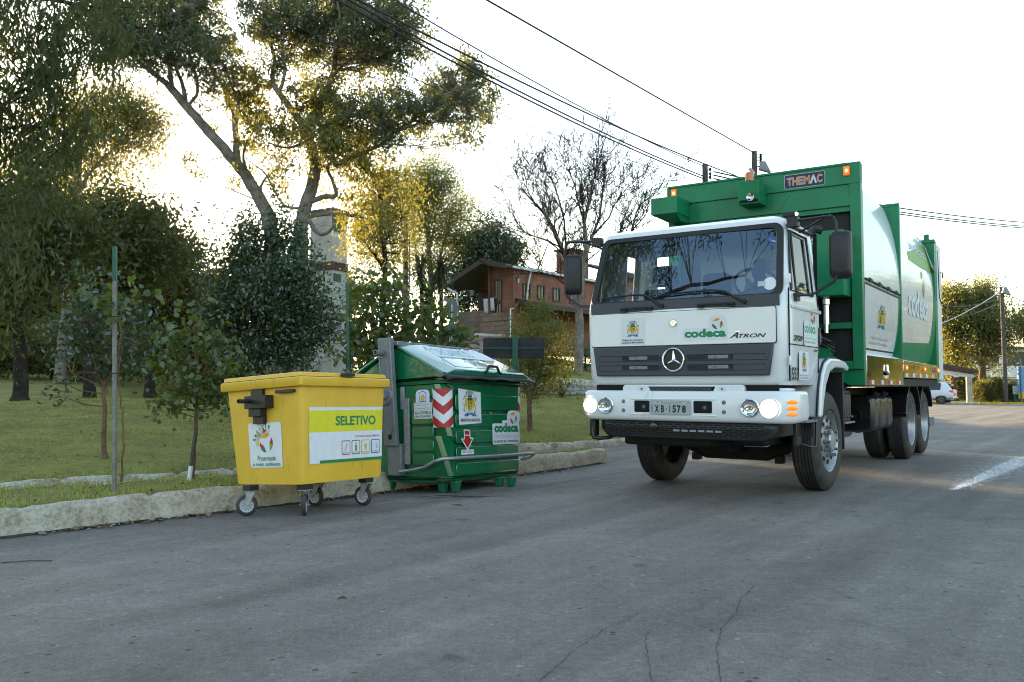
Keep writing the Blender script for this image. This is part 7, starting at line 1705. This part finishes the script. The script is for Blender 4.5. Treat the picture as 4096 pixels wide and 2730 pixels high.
mb = MB(); mb.bx(1.6,1.7,1.3,3.4,2.5,5.6,'darkwood'); mb.bx(-.2,1.6,1.28,1.32,4.3,6.3,'brick'); mb.bx(-.6,-.5,1.9,2.05,5.1,5.35,'wood'); mb.bx(-.02,.06,3.3,3.42,4.3,5.6,'darkwood'); mb.build("porch", house)
mb = MB(); mb.tube([(-.70,3.30,5.52),(-.70,3.10,5.40),(-.70,2.72,5.25),(-.70,2.70,5.0),(-.70,2.72,2.6)], .05, 'white_matt', 8); mb.build("drain_pipe", house)
mb = MB(); mb.bx(.30,.36,-.02,.03,5.62,5.82,'white_matt'); mb.build("wall_lamp", house)
M['cloth'] = pm('white_cloth', (.62,.64,.72), .85, var=.05)
def hworld(x, y, z): return HR + hx*x + hy*y + Vector((0,0,z))
for k, (y0, y1, z0, z1, lab) in enumerate(((1.28,1.62,4.30,4.95,"larger white cloth drying on the balcony of the brick house"),(1.02,1.24,4.40,4.98,"smaller white cloth drying on the balcony, nearer the window"))):
    mb = MB(); R1 = []
    for i in range(9):
        t = i/8; R1.append([hworld(-.16 + .02*sin(t*14+k) + .015*j, y0+(y1-y0)*t, z1 + (z0-z1)*j/4 + .02*sin(t*9)*(j == 4)) for j in range(5)])
    mb.grid(R1, 'cloth'); o = mb.build("hanging_cloth"); so = o.modifiers.new("sheet", 'SOLIDIFY'); so.thickness = .01
    tag(o, lab, "laundry")
rail_a, rail_b = hworld(-.14,.9,4.97), hworld(-.14,1.75,4.97)
mb = MB(); mb.tube([rail_a, rail_b], .008, 'steel', 5); tag(mb.build("clothes_line"), "thin line holding the white cloths on the house balcony", "clothes line")
# low grey wall top behind the sign
q0 = P(1000,783,26); q1 = P(1115,772,24)
tw = thing("retaining_wall", "long low grey roofed wall behind the green container and the sign board", "wall", ((q0.x+q1.x)/2, 25, gz((q0.x+q1.x)/2, 25)))
mb = MB(); o3 = Vector(tw.location); d_ = (q1-q0); n_ = Vector((-d_.y, d_.x, 0)).normalized()*.5
zb = Vector((0,0,-1.2)); mb.hexa([q0-o3+zb-n_, q1-o3+zb-n_, q1-o3+zb+n_, q0-o3+zb+n_], [q0-o3-n_, q1-o3-n_, q1-o3+n_, q0-o3+n_], 'stone'); mb.build("masonry", tw)
mb = MB(); e = Vector((0,0,.02)); mb.hexa([q0-o3-n_*1.4, q1-o3-n_*1.4, q1-o3+n_*1.4, q0-o3+n_*1.4], [q0-o3+e*3-n_*1.4, q1-o3+e*3-n_*1.4, q1-o3+e*3+n_*1.4, q0-o3+e*3+n_*1.4], 'conc'); mb.build("coping", tw)
# pale standpipe in front of the stone wall
p = P(1173,790,27); b = Vector((p.x, p.y, gz(p.x, p.y))); tp = P(1173,710,27)
mb = MB(); mb.tube([(0,0,-.1),(0,0,tp.z-b.z),(.12,0,tp.z-b.z+.01)], .022, 'white_matt', 7); o = mb.build("vent_pipe", loc=b); tag(o, "thin pale vent pipe with bent top before the stone wall of the house", "pipe")

# ================================================================== concrete tower
tY = 48.0; a = P(700,850,tY); cN = P(762,850,tY-1.2); c2 = P(795,850,tY)
zt = P(760,492,tY).z; g0 = 1.0
tower = thing("water_tower", "square concrete tower with stained faces and a dark band, behind the gum trees", "tower", (cN.x, cN.y, g0))
LA = Vector((a.x - cN.x - .1, 1.2, 0)).normalized(); RA = Vector((c2.x - cN.x, 1.2, 0)).normalized()
wl_ = 1.75; wr_ = (c2.x-cN.x)/RA.x
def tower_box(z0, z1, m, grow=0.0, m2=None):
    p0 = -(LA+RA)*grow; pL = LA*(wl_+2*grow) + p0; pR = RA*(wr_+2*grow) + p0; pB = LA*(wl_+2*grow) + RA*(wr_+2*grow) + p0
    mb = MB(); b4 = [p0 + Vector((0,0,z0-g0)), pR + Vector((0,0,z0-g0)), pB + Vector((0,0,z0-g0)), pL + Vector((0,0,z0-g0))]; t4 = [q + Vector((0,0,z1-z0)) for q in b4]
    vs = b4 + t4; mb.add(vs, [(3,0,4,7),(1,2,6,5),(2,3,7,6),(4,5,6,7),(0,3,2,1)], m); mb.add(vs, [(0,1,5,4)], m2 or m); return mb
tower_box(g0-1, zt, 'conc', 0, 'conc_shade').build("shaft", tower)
zb_ = P(775,612,tY).z; tower_box(zb_-.35, zb_+.1, 'darkwood', .05).build("dark_band", tower)
zb2 = P(775,735,tY).z; tower_box(zb2-.1, zb2+.1, 'darkwood', .04).build("dark_band", tower)
tower_box(zt, zt+.12, 'rooftile', .1).build("cap", tower)
for (x0, y0, x1, y1) in ((766,634,788,652),(772,500,792,540)):
    q0 = P(x0,y0,tY); q1 = P(x1,y1,tY); f = lambda x: (P(x,600,tY).x - cN.x)/RA.x
    mb = MB(T=lambda u, v, w: tuple(RA*u + Vector((RA.y,-RA.x,0))*(w+.02) + Vector((0,0,v-g0)))); mb.rect(max(.05,f(x0)), q1.z, min(wr_-.03,f(x1)), q0.z, 'stake_green'); mb.build("green_panel", tower)

# ================================================================== sign backs
sY = 13.6; pp = P(1184,800,sY); g = gz(pp.x, pp.y)
sign = thing("sign_board", "back of a dark rectangular sign board on a green post, behind the green container", "sign", (pp.x, pp.y, g))
mb = MB(); zt_ = P(1184,772,sY).z; mb.bx(-.045,.045,-.03,.03,-.15,zt_-g,'stake_green'); mb.build("post", sign, bevel=.005)
M['signback'] = pm('weathered_sign_back', (.022,.024,.024), .75, var=.45, scale=5)
x0 = P(1110,790,sY).x - pp.x; x1 = P(1252,790,sY).x - pp.x; z0 = P(1184,824,sY).z - g; z1 = P(1184,776,sY).z - g; zm = (z0+z1)/2
mb = MB(); mb.bx(x0,x1,.03,.055,zm+.006,z1,'signback'); mb.bx(x0,x1-.01,.03,.055,z0,zm-.004,'signback'); mb.build("board", sign, bevel=.003)
mb = MB(); mb.bx(x0+.04,x1-.04,.012,.032,zm-.012,zm+.006,'stake_green'); mb.build("rail", sign)
rY = 24.0; pp = P(1037,800,rY); g = gz(pp.x, pp.y)
rs_ = thing("round_sign", "back of a round grey road sign on a steel post, above the sunlit shrubs", "sign", (pp.x, pp.y, g))
zc = P(1037,709,rY).z - g; mb = MB(); mb.bx(-.05,.03,-.03,.02,-.1,zc+.22,'steel'); mb.build("post", rs_)
mb = MB(); dR = Matrix.Rotation(radians(62), 3, 'Z'); ax = dR @ Vector((0,1,0)); mb.lathe([(.001,0),(.31,0),(.31,.02),(.001,.02)], (.02,.03,zc), ax, 'grille', 30); mb.build("disc", rs_)

# ================================================================== utility poles and cables
def pole(px, ytop, Y, label, r_=.085, lean=0, lamp=None, cross=None, group="utility poles"):
    t_ = P(px, ytop, Y); b = Vector((t_.x - lean, t_.y, (gz if off_line(LAWN_EDGE, t_.x, t_.y)[1] > 0 else rz)(t_.x, t_.y))); t = thing("utility_pole", label, "utility pole", b, group=group)
    mb = MB(); mb.tube([(0,0,-.3),(lean,0,t_.z-b.z)], [r_*1.25, r_], 'wood_dark', 12); mb.build("shaft", t)
    return t, t_, b
tA, pA, bA = pole(1620, 378, 26, "shorter of two wooden utility poles rising behind the truck, no lamp")
tB, pB, bB = pole(1733, 348, 26.5, "taller wooden utility pole behind the truck with a floodlight on its side")
tC_, pC, bC = pole(933, 503, 33, "thin grey utility pole with cable pipe, standing left of the brick house", r_=.085)
tD, pD, bD = pole(2301, 660, 60, "distant wooden utility pole with a floodlight at the right of the photo", r_=.12, lean=-.1)
def floodlight(t, b, pos, s=1.0):
    q = Vector(pos) - b; mb = MB(); mb.hexa([q+Vector((-.16,-.10,-.12))*s, q+Vector((.20,-.10,-.22))*s, q+Vector((.22,.14,-.20))*s, q+Vector((-.14,.14,-.10))*s], [q+Vector((-.10,-.06,.14))*s, q+Vector((.04,-.06,.14))*s, q+Vector((.04,.08,.14))*s, q+Vector((-.10,.08,.14))*s], 'greymetal'); mb.tube([q+Vector((-.25,0,-.02))*s, q], .02*s, 'greymetal', 6); mb.build("floodlight", t, bevel=.01)
floodlight(tB, bB, P(1755,382,26.4), 1.0); floodlight(tD, bD, P(2310,668,59.8), 1.6)
mb = MB(); q = P(1722,387,26.4)-bB; mb.tube([q, q+Vector((.15,0,-.18))], .05, 's_lgrey', 8); mb.build("bracket_lamp", tB)
for t_, b_, xs in ((tA, bA, [(1632,y) for y in (390,400,408)]), (tB, bB, [(1748,y) for y in (357,363,369,375)]), (tD, bD, [(2296,y) for y in (672,682)])):
    Yp = {id(tA):26,id(tB):26.5,id(tD):60}[id(t_)]
    for x, y in xs:
        q = P(x, y, Yp-.05) - b_; mb = MB(); mb.lathe([(.02,-.05),(.045,-.03),(.03,0),(.045,.03),(.02,.05)], q, (0,0,1), 'void', 8); mb.tube([q + Vector((-.12,0,0)), q], .012, 'greymetal', 5); mb.build("insulator", t_)
q = P(933,507,33) - bC
mb = MB(); mb.bx(q.x-.16,q.x+.16,-.10,.10,q.z-.16,q.z+.02,'s_lgrey'); mb.build("junction_box", tC_, bevel=.02)
q2 = P(941,540,32.9) - bC; mb = MB(); mb.tube([q2+Vector((.06,0,.04)), q2, Vector((q2.x-.02,q2.y,-.1))], .03, 'rubber', 7); mb.build("cable_pipe", tC_)
M['cable'] = pm('black_cable', (.012,.010,.014), .6, var=.1)
def cable(pts, label, r_=.012, n=14, sag=0.0, mat='cable', name="power_cable", group="overhead cables"):
    Q = []
    for (a, b_) in zip(pts[:-1], pts[1:]):
        a, b_ = Vector(a), Vector(b_)
        for i in range(n+1):
            t = i/n; p_ = a.lerp(b_, t); p_.z -= sag*4*t*(1-t); Q.append(p_)
    o = Q[0].copy(); mb = MB(); mb.tube([q_ - o for q_ in Q], r_, mat, 6); c = mb.build(name, loc=o); return tag(c, label, "cable", group)
def ext(px0, py0, Y0, end, k=1.5):   # a cable through the pixel at the frame edge, continued beyond it
    a = P(px0, py0, Y0); return a + (a - Vector(end))*k*.5
eB = P(1733,352,26.4); cable([ext(1118,0,14.0,eB,.6), eB], "highest thick cable sweeping from the top edge to the pole with the floodlight", .016, sag=.0)
for (x0, Y0, xe, ye, lab, rr_) in ((945,14.0,1618,383,"cable second from the right, ending at the top of the shorter pole",.012),(870,13.7,1690,404,"topmost cable of the close bundle of three",.017),(845,13.6,1618,406,"middle cable of the close bundle of three",.017),(820,13.5,1616,411,"lowest cable of the close bundle of three",.017)):
    e = P(xe, ye, 26.0 if xe < 1650 else 27.0); cable([ext(x0,0,Y0,e,.6), e], lab, rr_, sag=.25)
for (x0, y0, xe, ye, lab, rr_) in ((580,-10,1560,402,"thin cable crossing the crown of the twisted gum tree, upper one",.008),(478,-5,1480,388,"thin cable crossing the crown of the twisted gum tree, lower one",.008)):
    e = P(xe, ye, 27); cable([ext(x0,y0,15,e,.4), e], lab, rr_, sag=.35)
eR = [P(2085,478,30), P(2085,486,30), P(2085,492,30)]
for k, (y0, y1) in enumerate(((479,512),(488,521),(493,525))):
    cable([P(1640,395+k*8,26), P(2070,y0,31), P(2360,y1,40), P(2600,y1+20,50)], ("upper","middle","lower")[k] + " cable of the three on the right, passing behind the truck body", .021, n=6, sag=.05)
for k, (pts, lab) in enumerate((([(640,437),(760,490),(932,517)], "thin drop wire from the gum trees to the grey utility pole, upper"), ([(600,500),(780,520),(870,524),(930,512)], "thin drop wire sagging to the grey utility pole, lower"), ([(935,514),(1060,530),(1180,540)], "thin reddish wire from the grey utility pole to the house"))):
    cable([P(x, y, 31 + (2 if k == 2 else 0)) for x, y in pts], lab, .008, n=5, sag=.05, name="drop_wire", mat='cable' if k == 2 else 's_grey')
for k, (pts, lab) in enumerate((([(2165,743),(2230,712),(2296,672)], "tree branch like pale cable rising to the distant pole, upper"), ([(2165,727),(2230,724),(2300,695)], "slack cable on the distant pole, middle"), ([(2165,700),(2210,705),(2290,690)], "slack thin cable on the distant pole, lower"))):
    cable([P(x, y, 59.5) for x, y in pts], ("pale taut cable rising to the distant pole","slack cable meeting the distant pole lowest","thin slack cable high behind the distant pole")[k], .035 if k == 0 else .022, n=5, sag=.05, name="drop_wire", mat='s_lgrey' if k == 0 else 'greymetal')

# ================================================================== far right: trees, carport, car, hedge, buildings
def fz(y): return -.005*(y-12)
def far_tree(px, Y, limbs, blobs, label, seed, r0=.3, mat='lf_far'):
    p = P(px, 900, Y); b = Vector((p.x, Y, fz(Y))); L_ = [([b] + PL(limbs[0], Y), r0, r0*.4)] + [(PL(l, Y, .6), r0*.5, r0*.12) for l in limbs[1:]]
    return tree("tall_tree", label, "tree", b, L_, PB(blobs, Y, 1, 1.8, seed), M[mat], 'bark_tan', seed=seed, leaf=(.26,.10), dens=19, per=52, sig=.45, droop=.5, twigs=80, twr=.03, out=.08, group="tall trees at the right")
far_tree(2192, 66, [[(2192,860),(2192,800),(2190,740),(2185,690)],[(2192,800),(2175,770),(2165,740)],[(2192,780),(2215,740)]],
   [(2175,690,1.5),(2195,700,1.5),(2170,720,1.5),(2205,725,1.5),(2185,745,1.6),(2215,760,1.2),(2170,760,1.4),(2195,780,1.2,.7),(2175,800,1.2,.7),(2205,810,1.0,.6),(2172,835,1.2,.7),(2185,675,.7),(2225,700,1.1),(2215,680,.7),(2222,735,1.1)], "tall round topped tree next to the rear of the truck", 81)
far_tree(2258, 65, [[(2258,880),(2257,820),(2256,760),(2260,700),(2262,660)],[(2256,850),(2240,800),(2225,770)],[(2256,800),(2280,770)],[(2257,760),(2240,730)]],
   [(2262,652,.5),(2260,668,.8),(2252,685,1.0),(2270,690,1.0),(2250,705,1.2),(2275,710,1.1),(2255,730,1.3),(2280,735,1.2),(2240,745,1.2),(2262,760,1.3),(2290,765,1.0),(2245,780,1.1),(2300,780,.8),(2270,790,1.0,.8),(2250,815,.9,.6),(2285,810,.9,.6),(2235,820,.8,.5),(2305,800,.6,.6),(2298,840,.7,.6)], "tall pointed tree beside the distant pole", 82)
far_tree(2372, 62, [[(2372,860),(2372,780),(2370,740)],[(2372,770),(2360,750),(2345,742)],[(2371,760),(2358,735),(2348,728)]], [(2352,742,.75,1.5),(2365,735,1.0),(2380,740,1.4),(2360,752,.7),(2375,760,1.0),(2346,735,.4,1.5)], "tree just entering the right edge of the photo", 83)
for px, Y, r_, lab, sd, mt in ((2190,70,2.0,"dark bush behind the white car",84,'lf_dark'),(2225,72,1.8,"dark bush behind the carport post",85,'lf_dark'),(2292,63,1.1,"dark climbing shrub round the foot of the distant pole",86,'lf_shrub')):
    p = P(px, 900, Y); b = Vector((p.x, Y, fz(Y)+.1)); rr_ = random.Random(sd)
    bl = [(b.x+rr_.uniform(-1,1)*r_*.8, b.y+rr_.uniform(-.5,.5)*r_, b.z+r_*(.3+.9*rr_.random()), r_*rr_.uniform(.35,.6)) for k in range(9)]
    tree("bush", lab, "bush", b, [([b, b+Vector((0,0,r_))], .06, .02)], bl, M[mt], 'bark_dark', seed=sd, leaf=(.2,.09), dens=26, per=40, sig=.25, trunkn=6)
hb = P(2246, 905, 60.5); he = P(2334, 905, 62)
hedge = thing("hedge", "clipped dark hedge above the yellow kerb at right", "hedge", ((hb.x+he.x)/2, 61.2, fz(61)+.1))
bl = []
rr_ = random.Random(4)
for k in range(60):
    t = rr_.random(); bl.append((hb.x+(he.x-hb.x)*t, 60.5+1.5*t+rr_.uniform(-.4,.5), fz(61)+.1+rr_.uniform(.25,1.42-(.35 if t > .72 else 0)), .36))
foliage("leaves", hedge, bl, M['lf_dark'] , leaf=(.10,.05), dens=170, per=24, sig=.12, droop=.0, seed=87, origin=tuple(hedge.location))
foliage("top_leaves", hedge, [(x, y, z+.15, .3) for x, y, z, _ in bl if z > 1.0], M['lf_shrub'], leaf=(.08,.04), dens=120, per=20, sig=.1, droop=0, seed=88, origin=tuple(hedge.location))
mb = MB(); 
for k in range(4): mb.bx(-1.4+k*.8,-1.2+k*.8,-.1,.1,-.2,.9,'bark_dark')
mb.build("stem", hedge)
# carport
cY_ = 60.0; q = P(2228,930,cY_); g = fz(cY_)
cp = thing("carport", "flat roofed carport with white beam and thick concrete post, behind the truck", "carport", (q.x, cY_, g))
zt_ = P(2228,866,cY_).z - g
mb = MB(); mb.tube([(0,0,-.1),(0,0,zt_)], .20, 'conc', 12); mb.build("post", cp)
x0 = P(2110,850,cY_).x - q.x; x1 = P(2235,858,cY_).x - q.x
zz = [P(2169,860,cY_).z-g, P(2235,868,cY_).z-g]; sl = (zz[1]-zz[0])/(P(2235,0,cY_).x-P(2169,0,cY_).x)
bz = lambda x: zz[1] + sl*(x-x1)
mb = MB(); mb.hexa([(x0,-.12,bz(x0)-.05),(x1,-.12,bz(x1)-.02),(x1,.12,bz(x1)-.02),(x0,.12,bz(x0)-.05)], [(x0,-.12,bz(x0)+.28),(x1,-.12,bz(x1)+.22),(x1,.12,bz(x1)+.22),(x0,.12,bz(x0)+.28)], 'white_matt'); mb.build("beam", cp)
mb = MB(); mb.hexa([(x0,-.6,bz(x0)+.45),(x1+.1,-.6,bz(x1)+.30),(x1+.1,5,bz(x1)+.30),(x0,5,bz(x0)+.45)], [(x0,-.6,bz(x0)+.75),(x1+.1,-.6,bz(x1)+.52),(x1+.1,5,bz(x1)+.52),(x0,5,bz(x0)+.75)], 'darkwood'); mb.build("roof", cp)
xs_ = P(2195,852,cY_).x - q.x; mb = MB(T=lambda u, v, w: (u, -.13-w, v)); mb.rect(xs_-.2,bz(xs_)-.12,xs_+.2,bz(xs_)+.25,'s_white'); mb.line([(xs_-.1,bz(xs_)+.05),(xs_+.08,bz(xs_)+.05),(xs_+.08,bz(xs_)-.03)], .04,'s_teal'); mb.build("notice", cp)
# white hatchback, rear quarter showing
M['carpaint'] = pm('white_car_paint', (.72,.74,.78), .25, var=.02, coat=.6)
M['carglass'] = pm('dark_car_glass', (.012,.014,.016), .05, var=0, spec=.8)
M['tail'] = pm('red_tail_lamp', (.40,.015,.015), .2, var=.1, emit=(.6,.02,.01), estr=.1)
qc = P(2202,930,58.6)
fwd = Vector((-.80,.60,0)); car = thing("parked_car", "white hatchback parked under the carport, rear and left side showing", "car", (qc.x-.35, 58.3, fz(58.3)), (0, 0, atan2(fwd.y, fwd.x)))
CS = [  # x along car (0 rear .. forward), half width, z of outline : stations rear to front
 (-.02,[(.60,.42),(.80,.50),(.83,.66),(.80,.80),(.74,.90),(.60,.92)]),
 (.10,[(.66,.30),(.85,.46),(.87,.66),(.84,.86),(.72,1.02),(.58,1.06)]),
 (.28,[(.68,.26),(.86,.44),(.88,.66),(.855,.92),(.68,1.30),(.54,1.36)]),
 (.50,[(.70,.24),(.865,.42),(.885,.66),(.86,.93),(.665,1.46),(.52,1.52)]),
 (1.3,[(.70,.22),(.87,.40),(.885,.66),(.865,.93),(.67,1.48),(.52,1.55)]),
 (2.2,[(.70,.22),(.87,.40),(.885,.66),(.865,.92),(.67,1.46),(.52,1.53)]),
 (2.9,[(.70,.22),(.87,.40),(.885,.66),(.86,.91),(.74,1.12),(.60,1.18)]),
 (3.2,[(.70,.22),(.865,.40),(.88,.64),(.85,.88),(.74,.96),(.6,.99)]),
 (3.9,[(.66,.24),(.82,.40),(.84,.58),(.80,.76),(.7,.82),(.5,.84)]),
 (4.05,[(.5,.3),(.66,.42),(.68,.55),(.64,.66),(.55,.7),(.4,.71)])]
mb = MB(); rows = [[(x, -w_, z) for w_, z in s_] + [(x, w_, z) for w_, z in s_[::-1]] for x, s_ in CS]; mb.grid(rows, 'carpaint', closed=True); mb.ngon(rows[0], 'carpaint'); mb.ngon(rows[-1], 'carpaint'); cb2 = mb.build("body", car, angle=25); cb2.modifiers.new("sub", 'SUBSURF').render_levels = 1
mb = MB(); mb.add([(-.005,-.54,1.02),(-.005,.54,1.02),(.235,.50,1.345),(.235,-.50,1.345)], [(0,1,2,3)], 'carglass')
mb.hexa([(.05,-.56,.98),(.05,.56,.98),(.09,.56,.98),(.09,-.56,.98)], [(.20,-.52,1.37),(.20,.52,1.37),(.3,.52,1.37),(.3,-.52,1.37)], 'carglass'); mb.build("rear_window", car)
for s_ in (-1, 1):
    mb = MB(); mb.add([(.75,s_*.862,.97),(2.75,s_*.862,.97),(2.3,s_*.70,1.42),(.72,s_*.70,1.42)], [(0,1,2,3)], 'carglass'); mb.build("side_window", car)
    mb = MB(); mb.hexa([(-.03,s_*.56,.78),(-.0,s_*.83,.80),(.16,s_*.875,.82),(.10,s_*.56,.80)], [(-.01,s_*.58,.93),(.02,s_*.80,.95),(.26,s_*.86,.93),(.10,s_*.58,.95)], 'tail'); tl_ = mb.build("tail_lamp", car, bevel=.02); mb = MB(); mb.ball((.0,s_*.70,.855), (.03,.08,.04), 's_white', 10, 6); mb.build("lamp_insert", tl_)
    for x in (.72, 3.3):
        mb = MB(); mb.lathe([(.20,.09),(.19,.07),(.06,.075),(.05,.09),(.001,.09)], (0,0,0), (0,s_,0), 'void', 24)
        for k in range(10): a = 2*pi*k/10; mb.tube([(.05*cos(a),s_*.085,.05*sin(a)),(.195*cos(a+.1),s_*.088,.195*sin(a+.1))], .014, 'rim', 5)
        w_ = mb.build("wheel", car); w_.location = (x, s_*.78, .31); mb = MB(); mb.lathe([(.20,-.09),(.29,-.095),(.31,-.06),(.31,.06),(.29,.095),(.20,.095)], (0,0,0), (0,s_,0), 'tyre', 28); mb.build("tyre", w_)
        mb = MB(); mb.lathe([(.34,.0),(.30,.004),(.001,.004)], (x,s_*.868,.33), (0,s_,0), 'void', 24); mb.build("wheel_arch", car)
mb = MB(T=lambda u, v, w: (-.03 - w, -u, v)); mb.rect(-.22,.60,.22,.73,'s_lgrey'); mb.text("IQR 2746", -.18,.63,.18,.70,'s_black'); mb.build("licence_plate", car)
mb = MB(); mb.bx(-.06,.02,-.80,.80,.40,.50,'carpaint'); mb.bx(-.065,.0,-.62,-.40,.42,.47,'s_black'); mb.build("rear_bumper", car, bevel=.03)
mb = MB(); mb.bx(.22,.50,-.50,.50,1.50,1.54,'carpaint'); mb.build("spoiler", car, bevel=.015)
# low buildings and wall behind
M['render_white'] = pm('white_render', (.66,.66,.65), .8, var=.06, scale=.8)
bb = P(2260, 900, 86)
bld = thing("low_building", "long low white building with dark openings beyond the hedge", "building", (bb.x, 86, fz(86)))
mb = MB(); mb.bx(-10,22,0,8,-.3,5.0,'render_white'); mb.build("wall", bld)
mb = MB(); mb.bx(-10.3,22.3,-.5,8.2,5.0,5.2,'rooftile'); mb.build("roof", bld)
for x in (-3.5, -.5, 2.4, 7.0, 10.5):
    mb = MB(); mb.bx(x,x+2.1,-.03,.02,3.3,4.7,'wood_dark'); mb.build("window", bld)
wl2 = P(2330, 900, 76); wall2 = thing("boundary_wall", "low brown wall with thin top rail behind the hedge", "wall", (wl2.x, 76, fz(76)))
mb = MB(); mb.bx(-6,16,0,.3,-.2,1.9,'wood'); mb.build("masonry", wall2); mb = MB(); mb.tube([(-6,.1,2.0),(16,.1,2.0)], .05, 'greymetal', 6); mb.build("rail", wall2)
M['bluepaint'] = pm('blue_board', (.12,.33,.55), .5, var=.1)
kp_ = P(2346, 905, 60.5); kiosk = thing("blue_board", "blue and yellow upright board at the right edge beyond the hedge", "sign", (kp_.x, 60.5, fz(60.5)))
zk = P(2346,840,60.5).z - fz(60.5); mb = MB(); mb.bx(-.18,.6,-.05,.05,.8,zk-.1,'bluepaint'); mb.bx(-.18,.6,-.05,.05,.35,.8,'s_gold'); mb.build("panel", kiosk); mb = MB(); mb.tube([(-.02,-.1,-.1),(-.02,-.1,zk+.5)], .05, 'greymetal', 8); mb.build("post", kiosk)
bp_ = P(2322, 905, 61.5); bx_ = thing("small_bin", "small green bin with white notice between hedge and blue board", "bin", (bp_.x+.2, 61.0, fz(61)))
mb = MB(); mb.bx(-.45,.45,-.3,.3,0,.65,'stake_green'); mb.build("box", bx_, bevel=.03); mb = MB(); mb.bx(-.32,.25,-.02,.02,.66,1.25,'s_white'); mb.build("notice", bx_)
